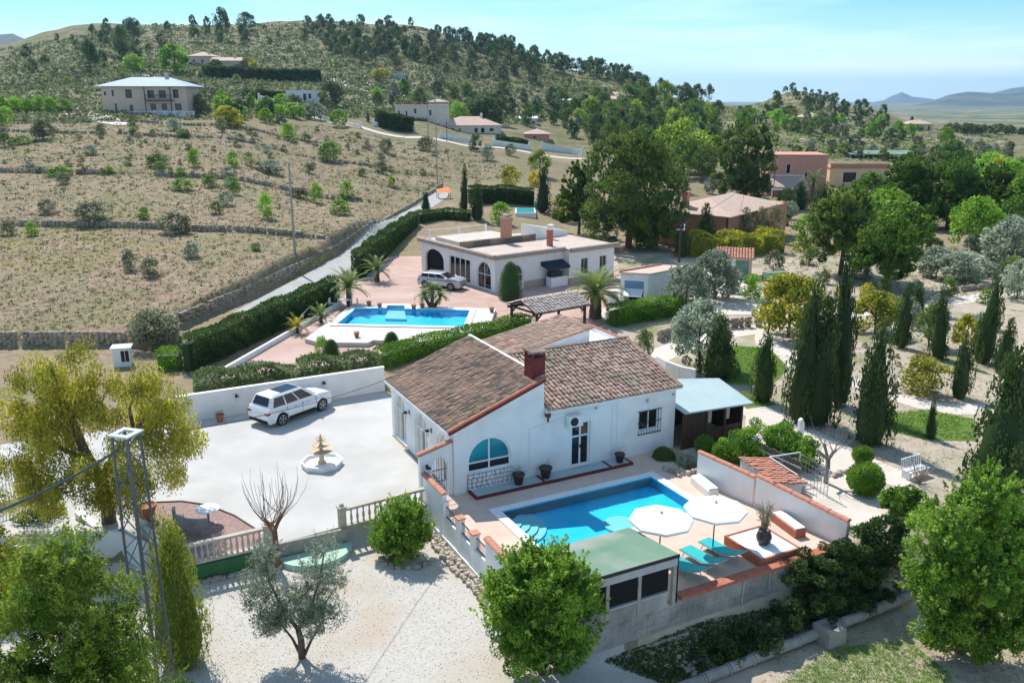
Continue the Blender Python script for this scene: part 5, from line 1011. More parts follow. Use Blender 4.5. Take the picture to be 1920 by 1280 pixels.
# ================================================================ second villa, plaza and pool
PLZ = [P(*q) for q in ((402, 697), (628, 572), (690, 512), (760, 452), (798, 432), (860, 440), (1150, 470), (1190, 590), (1120, 612), (1060, 622), (990, 640), (900, 662), (740, 668), (560, 700), (430, 722))]
mb = MB(); holed(mb, PLZ, [[(-14.6, 64.0), (-3.0, 64.0), (-3.0, 71.5), (-14.6, 71.5)]], lambda a, b, d: (a, b, .02 - d), .3); structure('plaza', mb, M['paving2'])
mb = MB(); mb.prism([P(*q) for q in ((1100, 600), (1160, 560), (1290, 575), (1300, 500), (1420, 520), (1440, 575), (1420, 590), (1290, 592), (1180, 600))], -.05, .03); structure('yard', mb, M['path'])
VA = R(36); vo = (-1.55, 78.2)
def vt(name, label, cat, x, y, z=0, group=None, rot=0): c, s = math.cos(VA), math.sin(VA); return thing(name, label, cat, (vo[0] + x * c - y * s, vo[1] + x * s + y * c, z), VA + rot, group)
v = vt('flat_roofed_villa', 'white single storey villa with flat roofs and brick chimneys behind the far pool', 'house', 0, 0)
vf = lambda x, z, d: (x, d, z); vl = lambda y, z, d: (d, y, z); vf2 = lambda x, z, d: (x, -1.0 + d, z)
Hh = 3.25; mb = MB(); wA = arch(1.2, 3.2, .75, 1.45, 10); holed(mb, [(0, -.1), (8, -.1), (8, Hh), (0, Hh)], [wA], vf); wl1 = arch(.7, 3.0, .1, 1.5, 10); wl2 = rect(4.2, 8.0, .1, 2.45); wl3 = arch(9.0, 12.6, .1, 1.6, 10, 1.0); holed(mb, [(0, -.1), (13.4, -.1), (13.4, Hh), (0, Hh)], [wl1, wl2, wl3], vl)
w1_, w2_ = rect(9.5, 10.4, .8, 2.35), rect(11.9, 12.8, .8, 2.35); holed(mb, [(8, -.1), (13.8, -.1), (13.8, Hh), (8, Hh)], [w1_, w2_], vf2)
mb.quad((8, 0, -.1), (8, -1, -.1), (8, -1, Hh), (8, 0, Hh)); mb.quad((13.8, -1, -.1), (13.8, 9, -.1), (13.8, 9, Hh), (13.8, -1, Hh)); mb.quad((0, 13.4, -.1), (13.8, 9, -.1), (13.8, 9, Hh), (0, 13.4, Hh)); mb.build('wall', M['offwhite'], v)
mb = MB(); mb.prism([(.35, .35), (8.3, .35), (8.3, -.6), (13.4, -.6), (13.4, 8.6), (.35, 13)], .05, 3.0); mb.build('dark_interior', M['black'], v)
window(v, 'arched_window', 1.2, 3.2, .75, 1.43, vf, nx=2, d=.14, archrise=1.0); window(v, 'arched_glazed_door', .7, 3.0, .1, 1.48, vl, nx=2, d=.14, archrise=1.15); window(v, 'glazed_door', 4.2, 8.0, .1, 2.45, vl, nx=4, d=.14, fw=.10); window(v, 'barred_window', 9.5, 10.4, .8, 2.35, vf2, nx=2, d=.14, frame='grey'); window(v, 'barred_window', 11.9, 12.8, .8, 2.35, vf2, nx=2, d=.14, frame='grey')
mb = MB(); mb.prism([(-.1, -.1), (8.1, -.1), (8.1, -1.1), (13.95, -1.1), (13.95, 9.1), (-.1, 13.5)], Hh + .0, Hh + .12); mb.build('roof_slab', M['concrete'] if 0 else mat('flat_roof_tile', (.60, .49, .42), (.52, .42, .36), .8, .85), v)
mb = MB()
for (x0, x1, y0, y1) in ((-.35, 8.0, -.4, .0), (7.95, 14.2, -1.45, -1.05), (-.4, .0, .0, 13.5)): mb.box(x0, x1, y0, y1, Hh - .12, Hh + .16)
mb.build('cornice', M['greyblock'] if 0 else mat('cornice_tile', (.40, .34, .28), (.32, .27, .22), 2, .9), v)
captiles(v, 'cornice_tile', (-.2, -.25, Hh + .17), (8.0, -.25, Hh + .17), 'tile_pale', .4, .2); captiles(v, 'cornice_tile', (8.0, -1.25, Hh + .17), (14.1, -1.25, Hh + .17), 'tile_pale', .4, .2); captiles(v, 'cornice_tile', (-.2, 13.4, Hh + .17), (-.2, -.2, Hh + .17), 'tile_pale', .4, .2)
mb = MB(); mb.box(.0, 9.0, 5.6, 6.0, Hh + .13, Hh + .72); mb.build('roof_upstand', M['tile_old'], v); mb = MB(); mb.box(.6, 7.5, 6.05, 11.5, Hh + .13, Hh + .5); mb.build('upper_roof', mat('upper_roof_tile', (.62, .55, .48), (.55, .47, .40), 1, .85), v)
mb = MB(); mb.wallprism([(9.2, Hh + .12), (13.6, Hh + .12), (13.6, Hh + .6), (9.2, Hh + 1.5)], 6.2, 8.4); mb.build('roof_hut', M['offwhite'], v)
mb = MB(); mb.box(4.9, 5.75, 5.3, 6.1, Hh + .7, Hh + 2.6); ck = mb.build('chimney', M['brickpink'], v); mb = MB(); mb.box(4.85, 5.8, 5.25, 6.15, Hh + 2.602, Hh + 2.75); mb.box(5.0, 5.6, 5.4, 6.0, Hh + 2.75, Hh + 3.0); mb.build('chimney_crown', M['tile_pale'], ck)
mb = MB(); mb.box(7.6, 8.05, 1.6, 2.05, Hh + .12, Hh + 1.7); mb.build('chimney', M['terracotta'], v); mb = MB(); mb.box(10.4, 10.8, 5.0, 5.4, Hh + .12, Hh + 1.4); mb.box(10.32, 10.88, 4.92, 5.48, Hh + 1.4, Hh + 1.6); mb.build('chimney', M['offwhite'], v)
mb = MB(); mb.box(.02, 8.0, -.05, -.003, .0, .75) if 0 else mb.box(3.3, 7.95, -.05, -.003, 0, .7); mb.box(8.05, 13.8, -1.05, -1.003, 0, .6); mb.build('stone_plinth', M['stone'], v)
for x in (.4, 4, 7.4):
    mb = MB(); mb.box(x, x + .18, 9.0 + .0, 9.18, Hh + .5, Hh + 1.3) if 0 else mb.box(x, x + .18, 12.4, 12.58, Hh + .12, Hh + 1.1); mb.build('roof_post', M['offwhite'], v)
mb = MB(); mb.box(.4, 7.5, 12.46, 12.52, Hh + 1.0, Hh + 1.06); mb.build('roof_rail', M['offwhite'], v)
aw = vt('awning', 'dark blue scalloped awning on the flat roofed villa above an outdoor kitchen', 'awning', 5.3, -.02, 0); mb = MB(); mb.add([(0, 0, 2.35), (2.6, 0, 2.35), (2.6, -1.3, 1.9), (0, -1.3, 1.9), (0, -1.3, 1.68), (2.6, -1.3, 1.68), (0, 0, 1.95), (2.6, 0, 1.95)], [(0, 1, 2, 3), (3, 2, 5, 4), (0, 3, 4, 6), (1, 7, 5, 2)]); mb.build('fabric', M['blueawn'], aw)
kc = vt('outdoor_kitchen', 'white outdoor kitchen counter with dark grill under the dark blue awning', 'counter', 5.6, -1.3, .02); mb = MB(); mb.box(0, 2.0, 0, .8, 0, .9); mb.build('counter_body', M['white'], kc); mb = MB(); mb.box(.2, 1.6, .3, .9, .902, 1.4); mb.build('grill_hood', M['darkmetal'], kc)
car('silver estate car parked before the glazed front of the flat roofed villa', -6.6, 80.4, math.atan2(-1.16, 2.39), 'carsilver', 4.6, 1.8, 1.52, roofglass=False)
# far pool
fp = gt('swimming_pool', 'far swimming pool with a square alcove and wide white deck before the flat roofed villa', 'swimming pool', 0, 0)
q = [P(632, 616), P(667, 587), P(725, 585.5), P(727, 580.5), P(759, 581), P(759, 587), P(881, 590), P(869, 621)]; k = len(q); zt = .34
def ring_outset(poly, o):
    r = []
    for i in range(len(poly)):
        p0, p1, p2 = Vector(poly[i - 1]), Vector(poly[i]), Vector(poly[(i + 1) % len(poly)]); d0 = (p1 - p0).normalized(); d1 = (p2 - p1).normalized(); n0 = Vector((-d0.y, d0.x)); n1 = Vector((-d1.y, d1.x)); m_ = (n0 + n1).normalized(); r.append(tuple(p1 + m_ * o / max(.4, m_.dot(n0))))
    return r
SGN = 1
out_ = ring_outset(q, .5)
if out_[0][1] > q[0][1]: out_ = ring_outset(q, -.5); SGN = -1
deck = [P(572, 643, .0), P(664, 576), P(930, 586), P(905, 653), P(700, 646), P(690, 651), P(600, 650)]
mb = MB(); holed(mb, deck, [ring_outset(q, .08 if out_ is not None and SGN > 0 else -.08)], lambda a, b, d: (a, b, zt - d), .3); kd = len(deck); mb.add([(a, b, zt) for a, b in deck] + [(a, b, -.3) for a, b in deck], [(i, (i + 1) % kd, kd + (i + 1) % kd, kd + i) for i in range(kd)]); mb.build('deck', M['whitedeck'] if 'whitedeck' in M else mat('pool_deck', (.66, .61, .56), (.60, .55, .50), 1, .85, world=True), fp)
mb = MB(); holed(mb, out_, [q], lambda a, b, d: (a, b, zt + .06 - d), .05); mb.build('coping', M['whitepaint'], fp)
mb = MB(); mb.add([(a, b, zt - .02) for a, b in q] + [(a, b, zt - .45) for a, b in q], [(i, (i + 1) % k, k + (i + 1) % k, k + i) for i in range(k)]); polyface(mb, q, lambda a, b, d: (a, b, zt - .45), 0); mb.build('basin', M['pool'], fp)  # shallow basin, shaped to show less of its shaded far side
mb = MB(); mb.prism([P(727, 584), P(759, 584.5), P(762, 600), P(722, 599)], zt - .44, zt - .25); mb.build('pool_step', M['poolstep'], fp)
mb = MB(); ar_ = sum(q[i][0] * q[(i + 1) % k][1] - q[(i + 1) % k][0] * q[i][1] for i in range(k)); mb.add([(a, b, zt - .07) for a, b in (q if ar_ > 0 else q[::-1])], [tuple(range(k))]); tag(mb.build('far_pool_water', M['water']), kind='structure')
# little things round the far pool
for i, (px, py, lab) in enumerate(((692, 573, 'small terracotta urn on the far pool edge beside the white garden table'), (712, 577, 'small terracotta urn on the far pool edge left of the alcove'), (776, 580, 'small terracotta urn on the far pool edge right of the alcove'), (792, 578, 'terracotta urn by the multi-stemmed palm at the far pool'), (922, 585, 'terracotta urn at the right corner of the far pool deck'), (669, 632, 'terracotta urn on the near pillar of the far pool wall'))):
    x, y = P(px, py, .34); o = pot(0, 0, 0, .8, lab, 'redpot', 'dry', 12); o.location = (x, y, .34)
x, y = P(648, 577); gtb = gt('garden_table', 'white garden table beside the far pool under the left palm', 'table', x, y, .02); mb = MB(); mb.box(-.6, .6, -.4, .4, .7, .74); mb.build('tabletop', M['whitepaint'], gtb)
for sx in (-.52, .52):
    for sy in (-.32, .32): mb = MB(); mb.box(sx - .03, sx + .03, sy - .03, sy + .03, 0, .7); mb.build('leg', M['whitepaint'], gtb)
for dx_, dy_, rz_, lab in ((-1.1, -.2, 1.4, 'white garden chair left of the white garden table'), (.9, -.5, -1.2, 'white garden chair right of the white garden table')):
    c = gt('garden_chair', lab, 'chair', x + dx_, y + dy_, .02, rz_); mb = MB(); mb.box(-.24, .24, -.24, .24, .40, .44); mb.build('seat', M['whitepaint'], c); mb = MB(); mb.box(-.24, .24, .21, .25, .442, .9); mb.build('backrest', M['whitepaint'], c)
    for sx in (-.2, .2):
        for sy in (-.2, .2): mb = MB(); mb.box(sx - .025, sx + .025, sy - .025, sy + .025, 0, .4); mb.build('leg', M['whitepaint'], c)
# pergola with pale tiled roof
pa, pb_, pc, pd = P(1005, 585, 2.3), P(1102, 568, 2.3), P(1078, 551, 2.3), P(968, 569, 2.3); rz_ = math.atan2(pb_[1] - pa[1], pb_[0] - pa[0]); Lx = math.hypot(pb_[0] - pa[0], pb_[1] - pa[1])
pg = gt('pergola', 'dark timber pergola with pale tiled pitched roof between far pool and date palm', 'pergola', pa[0], pa[1], .02, rz_); Dy = 3.4
tileroof(pg, 'roof_tiles', (-.2, Dy / 2, 2.85), (1, 0, 0), (0, -Dy / 2 - .2, -.65), Lx + .4, 2.0, 'tile_pale', seed=21, tw=.3); tileroof(pg, 'roof_tiles', (Lx + .2, Dy / 2, 2.85), (-1, 0, 0), (0, Dy / 2 + .2, -.65), Lx + .4, 2.0, 'tile_pale', seed=22, tw=.3)
mb = MB(); mb.add([(-.2, -.2, 2.14), (Lx + .2, -.2, 2.14), (Lx + .2, Dy / 2, 2.8), (-.2, Dy / 2, 2.8), (-.2, Dy + .2, 2.14), (Lx + .2, Dy + .2, 2.14)], [(0, 1, 2, 3), (3, 2, 5, 4)]); mb.build('roof_deck', M['wood'], pg)
for x0 in (.1, Lx - .25):
    for y0 in (.05, Dy - .2): mb = MB(); mb.box(x0, x0 + .16, y0, y0 + .16, 0, 2.2); mb.bar((x0 + .08, y0 + .08, 1.6), (x0 + .08 + (.6 if x0 < 1 else -.6), y0 + .08, 2.12), .1, .1); mb.build('post', M['wood'], pg)
mb = MB()
for y0 in (.05, Dy - .2): mb.box(-.2, Lx + .2, y0, y0 + .14, 2.0, 2.16)
for x0 in (.1, Lx / 2, Lx - .25): mb.box(x0, x0 + .14, .2, Dy - .2, 2.02, 2.14)
mb.build('beam', M['wood'], pg)
# garage with a tilted white door
ga, gb_ = P(1162, 573), P(1213, 576); rz_ = math.atan2(gb_[1] - ga[1], gb_[0] - ga[0]); g_ = gt('garage', 'white garage with half open tilting door right of the date palm', 'garage', ga[0], ga[1], .0, rz_ + .0); Lg = math.hypot(gb_[0] - ga[0], gb_[1] - ga[1]); gd = 5.2
# side wall runs back to the right; front faces the viewer's left
A2 = Vector((*P(1290, 560), 0)) - Vector((*gb_, 0)); ra = math.atan2(A2.y, A2.x) - rz_; dx_, dy_ = math.cos(ra) * gd, math.sin(ra) * gd
mb = MB(); hole = rect(.35, Lg - .35, .0, 2.25); holed(mb, [(0, -.1), (Lg, -.1), (Lg, 2.85), (0, 2.85)], [hole], lambda x, z, d: (x, d, z), .25)
mb.quad((Lg, 0, -.1), (Lg + dx_, dy_, -.1), (Lg + dx_, dy_, 2.85), (Lg, 0, 2.85)); mb.quad((0, 0, -.1), (0, 0, 2.85), (dx_, dy_, 2.85), (dx_, dy_, -.1)); mb.quad((dx_, dy_, -.1), (dx_, dy_, 2.85), (Lg + dx_, dy_, 2.85), (Lg + dx_, dy_, -.1)); mb.build('wall', M['white'], g_)
mb = MB(); mb.add([(-.15, -.15, 2.86), (Lg + .15, -.15, 2.86), (Lg + dx_ + .15, dy_ + .15, 2.86), (dx_ - .15, dy_ + .15, 2.86), (-.15, -.15, 2.98), (Lg + .15, -.15, 2.98), (Lg + dx_ + .15, dy_ + .15, 2.98), (dx_ - .15, dy_ + .15, 2.98)], [(3, 2, 1, 0), (4, 5, 6, 7), (0, 1, 5, 4), (1, 2, 6, 5), (2, 3, 7, 6), (3, 0, 4, 7)]); mb.build('roof_slab', mat('garage_roof', (.66, .50, .42), (.58, .42, .35), 1, .85), g_); captiles(g_, 'roof_edge_tile', (-.1, -.05, 3.0), (dx_ - .1, dy_, 3.0), 'terracotta', .4, .14)
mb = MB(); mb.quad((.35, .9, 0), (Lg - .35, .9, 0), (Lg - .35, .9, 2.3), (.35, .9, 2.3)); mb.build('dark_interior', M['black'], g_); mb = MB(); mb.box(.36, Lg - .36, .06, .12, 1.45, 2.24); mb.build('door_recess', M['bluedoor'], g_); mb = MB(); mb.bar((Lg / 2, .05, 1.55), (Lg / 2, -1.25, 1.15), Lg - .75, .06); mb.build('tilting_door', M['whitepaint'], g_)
x, y = P(1158, 572); mb = MB(); mb.box(-.5, .5, -.2, .2, 0, 1.3); b = gt('gate_pillar', 'white pillar with dark opening left of the garage', 'pillar', x - .4, y, 0, .5); mb.build('pillar_body', M['white'], b); mb = MB(); mb.box(-.2, .0, -.22, -.202, .7, .9); mb.build('letter_slot', M['darkmetal'], b)
x, y = P(1385, 520); ob = gt('outbuilding', 'small outbuilding with tiled roof and white pillar behind the grey olive tree', 'shed', x, y, 0, -.25); mb = MB(); mb.box(-2.2, 1.2, 0, 2.6, 0, 2.0); mb.build('wall', M['beige'], ob); mb = MB(); mb.box(-.9, -.4, -.06, -.003, 0, 1.9); mb.build('pillar', M['white'], ob); mb = MB(); mb.box(-.35, .9, -.05, -.003, .1, 1.7); mb.build('door', M['greenroof'], ob); tileroof(ob, 'roof_tiles', (-2.4, 2.8, 2.5), (1, 0, 0), (0, -3.2, -.5), 3.8, 3.25, 'orangetile', seed=31, tw=.3)
# brick house with hipped pale roof
def hiproof(mb, x0, x1, y0, y1, z, h, o=.4, ridge=None):
    x0 -= o; x1 += o; y0 -= o; y1 += o; w = min(x1 - x0, y1 - y0) / 2
    if x1 - x0 > y1 - y0: r0, r1 = (x0 + w, (y0 + y1) / 2, z + h), (x1 - w, (y0 + y1) / 2, z + h)
    else: r0, r1 = ((x0 + x1) / 2, y0 + w, z + h), ((x0 + x1) / 2, y1 - w, z + h)
    vs = [(x0, y0, z), (x1, y0, z), (x1, y1, z), (x0, y1, z), r0, r1]
    if x1 - x0 > y1 - y0: fs = [(0, 1, 5, 4), (1, 2, 5), (2, 3, 4, 5), (3, 0, 4)]
    else: fs = [(0, 1, 4), (1, 2, 5, 4), (2, 3, 5), (3, 0, 4, 5)]
    mb.add(vs, fs); mb.add([(a, b, z - .12) for a, b, _ in vs[:4]], [(3, 2, 1, 0)]); mb.add([(a, b, zz) for zz in (z - .12, z) for a, b, _ in vs[:4]], [(0, 1, 5, 4), (1, 2, 6, 5), (2, 3, 7, 6), (3, 0, 4, 7)])
bc, bd = P(1362, 468), P(1472, 432); rz_ = math.atan2(bd[1] - bc[1], bd[0] - bc[0]); Lb = math.hypot(bd[0] - bc[0], bd[1] - bc[1]); bh = gt('pink_brick_house', 'low pink brick house with pale hipped tile roof behind the yellow-green hedge', 'house', bc[0], bc[1], 0, rz_)
mb = MB(); holes = [arch(1.6, 3.2, .4, 1.5, 8)]; holed(mb, [(0, -.1), (Lb, -.1), (Lb, 3.9), (0, 3.9)], holes, lambda x, z, d: (x, d, z)); mb.box(.0, Lb, .3, 9.5, -.1, 3.9); mb.build('wall', M['brickpink'], bh); mb = MB(); mb.quad((1.5, .22, .3), (3.3, .22, .3), (3.3, .22, 2.5), (1.5, .22, 2.5)); mb.build('window', M['glass'], bh)
mb = MB(); hiproof(mb, 0, Lb - 3, 0, 9.5, 3.95, 1.5, .5); mb.build('roof', M['tile_far'], bh); mb = MB(); mb.box(1.2, 1.9, 6, 6.7, 4.3, 6.2); mb.box(1.1, 2.0, 5.9, 6.8, 6.2, 6.35); mb.build('chimney', M['orangetile'], bh)
# ---- houses farther off: walls, openings, roofs
def house(name, label, px0, px1, pb, ptw, m, kind='hip', roofm='tile_far', depth=8., rot=0., rh=1.6, wins=(), two=False, chim=True, zoff=0., over=.45, cat='house', dist=None):
    """front wall from photo column px0 to px1 standing on row pb, wall top at row ptw; wins: (x0, x1, z0, z1) as fractions of the front"""
    x0, y0, z0 = G((px0 + px1) / 2, pb); z0 += zoff; f = CP + (640 - pb) / F * SP; w = (px1 - px0) / F / f * y0 / math.cos(rot); h = ZR(x0, y0, ptw) - z0
    t = thing(name, label, cat, (x0, y0, z0), rot); mb = MB(); fn = lambda x, z, d: (x, d, z); hs_ = [rect((a - .5) * w, (b - .5) * w, c * h, e * h) for a, b, c, e in wins]
    holed(mb, [(-w / 2, -2), (w / 2, -2), (w / 2, h), (-w / 2, h)], hs_, fn, .25); mb.box(-w / 2, w / 2, .26, depth, -2, h); mb.build('wall', M[m], t)
    for a, b, c, e in wins:
        wn = MB(); xa, xb, za, zb = (a - .5) * w, (b - .5) * w, c * h, e * h; wn.box(xa, xb, .1, .16, za, za + .1); wn.box(xa, xb, .1, .16, zb - .1, zb); wn.box(xa, xa + .1, .1, .16, za + .1, zb - .1); wn.box(xb - .1, xb, .1, .16, za + .1, zb - .1); wf = wn.build('window', M['whitepaint'], t); pm = MB(); pm.box(xa, xb, .18, .22, za, zb); pm.build('pane', M['glass'], wf)
    if kind == 'hip': mb = MB(); hiproof(mb, -w / 2, w / 2, 0, depth, h + .13, rh, over); mb.build('roof', M[roofm], t)
    elif kind == 'gable': mb = MB(); mb.add([(-w / 2 - over, -over, h), (w / 2 + over, -over, h), (w / 2 + over, depth / 2, h + rh), (-w / 2 - over, depth / 2, h + rh), (w / 2 + over, depth + over, h), (-w / 2 - over, depth + over, h)], [(0, 1, 2, 3), (3, 2, 4, 5)]); mb.add([(-w / 2, 0, h), (-w / 2, depth, h), (-w / 2, depth / 2, h + rh), (w / 2, 0, h), (w / 2, depth, h), (w / 2, depth / 2, h + rh)], [(0, 2, 1), (3, 4, 5)]); mb.build('roof', M[roofm], t)
    else:
        mb = MB(); mb.box(-w / 2 - .15, w / 2 + .15, -.15, depth + .15, h + .002, h + .22); mb.build('roof', M[roofm], t)
    if chim: mb = MB(); mb.box(w * .18, w * .18 + .7, depth * .45, depth * .45 + .7, h + .3, h + rh + 1.1); mb.build('chimney', M[m], t)
    return t, w, h
t, w, h = house('two_storey_house', 'beige two storey house with grey-blue hipped roof and long balcony on the left hillside', 197, 352, 213, 163, 'beige', 'hip', 'slate', 10, .06, 2.0, [(.27, .36, .55, .93), (.83, .91, .55, .93), (.53, .62, .55, .9), (.66, .76, .55, .9), (.55, .63, .1, .4), (.68, .76, .1, .4), (.84, .93, .1, .4), (.02, .06, .65, .85), (.11, .15, .62, .9), (.13, .17, .05, .4), (.3, .36, .05, .35)], over=1.0)
mb = MB(); mb.box(w * .02, w * .34, -1.3, -.003, h * .47, h * .51); bl = mb.build('balcony', M['wood'], t); mb = MB(); mb.box(w * .02, w * .34, -1.32, -1.28, h * .68, h * .7); [mb.box(w * .02 + i * w * .32 / 24, w * .02 + i * w * .32 / 24 + .04, -1.32, -1.28, h * .51, h * .68) for i in range(25)]; mb.build('balcony_railing', M['darkmetal'], bl); 
for f in (.02, .32): mb = MB(); mb.box(w * f, w * f + .18, -1.3, -1.12, 0, h); mb.build('balcony_post', M['wood'], t)
x0, y0, z0 = G(215, 216); t2, L2 = runthing('terrace_balustrade', 'white balustraded terrace wall before the two storey hillside house', 'wall', (t.location.x - w * .2, t.location.y - 2.6), (t.location.x + w * .62, t.location.y - 2.4), t.location.z - .6); mb = MB(); mb.box(0, L2, -.1, .1, -2.5, .35); mb.box(0, L2, -.1, .1, 1.0, 1.12); [mb.box(i * L2 / 7 - .12, i * L2 / 7 + .12, -.15, .15, .35, 1.2) for i in range(8)]; mb.build('wall', M['white'], t2); mb = MB(); [mb.box(i * L2 / 60, i * L2 / 60 + .1, -.05, .05, .35, 1.0) for i in range(60)]; tag(mb.build('balusters', M['white'], t2), kind='stuff')
house('terracotta_roofed_house', 'small beige house with terracotta roof, left of the pair high on the slope', 352, 394, 122, 106, 'beige', 'hip', 'tile_far', 9, -.15, 1.7, [(.2, .35, .2, .7), (.6, .75, .2, .7)])
house('terracotta_roofed_house', 'small beige house with flatter terracotta roof, right of the pair high on the slope', 398, 452, 130, 114, 'beige', 'gable', 'tile_far', 8, .05, 1.3, [(.75, .9, 0, .6)])
house('modern_white_house', 'white flat roofed house with dark windows beside the dark round tree on the slope', 538, 592, 192, 171, 'white', 'flat', 'whitepaint', 8, .05, .3, [(.06, .20, .3, .62), (.23, .46, .3, .62), (.56, .70, .15, .8), (.74, .86, .3, .8)], chim=False)
house('cream_house', 'cream flat roofed house with small windows behind the round bright green tree', 742, 842, 226, 199, 'cream', 'flat', 'tile_far', 9, .1, .6, [(.05, .09, .25, .7), (.19, .23, .25, .7), (.34, .40, .45, .85), (.62, .68, .3, .75)], chim=False)
house('roof_storey', 'pale upper storey with tiled roof rising behind the cream flat roofed house', 803, 840, 202, 192, 'cream', 'hip', 'tile_far', 6, .1, .9, [(.3, .4, .2, .7)], chim=False, zoff=2.5)
t, w, h = house('pink_roofed_house', 'pink roofed bungalow with arched porch along the white roadside wall', 826, 940, 250, 236, 'cream', 'hip', 'tile_far', 12, .12, 2.4, [(.07, .15, .05, .75), (.18, .24, .2, .7), (.30, .34, .2, .7), (.55, .62, .0, .75), (.66, .73, .0, .75), (.8, .88, .2, .7)])
house('low_roofed_annex', 'low tiled annex behind the gate in the white roadside wall', 985, 1030, 262, 252, 'pinkwall', 'hip', 'tile_far', 7, 0, 1.4, [(.3, .5, .2, .7)], chim=False)
house('flat_canopy', 'white topped canopy over the terrace left of the big pine', 975, 1006, 232, 222, 'offwhite', 'gable', 'whitepaint', 5, 0, .7, [], chim=False)
house('long_beige_house', 'long beige house with flat pinkish roofs among pines on the far slope', 1093, 1160, 205, 186, 'beige', 'gable', 'tile_far', 9, .05, 1.2, [(.1, .2, .2, .7), (.4, .5, .2, .7), (.7, .8, .2, .7)], chim=False)
house('beige_gabled_house', 'beige gabled house half hidden by the tall pine on the far slope', 1156, 1190, 204, 180, 'beige', 'gable', 'tile_far', 9, .3, 1.6, [(.3, .45, .3, .7)], chim=False)
house('white_shed', 'small white shed with parked cover among pines below the long beige house', 1052, 1072, 197, 188, 'whitepaint', 'gable', 'whitepaint', 4, 0, .5, [], chim=False)
t, w, h = house('pink_house', 'pink two storey house with tiled terrace roof behind the dark cypress clump', 1438, 1545, 368, 292, 'pinkwall', 'flat', 'pinkwall', 9, -.06, .4, [(.30, .38, .55, .80), (.25, .33, .02, .35), (.62, .68, .4, .6)], chim=False)
mb = MB(); mb.add([(-w * .5, -4.2, h * .28), (w * .12, -4.2, h * .28), (w * .12, -.003, h * .50), (-w * .5, -.003, h * .50), (-w * .5, -4.2, h * .25), (w * .12, -4.2, h * .25)], [(0, 1, 2, 3), (4, 5, 1, 0)]); mb.build('terrace_roof', M['tile_pale'], t); mb = MB(); mb.box(-w * .5, w * .12, -.1, -.004, h * .505, h * .53); mb.box(-w * .5, w * .12, -4.2, -4.05, h * .2, h * .25); mb.build('white_band', M['white'], t); 
for f in (-.5, -.3, -.1, .1): mb = MB(); mb.box(w * f, w * f + .25, -4.1, -3.85, -1, h * .25); mb.build('porch_column', M['beige'], t)
t, w, h = house('yellow_house', 'low yellow house with flat cluttered roof terrace right of the pink house', 1555, 1662, 352, 316, 'yellowwall', 'flat', 'brickpink', 9, -.04, .3, [(.22, .46, .25, .82)], chim=False)
mb = MB(); mb.box(-w * .5, w * .5, .2, .35, h + .22, h + 1.0); mb.build('roof_parapet', M['brickpink'], t)
house('yellow_roofed_house', 'small ochre house with pale terracotta roof on the wooded knoll', 1508, 1546, 226, 220, 'yellowwall', 'hip', 'tile_far', 9, .1, 1.8, [(.3, .45, .2, .7)], chim=False); house('ochre_gazebo', 'little ochre gazebo with pyramid roof below the wooded knoll', 1576, 1594, 240, 234, 'yellowwall', 'hip', 'tile_far', 4, 0, 1.6, [], chim=False)
house('terracotta_bungalow', 'ochre bungalow with terracotta hipped roof at the right edge of the slope', 1700, 1748, 246, 233, 'yellowwall', 'hip', 'tile_far', 9, -.05, 1.6, [(.15, .3, .1, .8), (.5, .65, .1, .8), (.8, .9, .1, .8)])
house('blue_shed', 'tiny blue-grey shed on the slope above the cream house', 738, 760, 149, 140, 'slate', 'flat', 'whitepaint', 5, 0, .2, [], chim=False); house('grey_tank_house', 'small grey tank house on the terrace right of the bungalow', 1757, 1778, 262, 248, 'greyblock', 'flat', 'concrete2', 5, 0, .2, [], chim=False)
# small flat glasshouse sheet and a turquoise pool
gx, gy, gz = G(1660, 298); t = gt('shade_house', 'long low green shade netting roof behind the yellow house', 'shade house', gx, gy, gz); mb = MB(); mb.add([(-11, -2, 1.5), (9, -2, 1.5), (9, 6, 2.1), (-11, 6, 2.1)], [(0, 1, 2, 3)]); mb.box(-11, 9, -2.05, -2.0, 1.3, 1.5); mb.build('roof', M['greenroof'], t); 
for x in (-11, -4.5, 2, 8.8): mb = MB(); mb.box(x, x + .15, -2, -1.85, -.5, 1.5); mb.build('post', M['grey'], t)
gx, gy, gz = G(985, 400); t = gt('raised_pool', 'small low turquoise pool with white rim behind the flat roofed villa', 'swimming pool', gx, gy, gz); mb = MB(); mb.box(-1.5, 1.5, -3, 3, -.5, .45); mb.build('pool_wall', M['whitepaint'], t); mb = MB(); mb.box(-1.3, 1.3, -2.8, 2.8, .452, .47); mb.build('water_surface', mat('raised_pool_water', (.10, .55, .60), rough=.1, spec=.6), t)
gx, gy, gz = G(832, 372); t = gt('orange_canopy', 'orange awning roof among shrubs at the top of the lane', 'awning', gx, gy, gz, .3); mb = MB(); mb.add([(-1.1, -.7, .9), (1.1, -.7, 1.1), (1.1, .9, 1.7), (-1.1, .9, 1.4)], [(0, 1, 2, 3)]); mb.build('fabric', M['orange'], t); 
for x in (-1.0, .9):
    for y in (-.6, .7): mb = MB(); mb.box(x, x + .08, y, y + .08, -.3, 1.0 + (y > 0) * .4); mb.build('post', M['wood'], t)
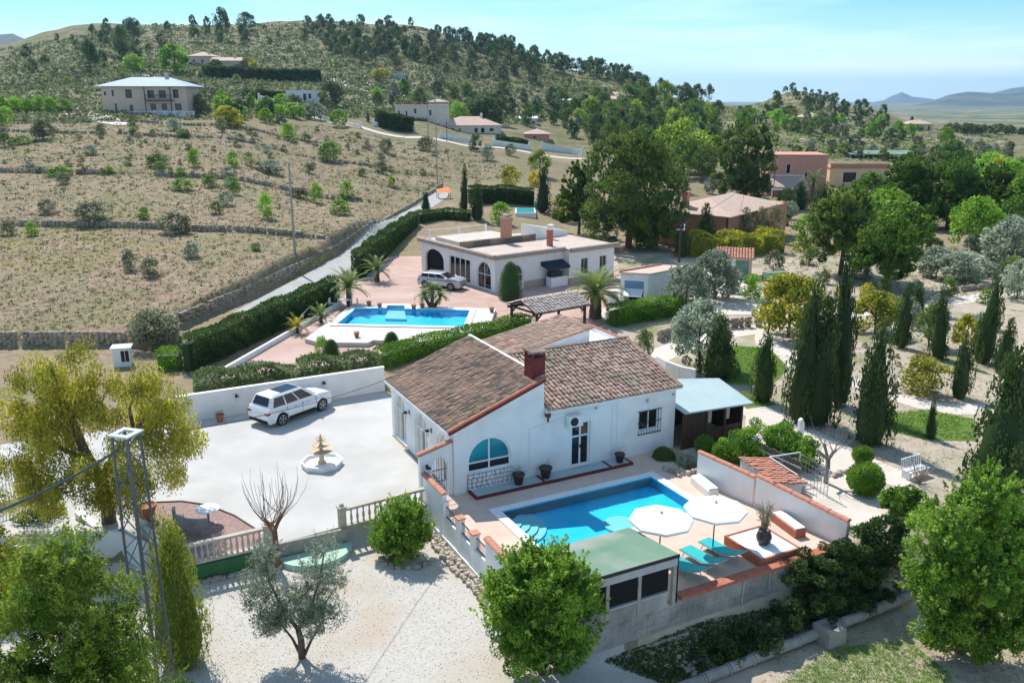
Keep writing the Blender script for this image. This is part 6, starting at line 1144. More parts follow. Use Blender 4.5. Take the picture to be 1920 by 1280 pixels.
# roadside white walls far off
def farwall(label, pa, pb_, h, m='white', n=6, gate=None, zt=0):
    pts = [G(pa[0] + (pb_[0] - pa[0]) * i / n, pa[1] + (pb_[1] - pa[1]) * i / n) for i in range(n + 1)]; t = thing('roadside_wall', label, 'wall', pts[0]); mb = MB(); o = Vector(pts[0])
    for a, b in zip(pts[:-1], pts[1:]): a = Vector(a) - o; b = Vector(b) - o; mb.bar(a + Vector((0, 0, h / 2 - .5)), b + Vector((0, 0, h / 2 - .5)), .25, h + 1)
    mb.build('wall', M[m], t); mb = MB(); [mb.box(p[0] - o.x - .25, p[0] - o.x + .25, p[1] - o.y - .25, p[1] - o.y + .25, p[2] - o.z - .5, p[2] - o.z + h + .6) for p in (pts[0], pts[-1])]; mb.build('pier', M[m], t); return t
farwall('white roadside wall beside the dark square hedge in front of the cream house', (700, 236), (776, 248), 1.1); farwall('white roadside wall in front of the pink roofed bungalow', (826, 258), (885, 268), 1.2); farwall('long white roadside wall right of the bungalow gate', (925, 272), (992, 281), 1.3); farwall('white roadside wall ending at the big pine', (1016, 281), (1092, 292), 1.7); farwall('white wall of the upper lane beside the modern white house', (486, 190), (540, 205), 1.6, 'offwhite'); farwall('pale low wall by the lane under the bright green lollipop tree', (600, 222), (676, 240), .7, 'offwhite')
# ================================================================ lanes and paths
def gp(*pts): return [G(*p)[:2] for p in pts]
ribbon('lane', gp((470, 590), (560, 540), (640, 495), (715, 440), (775, 398), (812, 374), (826, 360)), 3.6, M['asphalt'], .03)
ribbon('upper_road', gp((590, 219), (640, 232), (700, 246), (780, 258), (840, 266), (900, 276), (990, 286), (1095, 298)), 3.5, M['path'], .08)
ribbon('hill_track', gp((250, 140), (300, 147), (360, 165), (392, 178), (432, 186)), 3.2, M['path'], .12); ribbon('hill_track', gp((605, 150), (640, 153), (665, 166), (700, 175)), 3.6, M['path'], .12); ribbon('hill_track', gp((420, 184), (470, 192), (505, 201), (530, 206)), 3.0, M['path'], .1)
ribbon('dirt_drive', gp((120, 214), (165, 215), (200, 224), (238, 235)), 4.5, M['path'], .1)
ribbon('dirt_terrace', gp((1610, 247), (1680, 252), (1760, 262)), 9, M['sand'], .1); ribbon('dirt_terrace', gp((1500, 262), (1570, 262), (1640, 265)), 4, M['sand'], .1)
ribbon('garden_path', [P(*q) for q in ((1225, 672), (1275, 650), (1330, 632), (1420, 618), (1470, 612), (1530, 600), (1640, 582), (1750, 570), (1930, 545))], 2.2, M['path'], .02, 0.)
ribbon('garden_path', [P(*q) for q in ((1448, 612), (1440, 640), (1470, 668), (1520, 700), (1620, 722), (1690, 745), (1760, 764), (1850, 768), (1960, 775))], 1.9, M['path'], .016, 0.)
ribbon('garden_path', [P(*q) for q in ((1385, 752), (1430, 778), (1500, 812), (1570, 845), (1640, 880), (1710, 905))], 2.0, M['path'], .012, 0.)
mb = MB(); mb.prism([P(*q) for q in ((1400, 765), (1480, 790), (1560, 860), (1650, 900), (1690, 960), (1640, 990), (1600, 985), (1480, 935), (1420, 880), (1395, 820))], -.05, .008); structure('gravel_bed', mb, M['path'])
r_ = np.random.default_rng(8); V = []; Fq = []; var = []     # kerb stones round the gravel beds
bx = np.array([(-1, -1, -1), (1, -1, -1), (1, 1, -1), (-1, 1, -1), (-1, -1, 1), (1, -1, 1), (1, 1, 1), (-1, 1, 1)], float); bf = np.array([(3, 2, 1, 0), (4, 5, 6, 7), (0, 1, 5, 4), (1, 2, 6, 5), (2, 3, 7, 6), (3, 0, 4, 7)])
def stonerow(name, label, pts, s=.13, z=None, gap=1.6):
    V = []; Fq = []; var = []
    for (xa, ya), (xb, yb) in zip(pts[:-1], pts[1:]):
        n = max(1, int(math.hypot(xb - xa, yb - ya) / (s * gap)))
        for i in range(n): f = i / n; x = xa + (xb - xa) * f + r_.normal() * .05; y = ya + (yb - ya) * f + r_.normal() * .05; zz = (Tz(x, y) if z is None else z) + s * .3; Fq.append(bf + 8 * len(V)); V.append(bx * s * r_.uniform(.6, 1.2, 3) * r_.uniform(.8, 1.1, (8, 3)) + [x, y, zz]); var.append(np.full(8, r_.random()))
    o = bpy.data.objects.new(name, npmesh(name, np.concatenate(V), np.concatenate(Fq), M['stone'], np.concatenate(var))); link(o); return tag(o, label, 'stone edging')
stonerow('stone_edging', 'line of small edging stones round the gravel bed by the round shrubs', [P(*q) for q in ((1500, 880), (1560, 893), (1600, 880), (1650, 905), (1640, 930), (1590, 900))])
stonerow('stone_edging', 'rubble stones along the foot of the white terrace wall beside the gravel yard', [W(-2.15, -2.0), W(-2.2, -4), W(-2.1, -6.5), W(-2.2, -9)], .10, -.75, .7); stonerow('stone_edging', 'rubble stones along the foot of the white terrace wall beside the gravel yard, outer line', [W(-2.45, -2.4), W(-2.5, -4), W(-2.4, -6.5), W(-2.5, -9)], .10, -.75, .9)
stonerow('stone_edging', 'stones below the dark green plinth of the patio balustrade', [W(-12.7, -1.2), W(-10.5, -1.15), W(-9.2, -1.1)], .13, -.78, 1.0); stonerow('stone_edging', 'stone border of the planting bed between summerhouse and pool', [P(*q) for q in ((1250, 882), (1275, 893), (1310, 885), (1325, 872))], .14, 0.); stonerow('stone_edging', 'ring of stones round the foot of the big oleander bush', [P(712, 1050, -.75), P(738, 1066, -.75), P(782, 1066, -.75), P(808, 1050, -.75)], .12, -.76)
def revet(label, pxs, h, seed): t = stonewall(label, [P(*q) for q in pxs], h, seed=seed, size=.2); return t
revet('reddish stone retaining wall below the grey olive tree', ((1235, 640), (1290, 625), (1350, 617), (1430, 612)), .9, 41); revet('curved stone wall at the back of the garden behind the cypresses', ((1640, 592), (1700, 572), (1790, 548), (1900, 535)), .6, 42)
# ================================================================ hedges
def hedge(label, pts, w, h, key='hedge', dens=170, size=.13, zs=None, seed=0, name='hedge', wob=.08):
    r_ = np.random.default_rng(seed); x0, y0 = pts[0]; z0 = Tz(x0, y0) if zs is None else zs; t = thing(name, label, 'hedge', (x0, y0, z0)); mb = MB(); C = []; D = []
    for (xa, ya), (xb, yb) in zip(pts[:-1], pts[1:]):
        za = (Tz(xa, ya) if zs is None else zs) - z0; zb = (Tz(xb, yb) if zs is None else zs) - z0; d = Vector((xb - xa, yb - ya, 0)); Ln = d.length; d.normalize(); nn = Vector((-d.y, d.x, 0)); p = Vector((xa - x0, ya - y0, 0)); q = Vector((xb - x0, yb - y0, 0)); k = w / 2 - .3 if w > .9 else .1
        mb.add([p - nn * k + Vector((0, 0, za - .3)), q - nn * k + Vector((0, 0, zb - .3)), q + nn * k + Vector((0, 0, zb - .3)), p + nn * k + Vector((0, 0, za - .3)), p - nn * k * .9 + Vector((0, 0, za + h - .38)), q - nn * k * .9 + Vector((0, 0, zb + h - .38)), q + nn * k * .9 + Vector((0, 0, zb + h - .38)), p + nn * k * .9 + Vector((0, 0, za + h - .38))], [(4, 5, 6, 7), (0, 1, 5, 4), (1, 2, 6, 5), (2, 3, 7, 6), (3, 0, 4, 7)])
        n = int(Ln * (2 * h + w) * dens * 1.3); f = r_.random(n) * 1.0; s = r_.random(n) * (2 * h + w); side = np.where(s < h, -1., np.where(s < 2 * h, 1., 0)); zz = np.where(s < h, s, np.where(s < 2 * h, s - h, h)); off = np.where(side == 0, s - 2 * h - w / 2, side * w / 2)
        bump = 1 + wob * np.sin(f * Ln * 2.1 + 1) + r_.normal(0, .05, n); off = off * bump; zz = zz * (1 + wob * .6 * np.sin(f * Ln * 1.3)) + r_.normal(0, .05, n)
        C.append(np.stack([p.x + d.x * Ln * f + nn.x * off, p.y + d.y * Ln * f + nn.y * off, za + (zb - za) * f + zz], 1)); D.append(np.stack([nn.x * side, nn.y * side, np.where(side == 0, 1., .25)], 1))
    mb.a = [.1] * len(mb.v); mb.build('shade_core', LF[key], t); C = np.concatenate(C); D = np.concatenate(D); vv = np.clip(.5 + .9 * vnoise(C[:, 0] * 1.5, C[:, 1] * 1.5 + C[:, 2] * 2), 0, 1)  # core tinted dark to stand for the shade inside the hedge
    o = bpy.data.objects.new('foliage', leafcards('hedge_leaves', C, size, LF[key], seed, .6, vv, .2, D)); link(o, t); return t
hl = lambda *pxs: [P(*q, 0) for q in pxs]
hp = hl((352, 697), (628, 566)); hedge('tall dark clipped cypress hedge left of the far pool, running back to the lane', [hp[0], ((hp[0][0] + hp[1][0]) / 2, (hp[0][1] + hp[1][1]) / 2), hp[1]], 1.1, 2.25, 'hedge', 150, .15, 0., 1)
hedge('tall dark clipped hedge between the lane and the palms of the far villa', [P(672, 522), P(700, 495), P(740, 462), P(778, 435)], 1.2, 2.5, 'hedge', 90, .2, .1, 2); hedge('dark clipped hedge behind the flat roofed villa terrace', [P(785, 432), P(830, 425), P(880, 428)], 1.4, 2.2, 'hedge', 70, .22, .3, 3)
hedge('low rounded hedge end beside the white utility cabinet', hl((300, 690), (340, 690)), 1.3, 1.3, 'box', 150, .13, 0., 4)
hedge('mixed oleander hedge along the top of the drive wall', [(p0_[0], p0_[1]) for p0_ in [P(365, 733, .9), P(450, 722, .9), P(560, 706, .9), P(640, 697, .9), P(712, 690, .9)]], 1.5, 1.55, 'pinkish', 150, .2, .15, 5, wob=.35)
hedge('bright clipped hedge running from the drive wall toward the far pool', [P(715, 690), P(780, 668), P(860, 650), P(940, 632), P(990, 617)], 1.3, 1.25, 'box', 130, .15, .0, 6, wob=.12)
hedge('bright clipped hedge between the date palm and the garden path', hl((1148, 612), (1200, 600), (1275, 590)), 1.3, 1.6, 'box', 130, .15, 0., 7);
hedge('dark hedge of the garden behind the flat roofed villa', [P(880, 395, .6), P(940, 393, .6), P(1000, 392, .6)], 2.2, 2.6, 'hedge', 50, .28, None, 9); hedge('square dark hedge above the white roadside wall before the cream house', gp((706, 236), (775, 247)), 2.5, 3.6, 'hedge', 25, .5, None, 10); hedge('dark hedge above the long white roadside wall', gp((930, 270), (990, 279)), 2, 2.2, 'hedge', 25, .5, None, 11); hedge('row of dark hedge below the two terracotta roofed houses', gp((385, 146), (440, 147), (500, 148), (600, 150)), 3, 3.4, 'hedge', 14, .8, None, 12); hedge('dark hedge beside the modern white house', gp((480, 186), (530, 191)), 2, 2.4, 'hedge', 20, .6, None, 13)
hedge('yellow-green hedge before the pink brick house', [P(1290, 478), P(1360, 478), P(1455, 470)], 3.2, 2.2, 'mimosa', 45, .25, .1, 14, wob=.3)
# ================================================================ palms
def palm(label, px, pb, pt, n=34, fl=None, key='palm', tr=.22, trunk_frac=.45, droop=1., seed=0, base_z=None, stems=None, group=None, broad=.5):
    if base_z is None: x, y, z = G(px, pb)
    else: x, y = P(px, pb, base_z); z = base_z
    H_ = ZR(x, y, pt) - z; fl = fl or H_ * .55; r_ = random.Random(seed); t = thing('palm_tree', label, 'palm', (x, y, z), 0, group)
    heads = stems or [(0, 0, H_ * trunk_frac)]
    for hx, hy, hz in heads:
        mb = MB(); k = 9; pts = [(hx * (i / k) ** 1.3, hy * (i / k) ** 1.3, hz * i / k - .1) for i in range(k + 1)]; mb.tube(pts, [tr * (1.25 - .25 * i / k) * (1 + .08 * (i % 2)) for i in range(k + 1)], 9); mb.build('trunk', M['bark'], t)
        for i in range(n):
            th = 2.399 * i + r_.uniform(-.2, .2); el = (1.35 - 1.55 * i / n) ; L_ = fl * r_.uniform(.8, 1.08); mb = MB(); mb.a = []; pts = []; m_ = 9; e = el; p = Vector((hx, hy, hz)); step = L_ / m_
            for j in range(m_ + 1): pts.append(p.copy()); p = p + Vector((math.cos(th) * math.cos(e), math.sin(th) * math.cos(e), math.sin(e))) * step; e -= droop * (.05 + .022 * j)
            vv = r_.random(); mb.tube(pts, [.028 - .0022 * j for j in range(m_ + 1)], 3, caps=False)
            for j in range(1, m_ + 1):
                d = (pts[j] - pts[j - 1]).normalized(); sd_ = d.cross(Vector((0, 0, 1))); sd_ = sd_.normalized() if sd_.length > .01 else Vector((1, 0, 0)); up = sd_.cross(d)
                for s in (-1, 1):
                    for q in (0., .5):
                        b_ = pts[j - 1].lerp(pts[j], q); ll = L_ * .20 * broad * 2 * math.sin(math.pi * min(.97, (j - .5 + q) / (m_ + 1) * .9 + .12)); tip = b_ + (sd_ * s * .8 + d * .6 + up * .25 - Vector((0, 0, .15))) * ll; w_ = d * step * .24
                        mb.add([b_ - w_, b_ + w_, tip], [(0, 1, 2)])
            mb.a = [max(0, min(1, vv + r_.uniform(-.1, .1)))] * len(mb.v); mb.build('frond', LF[key], t)
    return t
palm('feather palm with tall upright fronds at the left end of the far pool', 655, 575, 482, 30, None, 'palm', .2, .40, .9, 1, 0.); palm('feather palm further back along the hedge beyond the far pool', 707, 528, 462, 28, None, 'palm', .22, .35, .9, 2, 0.); palm('large date palm with thick dark trunk right of the pergola', 1116, 597, 495, 46, 3.3, 'palm', .42, .47, 1.15, 3, 0.)
palm('multi-stemmed fan palm beside the far pool in front of the silver car', 810, 582, 528, 16, 1.15, 'palm', .14, .5, 1.6, 4, .02, [(-.6, 0, 1.3), (.05, .2, 1.75), (.75, .0, 1.2)], broad=.9)
palm('small yellow-green palm nearest the hedge by the far pool steps', 558, 625, 580, 22, 1.3, 'palmy', .12, .3, .9, 5, 0.); palm('small green palm on the left edge of the far pool deck', 602, 605, 560, 22, 1.4, 'palm', .12, .3, .9, 6, 0.); palm('yellow potted palm on the plaza before the flat roofed villa', 800, 482, 461, 18, .7, 'palmy', .12, .45, .9, 7, 0.)
palm('tall dark palm rising beside the pink two storey house', 1522, 378, 300, 26, 3.2, 'palm', .3, .5, 1.2, 8); palm('palm at the right edge among the dense green trees', 1868, 345, 272, 26, 3.4, 'palmy', .3, .5, 1.1, 9); palm('palm on the roadside before the cream house', 690, 228, 200, 18, 2.6, 'palm', .3, .5, 1.1, 10)
p, q = P(392, 716), P(640, 572); t, Ln = runthing('kerb_wall', 'low white kerb wall on the plaza side of the tall dark clipped hedge', 'wall', p, q, 0.); mb = MB(); mb.box(0, Ln, -.1, .1, -.2, .38); mb.build('wall', M['white'], t)
p, q = P(565, 608), P(632, 548); t, Ln = runthing('pipe_rail', 'thin white sloping pipe rail between the small palms and the hedge', 'railing', p, q, 0.); mb = MB(); mb.tube([(0, 0, .7), (Ln, 0, 1.1)], .045, 6); mb.build('rail', M['whitepaint'], t)
for f in (.05, .5, .95): mb = MB(); mb.tube([(Ln * f, 0, 0), (Ln * f, 0, .7 + .4 * f)], .035, 5); mb.build('post', M['whitepaint'], t)
for q in (((1318, 668), (1370, 647), (1442, 652), (1480, 690), (1445, 724), (1358, 718)), ((1366, 738), (1420, 736), (1455, 758), (1400, 766)), ((1652, 778), (1740, 769), (1828, 785), (1832, 826), (1740, 824), (1660, 806))): sheet('lawn', q, .022, M['lawn'])
# ================================================================ trees and shrubs near the viewer, each with its own crown
def bigtree(name, label, cat, x, y, z, lobes, key, n_cl, n_leaf, rcl, size, seed, trunk, asp=.5, up=0., flat=.85, tm='bark', shell=.45, dirs=None, droop=0., shoots=0, sl=.5):
    t = thing(name, label, cat, (x, y, z)); C, v, d = clumps(n_cl, n_leaf, sh_lumps(lobes), rcl, seed, flat, shell)
    if droop:   # hanging sprays: leaves strung below their clump
        r_ = np.random.default_rng(seed); C[:, 2] -= r_.random(len(C)) ** 1.5 * droop
    if shoots:   # leafy shoots standing out of the crown
        r_ = np.random.default_rng(seed + 1); L_ = np.array(lobes, float); k = r_.integers(0, len(L_), shoots); dd = r_.normal(size=(shoots, 3)); dd[:, 2] = np.abs(dd[:, 2]) * .8 + .1; dd /= np.linalg.norm(dd, axis=1, keepdims=True); p = L_[k, :3] + dd * (L_[k, 3] * .95)[:, None]; g_ = dd + [0, 0, .7]; g_ /= np.linalg.norm(g_, axis=1, keepdims=True); m_ = 26; tt = r_.random((shoots, m_)); ln = sl * r_.uniform(.5, 1.2, (shoots, 1))
        S_ = p[:, None] + g_[:, None] * (tt * ln)[..., None] + r_.normal(0, .055, (shoots, m_, 3)) * (1.15 - tt)[..., None]; C = np.concatenate([C, S_.reshape(-1, 3)]); v = np.concatenate([v, np.repeat(np.clip(r_.normal(.65, .2, shoots), 0, 1), m_)])
    kw = dict(dirs=np.tile((0, 0, -1.), (len(C), 1)) if droop else None)
    o = bpy.data.objects.new('crown' if 'tree' in name or 'pine' in name else 'foliage', leafcards(name + '_leaves', C, size, LF[key], seed, asp, v, up, nb=.6 if droop else None, **kw)); link(o, t)
    mb = MB()
    for pts, r0, r1 in trunk: mb.tube(pts, [r0 + (r1 - r0) * i / (len(pts) - 1) for i in range(len(pts))], 8)
    mb.build('trunk' if 'tree' in name or 'pine' in name else 'stem', M[tm], t, smooth=True); return t
# yellow pepper tree at the left
x, y = P(205, 1000, -.55); z = -.6
bigtree('pepper_tree', 'large weeping yellow-green tree at the left with twisting dark limbs', 'tree', x, y, z,
    [(-2.4, .2, 6.4, 1.7), (-1.0, .6, 7.2, 1.5), (-3.2, -.2, 4.6, 1.5), (1.5, .6, 5.9, 1.7), (2.6, .4, 5.0, 1.5), (.9, -.6, 4.0, 1.4), (-1.5, -.9, 3.6, 1.5), (-3.5, -.8, 3.0, 1.2), (2.4, -.5, 3.4, 1.2), (.0, -.4, 2.6, 1.1), (-2.4, -.9, 2.0, 1.0), (-.3, .3, 5.6, 1.2), (.2, .5, 6.6, 1.0), (-1.9, .5, 5.2, 1.3), (3.2, .3, 4.1, 1.0), (1.4, -.8, 2.9, 1.0), (-4.2, -.3, 3.8, .9)], 'pepper', 230, 62000, .52, .15, 3,
    [([(0, 0, -.2), (.1, 0, 1.2), (-.1, .1, 2.4)], .34, .26), ([(-.1, .1, 2.4), (-.6, .1, 3.8), (-1.0, .2, 5.2), (-1.5, .3, 6.6), (-1.6, .3, 7.6)], .24, .06), ([(-.1, .1, 2.4), (.6, .1, 3.6), (1.5, .2, 4.6), (2.2, .2, 5.4)], .2, .05), ([(-.5, .1, 3.4), (-1.6, 0, 4.0), (-2.8, 0, 4.6)], .14, .04), ([(-1.0, .2, 5.2), (-1.9, .2, 5.8), (-2.6, .2, 6.6)], .10, .03), ([(1.5, .2, 4.6), (1.4, .3, 5.6), (1.7, .4, 6.4)], .1, .03)], .32, 0, .9, 'bark', .3, None, .55)
# pine at the bottom left
x, y = -11.2, 18.9; z = Tz(x, y)
bigtree('pine_tree', 'bright green bushy pine in the bottom left corner', 'tree', x, y, z, [(0, 0, 6.4, 1.0), (-.9, .3, 6.1, .9), (.9, .2, 5.6, .9), (-1.3, 0, 5.0, 1.1), (1.2, -.2, 4.6, 1.1), (0, .1, 4.6, 1.4), (-1.7, -.2, 3.6, 1.2), (1.6, -.2, 3.3, 1.2), (0, -.3, 3.2, 1.5), (-.4, -.2, 1.9, 1.5), (1.2, .3, 1.8, 1.0), (.35, .1, 7.15, .5)], 'pinelit', 250, 70000, .40, .125, 5, [([(0, 0, -.3), (.05, 0, 2), (-.05, 0, 4.5), (.1, 0, 6.5)], .2, .05), ([(0, 0, 2.4), (.8, .1, 3.2), (1.4, .2, 4.0)], .08, .02), ([(0, 0, 2.8), (-.9, .1, 3.8), (-1.3, 0, 4.8)], .08, .02)], .3, .5, .9, shoots=420, sl=.6)
x, y = -11.0, 24.8; z = Tz(x, y)
t = plant('golden_cypress', 'tree', 'golden-green conical cypress between the lattice mast and the olive tree', 'cypress2', 'cypress', x, y, z, 2.5, 4.9, 2, 3.5)
x, y = P(18, 1135, -.8); z = Tz(x, y); bigtree('yellow_shrub', 'yellow-green flowering bush at the left edge below the bar fence', 'bush', x, y, z, [(-.5, .3, 2.4, .8), (.3, .2, 2.0, .8), (-.8, 0, 1.6, 1.0), (.5, -.2, 1.1, .8), (-.3, 0, .7, .9)], 'mimosa', 60, 12000, .45, .13, 7, [([(0, 0, -.2), (-.2, 0, 1.6), (-.3, 0, 3.6)], .1, .03)], .45)
x, y = P(70, 990, -.5); bigtree('dark_shrub', 'dark blue-green bush behind the low weathered wall at the left', 'bush', x, y, -.6, [(0, 0, .8, .7), (.6, 0, .6, .6)], 'pine', 24, 2600, .35, .12, 8, [([(0, 0, 0), (0, 0, .8)], .05, .02)], .5)
# olive in the gravel yard
x, y = P(566, 1232, -.75); z = -.78
bigtree('olive_tree', 'silvery two-lobed olive tree in the white gravel yard', 'tree', x, y, z, [(-1.15, .1, 2.8, .58), (-1.0, .2, 3.5, .4), (-1.35, 0, 2.1, .5), (.75, .1, 3.1, .6), (.95, .2, 3.8, .38), (.6, -.1, 2.2, .55), (-.6, -.2, 1.8, .45), (1.25, 0, 2.8, .3), (-.9, .1, 4.0, .2), (.2, 0, 1.7, .4), (-.95, 0, 1.4, .45), (.45, 0, 1.25, .42), (1.05, -.1, 1.8, .42), (-.1, 0, 2.4, .38)], 'olive', 130, 17000, .30, .10, 9, [([(0, 0, -.1), (.02, 0, .7), (-.05, 0, 1.1)], .13, .1), ([(-.05, 0, 1.1), (-.5, .05, 1.8), (-.9, .1, 2.8), (-1.0, .1, 3.8)], .075, .02), ([(-.05, 0, 1.1), (.4, .05, 1.9), (.75, .1, 2.9), (.95, .1, 3.9)], .07, .02), ([(.2, 0, 1.5), (.9, 0, 2.1), (1.3, 0, 2.7)], .04, .01), ([(.02, 0, 0), (-.3, .1, .7), (-.8, .1, 1.5)], .07, .02), ([(.03, 0, 0), (.35, -.1, .7), (.9, -.1, 1.7)], .07, .02)], .28, .5, .85, 'bark', .2, shoots=260, sl=.5)
x, y = P(755, 1040, -.75); z = -.78; bigtree('oleander_bush', 'big round oleander bush below the porch wall in the gravel yard', 'bush', x, y, z, [(0, 0, 1.15, .85), (-.6, 0, 1.0, .6), (.6, 0, 1.1, .6), (0, .2, 1.8, .6), (-.4, 0, 1.75, .45), (.4, 0, 1.7, .5), (0, -.4, .7, .7), (.5, -.3, .7, .5), (-.5, -.3, .7, .5)], 'green', 120, 20000, .28, .12, 10, [([(0, 0, 0), (0, 0, 1)], .1, .03)], .35, .7, shoots=260, sl=.4)
x, y = P(1015, 1285, -1.45); z = Tz(x, y); bigtree('mulberry_tree', 'leafy bright green tree in front of the green roofed bar', 'tree', x, y, z, [(0, 0, 3.2, 1.0), (-.9, .2, 3.0, .8), (.9, .1, 2.9, .8), (-1.2, 0, 2.2, .8), (1.2, 0, 2.0, .8), (0, -.2, 2.0, 1.1), (-.6, -.2, 1.3, .8), (.6, -.2, 1.2, .8), (-.35, .2, 4.0, .45), (.4, .1, 4.05, .5), (1.35, .1, 2.9, .4), (-1.4, 0, 3.1, .35), (-.4, -.3, .75, .7), (.6, -.3, .7, .6), (-.9, .2, 3.75, .3), (.95, .2, 3.7, .3)], 'green', 190, 40000, .34, .12, 11, [([(0, 0, -.3), (.05, 0, .9), (0, 0, 2.2)], .14, .08), ([(0, 0, 1), (-.7, 0, 2), (-1, .1, 2.9)], .07, .02), ([(0, 0, 1.1), (.7, 0, 2), (1, .1, 2.8)], .07, .02), ([(0, 0, 2.2), (-.2, .1, 3.2), (-.3, .1, 4.0)], .06, .02), ([(0, 0, 2.2), (.3, .1, 3.2), (.4, .1, 4.1)], .06, .02)], .45, .4, shoots=420, sl=.5)
x, y = P(1800, 1215, -2.2); z = Tz(x, y); bigtree('ash_tree', 'big rounded bright green tree at the right edge above the old pipe', 'tree', x, y, z, [(0, 0, 5.3, 1.5), (-.9, .2, 4.6, 1.3), (1.1, .2, 4.8, 1.4), (-1.3, 0, 3.4, 1.2), (1.6, 0, 3.5, 1.4), (0, -.4, 3.6, 1.6), (-.8, -.3, 2.3, 1.2), (1.0, -.4, 2.2, 1.4), (.2, .1, 6.4, .8), (2.3, .2, 4.6, 1.1), (2.6, 0, 3.0, 1.1), (-1.5, .1, 2.5, .8), (-.9, -.3, 1.4, .9), (.4, -.5, 1.2, 1.0), (1.7, -.4, 1.3, 1.0)], 'ash', 300, 66000, .44, .135, 12, [([(0, 0, -.3), (0, 0, 1.2), (.1, 0, 2.8), (0, 0, 4.6)], .2, .06), ([(0, 0, 1.4), (-.8, 0, 2.6), (-1.2, 0, 3.8)], .1, .03), ([(0, 0, 1.6), (1.0, 0, 2.8), (1.6, 0, 4.0)], .1, .03)], .5, .2, shoots=600, sl=.45)
x, y = P(1437, 868); bigtree('rounded_hedge', 'rounded green hedge mass between the wooden summerhouse and the reed screen', 'hedge', x, y, 0, [(-1.3, 0, .9, .85), (-.4, .1, 1.25, .9), (.6, .1, 1.2, .9), (1.5, 0, 1.0, .85), (.2, -.5, .6, .8), (-.9, -.4, .5, .8), (1.1, -.5, .55, .8), (1.9, -.3, .5, .6), (-1.8, .1, .7, .6)], 'box', 150, 40000, .34, .10, 14, [([(0, 0, 0), (0, 0, .8)], .08, .03)], .6, .2)
x, y = W(10.9, -12.0); bigtree('ivy_hedge', 'dark ivy hedge falling over the outside of the retaining wall corner', 'hedge', x, y, -1.3, [(-2.2, -1.0, 1.3, .55), (-1.5, -.65, 1.45, .6), (-.8, -.35, 1.5, .65), (0, 0, 1.55, .65), (.8, .45, 1.6, .7), (1.6, .9, 1.7, .75), (2.4, 1.4, 1.8, .75), (-1.3, -.8, .6, .7), (-.4, -.4, .6, .75), (.5, .1, .6, .8), (1.5, .6, .7, .8), (2.3, 1.1, .8, .8)], 'ivy', 190, 36000, .26, .095, 15, [([(0, 0, 0), (0, 0, 1.2)], .06, .02)], .6, .1)
x, y = W(7.5, -12.5); bigtree('ivy_bank', 'dark overgrown ivy bank below the sun lounger terrace', 'ivy', x, y, -1.9, [(-3.4, -1.7, .0, .5), (-2.6, -1.3, .15, .55), (-2.2, -1.5, -.1, .5), (-1.6, -.9, .25, .6), (-.7, -.4, .45, .6), (-.9, -.9, .1, .6), (.2, .1, .6, .65), (1.1, .5, .7, .7), (2.0, 1.0, .7, .7), (2.9, 1.5, .6, .7), (3.8, 1.9, .5, .7), (4.6, 2.3, .5, .7), (1.6, .5, .2, .6), (3.2, 1.3, .2, .6)], 'ivy', 170, 26000, .28, .09, 16, [([(0, 0, -.3), (0, 0, .4)], .04, .02)], .6, .1)
x, y = P(1680, 975, -.2); bigtree('leafy_bush', 'bright green leafy bush rising behind the hedge corner by the big right tree', 'bush', x, y, -.5, [(0, 0, .9, .6), (-.3, 0, 1.4, .4), (.5, .2, 1.3, .5), (.6, 0, .7, .6)], 'green', 50, 6000, .28, .14, 13, [([(0, 0, 0), (0, 0, .9)], .06, .02)], .6, .2)
# bare pollarded tree
def baretree(label, x, y, z, h, heads, whips, L_, seed, m='twig', r0=.17, name='pollarded_tree', out=.55, bk=None):
    t = thing(name, label, 'tree', (x, y, z)); r_ = random.Random(seed); mb = MB(); mb.tube([(0, 0, -.2), (.03, 0, h * .5), (0, .02, h)], [r0 * 1.15, r0, r0 * .95], 9); mb.build('trunk', M[bk or ('bark' if m == 'twig' else 'barkpale')], t, smooth=True)
    for hx, hy, hz in heads:
        mb = MB(); mb.tube([(0, 0, h * .9), (hx * .6, hy * .6, h + hz * .5), (hx, hy, h + hz)], [r0 * .75, r0 * .6, r0 * .72], 7); mb.build('limb', M[bk or ('bark' if m == 'twig' else 'barkpale')], t)
        for i in range(whips):
            th = r_.uniform(0, 6.28); o_ = r_.uniform(.15, out); d = Vector((math.cos(th) * o_, math.sin(th) * o_, 1)).normalized(); l = L_ * r_.uniform(.55, 1); p = Vector((hx + r_.uniform(-.08, .08), hy + r_.uniform(-.08, .08), h + hz - .03)); mb = MB(); mb.tube([p, p + d * l * .35 + Vector((math.cos(th), math.sin(th), 0)) * .10 * l, p + d * l * .7 + Vector((math.cos(th), math.sin(th), 0)) * .09 * l, p + d * l], [.014, .011, .008, .004], 4); mb.build('branch', M[m], t)
    return t
x, y = W(-8.75, -1.4); baretree('bare pollarded mulberry with long upright whips in front of the patio balustrade', x, y, -.78, 1.85, [(-.36, 0, .35), (.3, .1, .45), (.0, -.25, .3)], 14, 2.3, 4, out=.75, r0=.12, bk='barkred')
mb = None
x, y = P(1548, 905); baretree('pale bare tree with arching grey branches beside the white garden post', x, y, 0, 1.3, [(-.5, 0, .3), (.4, .2, .3), (.1, -.3, .4), (-.1, .4, .5)], 5, 1.5, 5, 'barkpale', .11, 'bare_tree', 1.1); x, y = P(1722, 905); baretree('many stemmed pale bare fig beside the white garden seat', x, y, 0, .2, [(-.2, 0, .1), (.2, .1, .1), (0, -.1, .15)], 8, 1.5, 6, 'barkpale', .09, 'bare_fig_tree', .9)
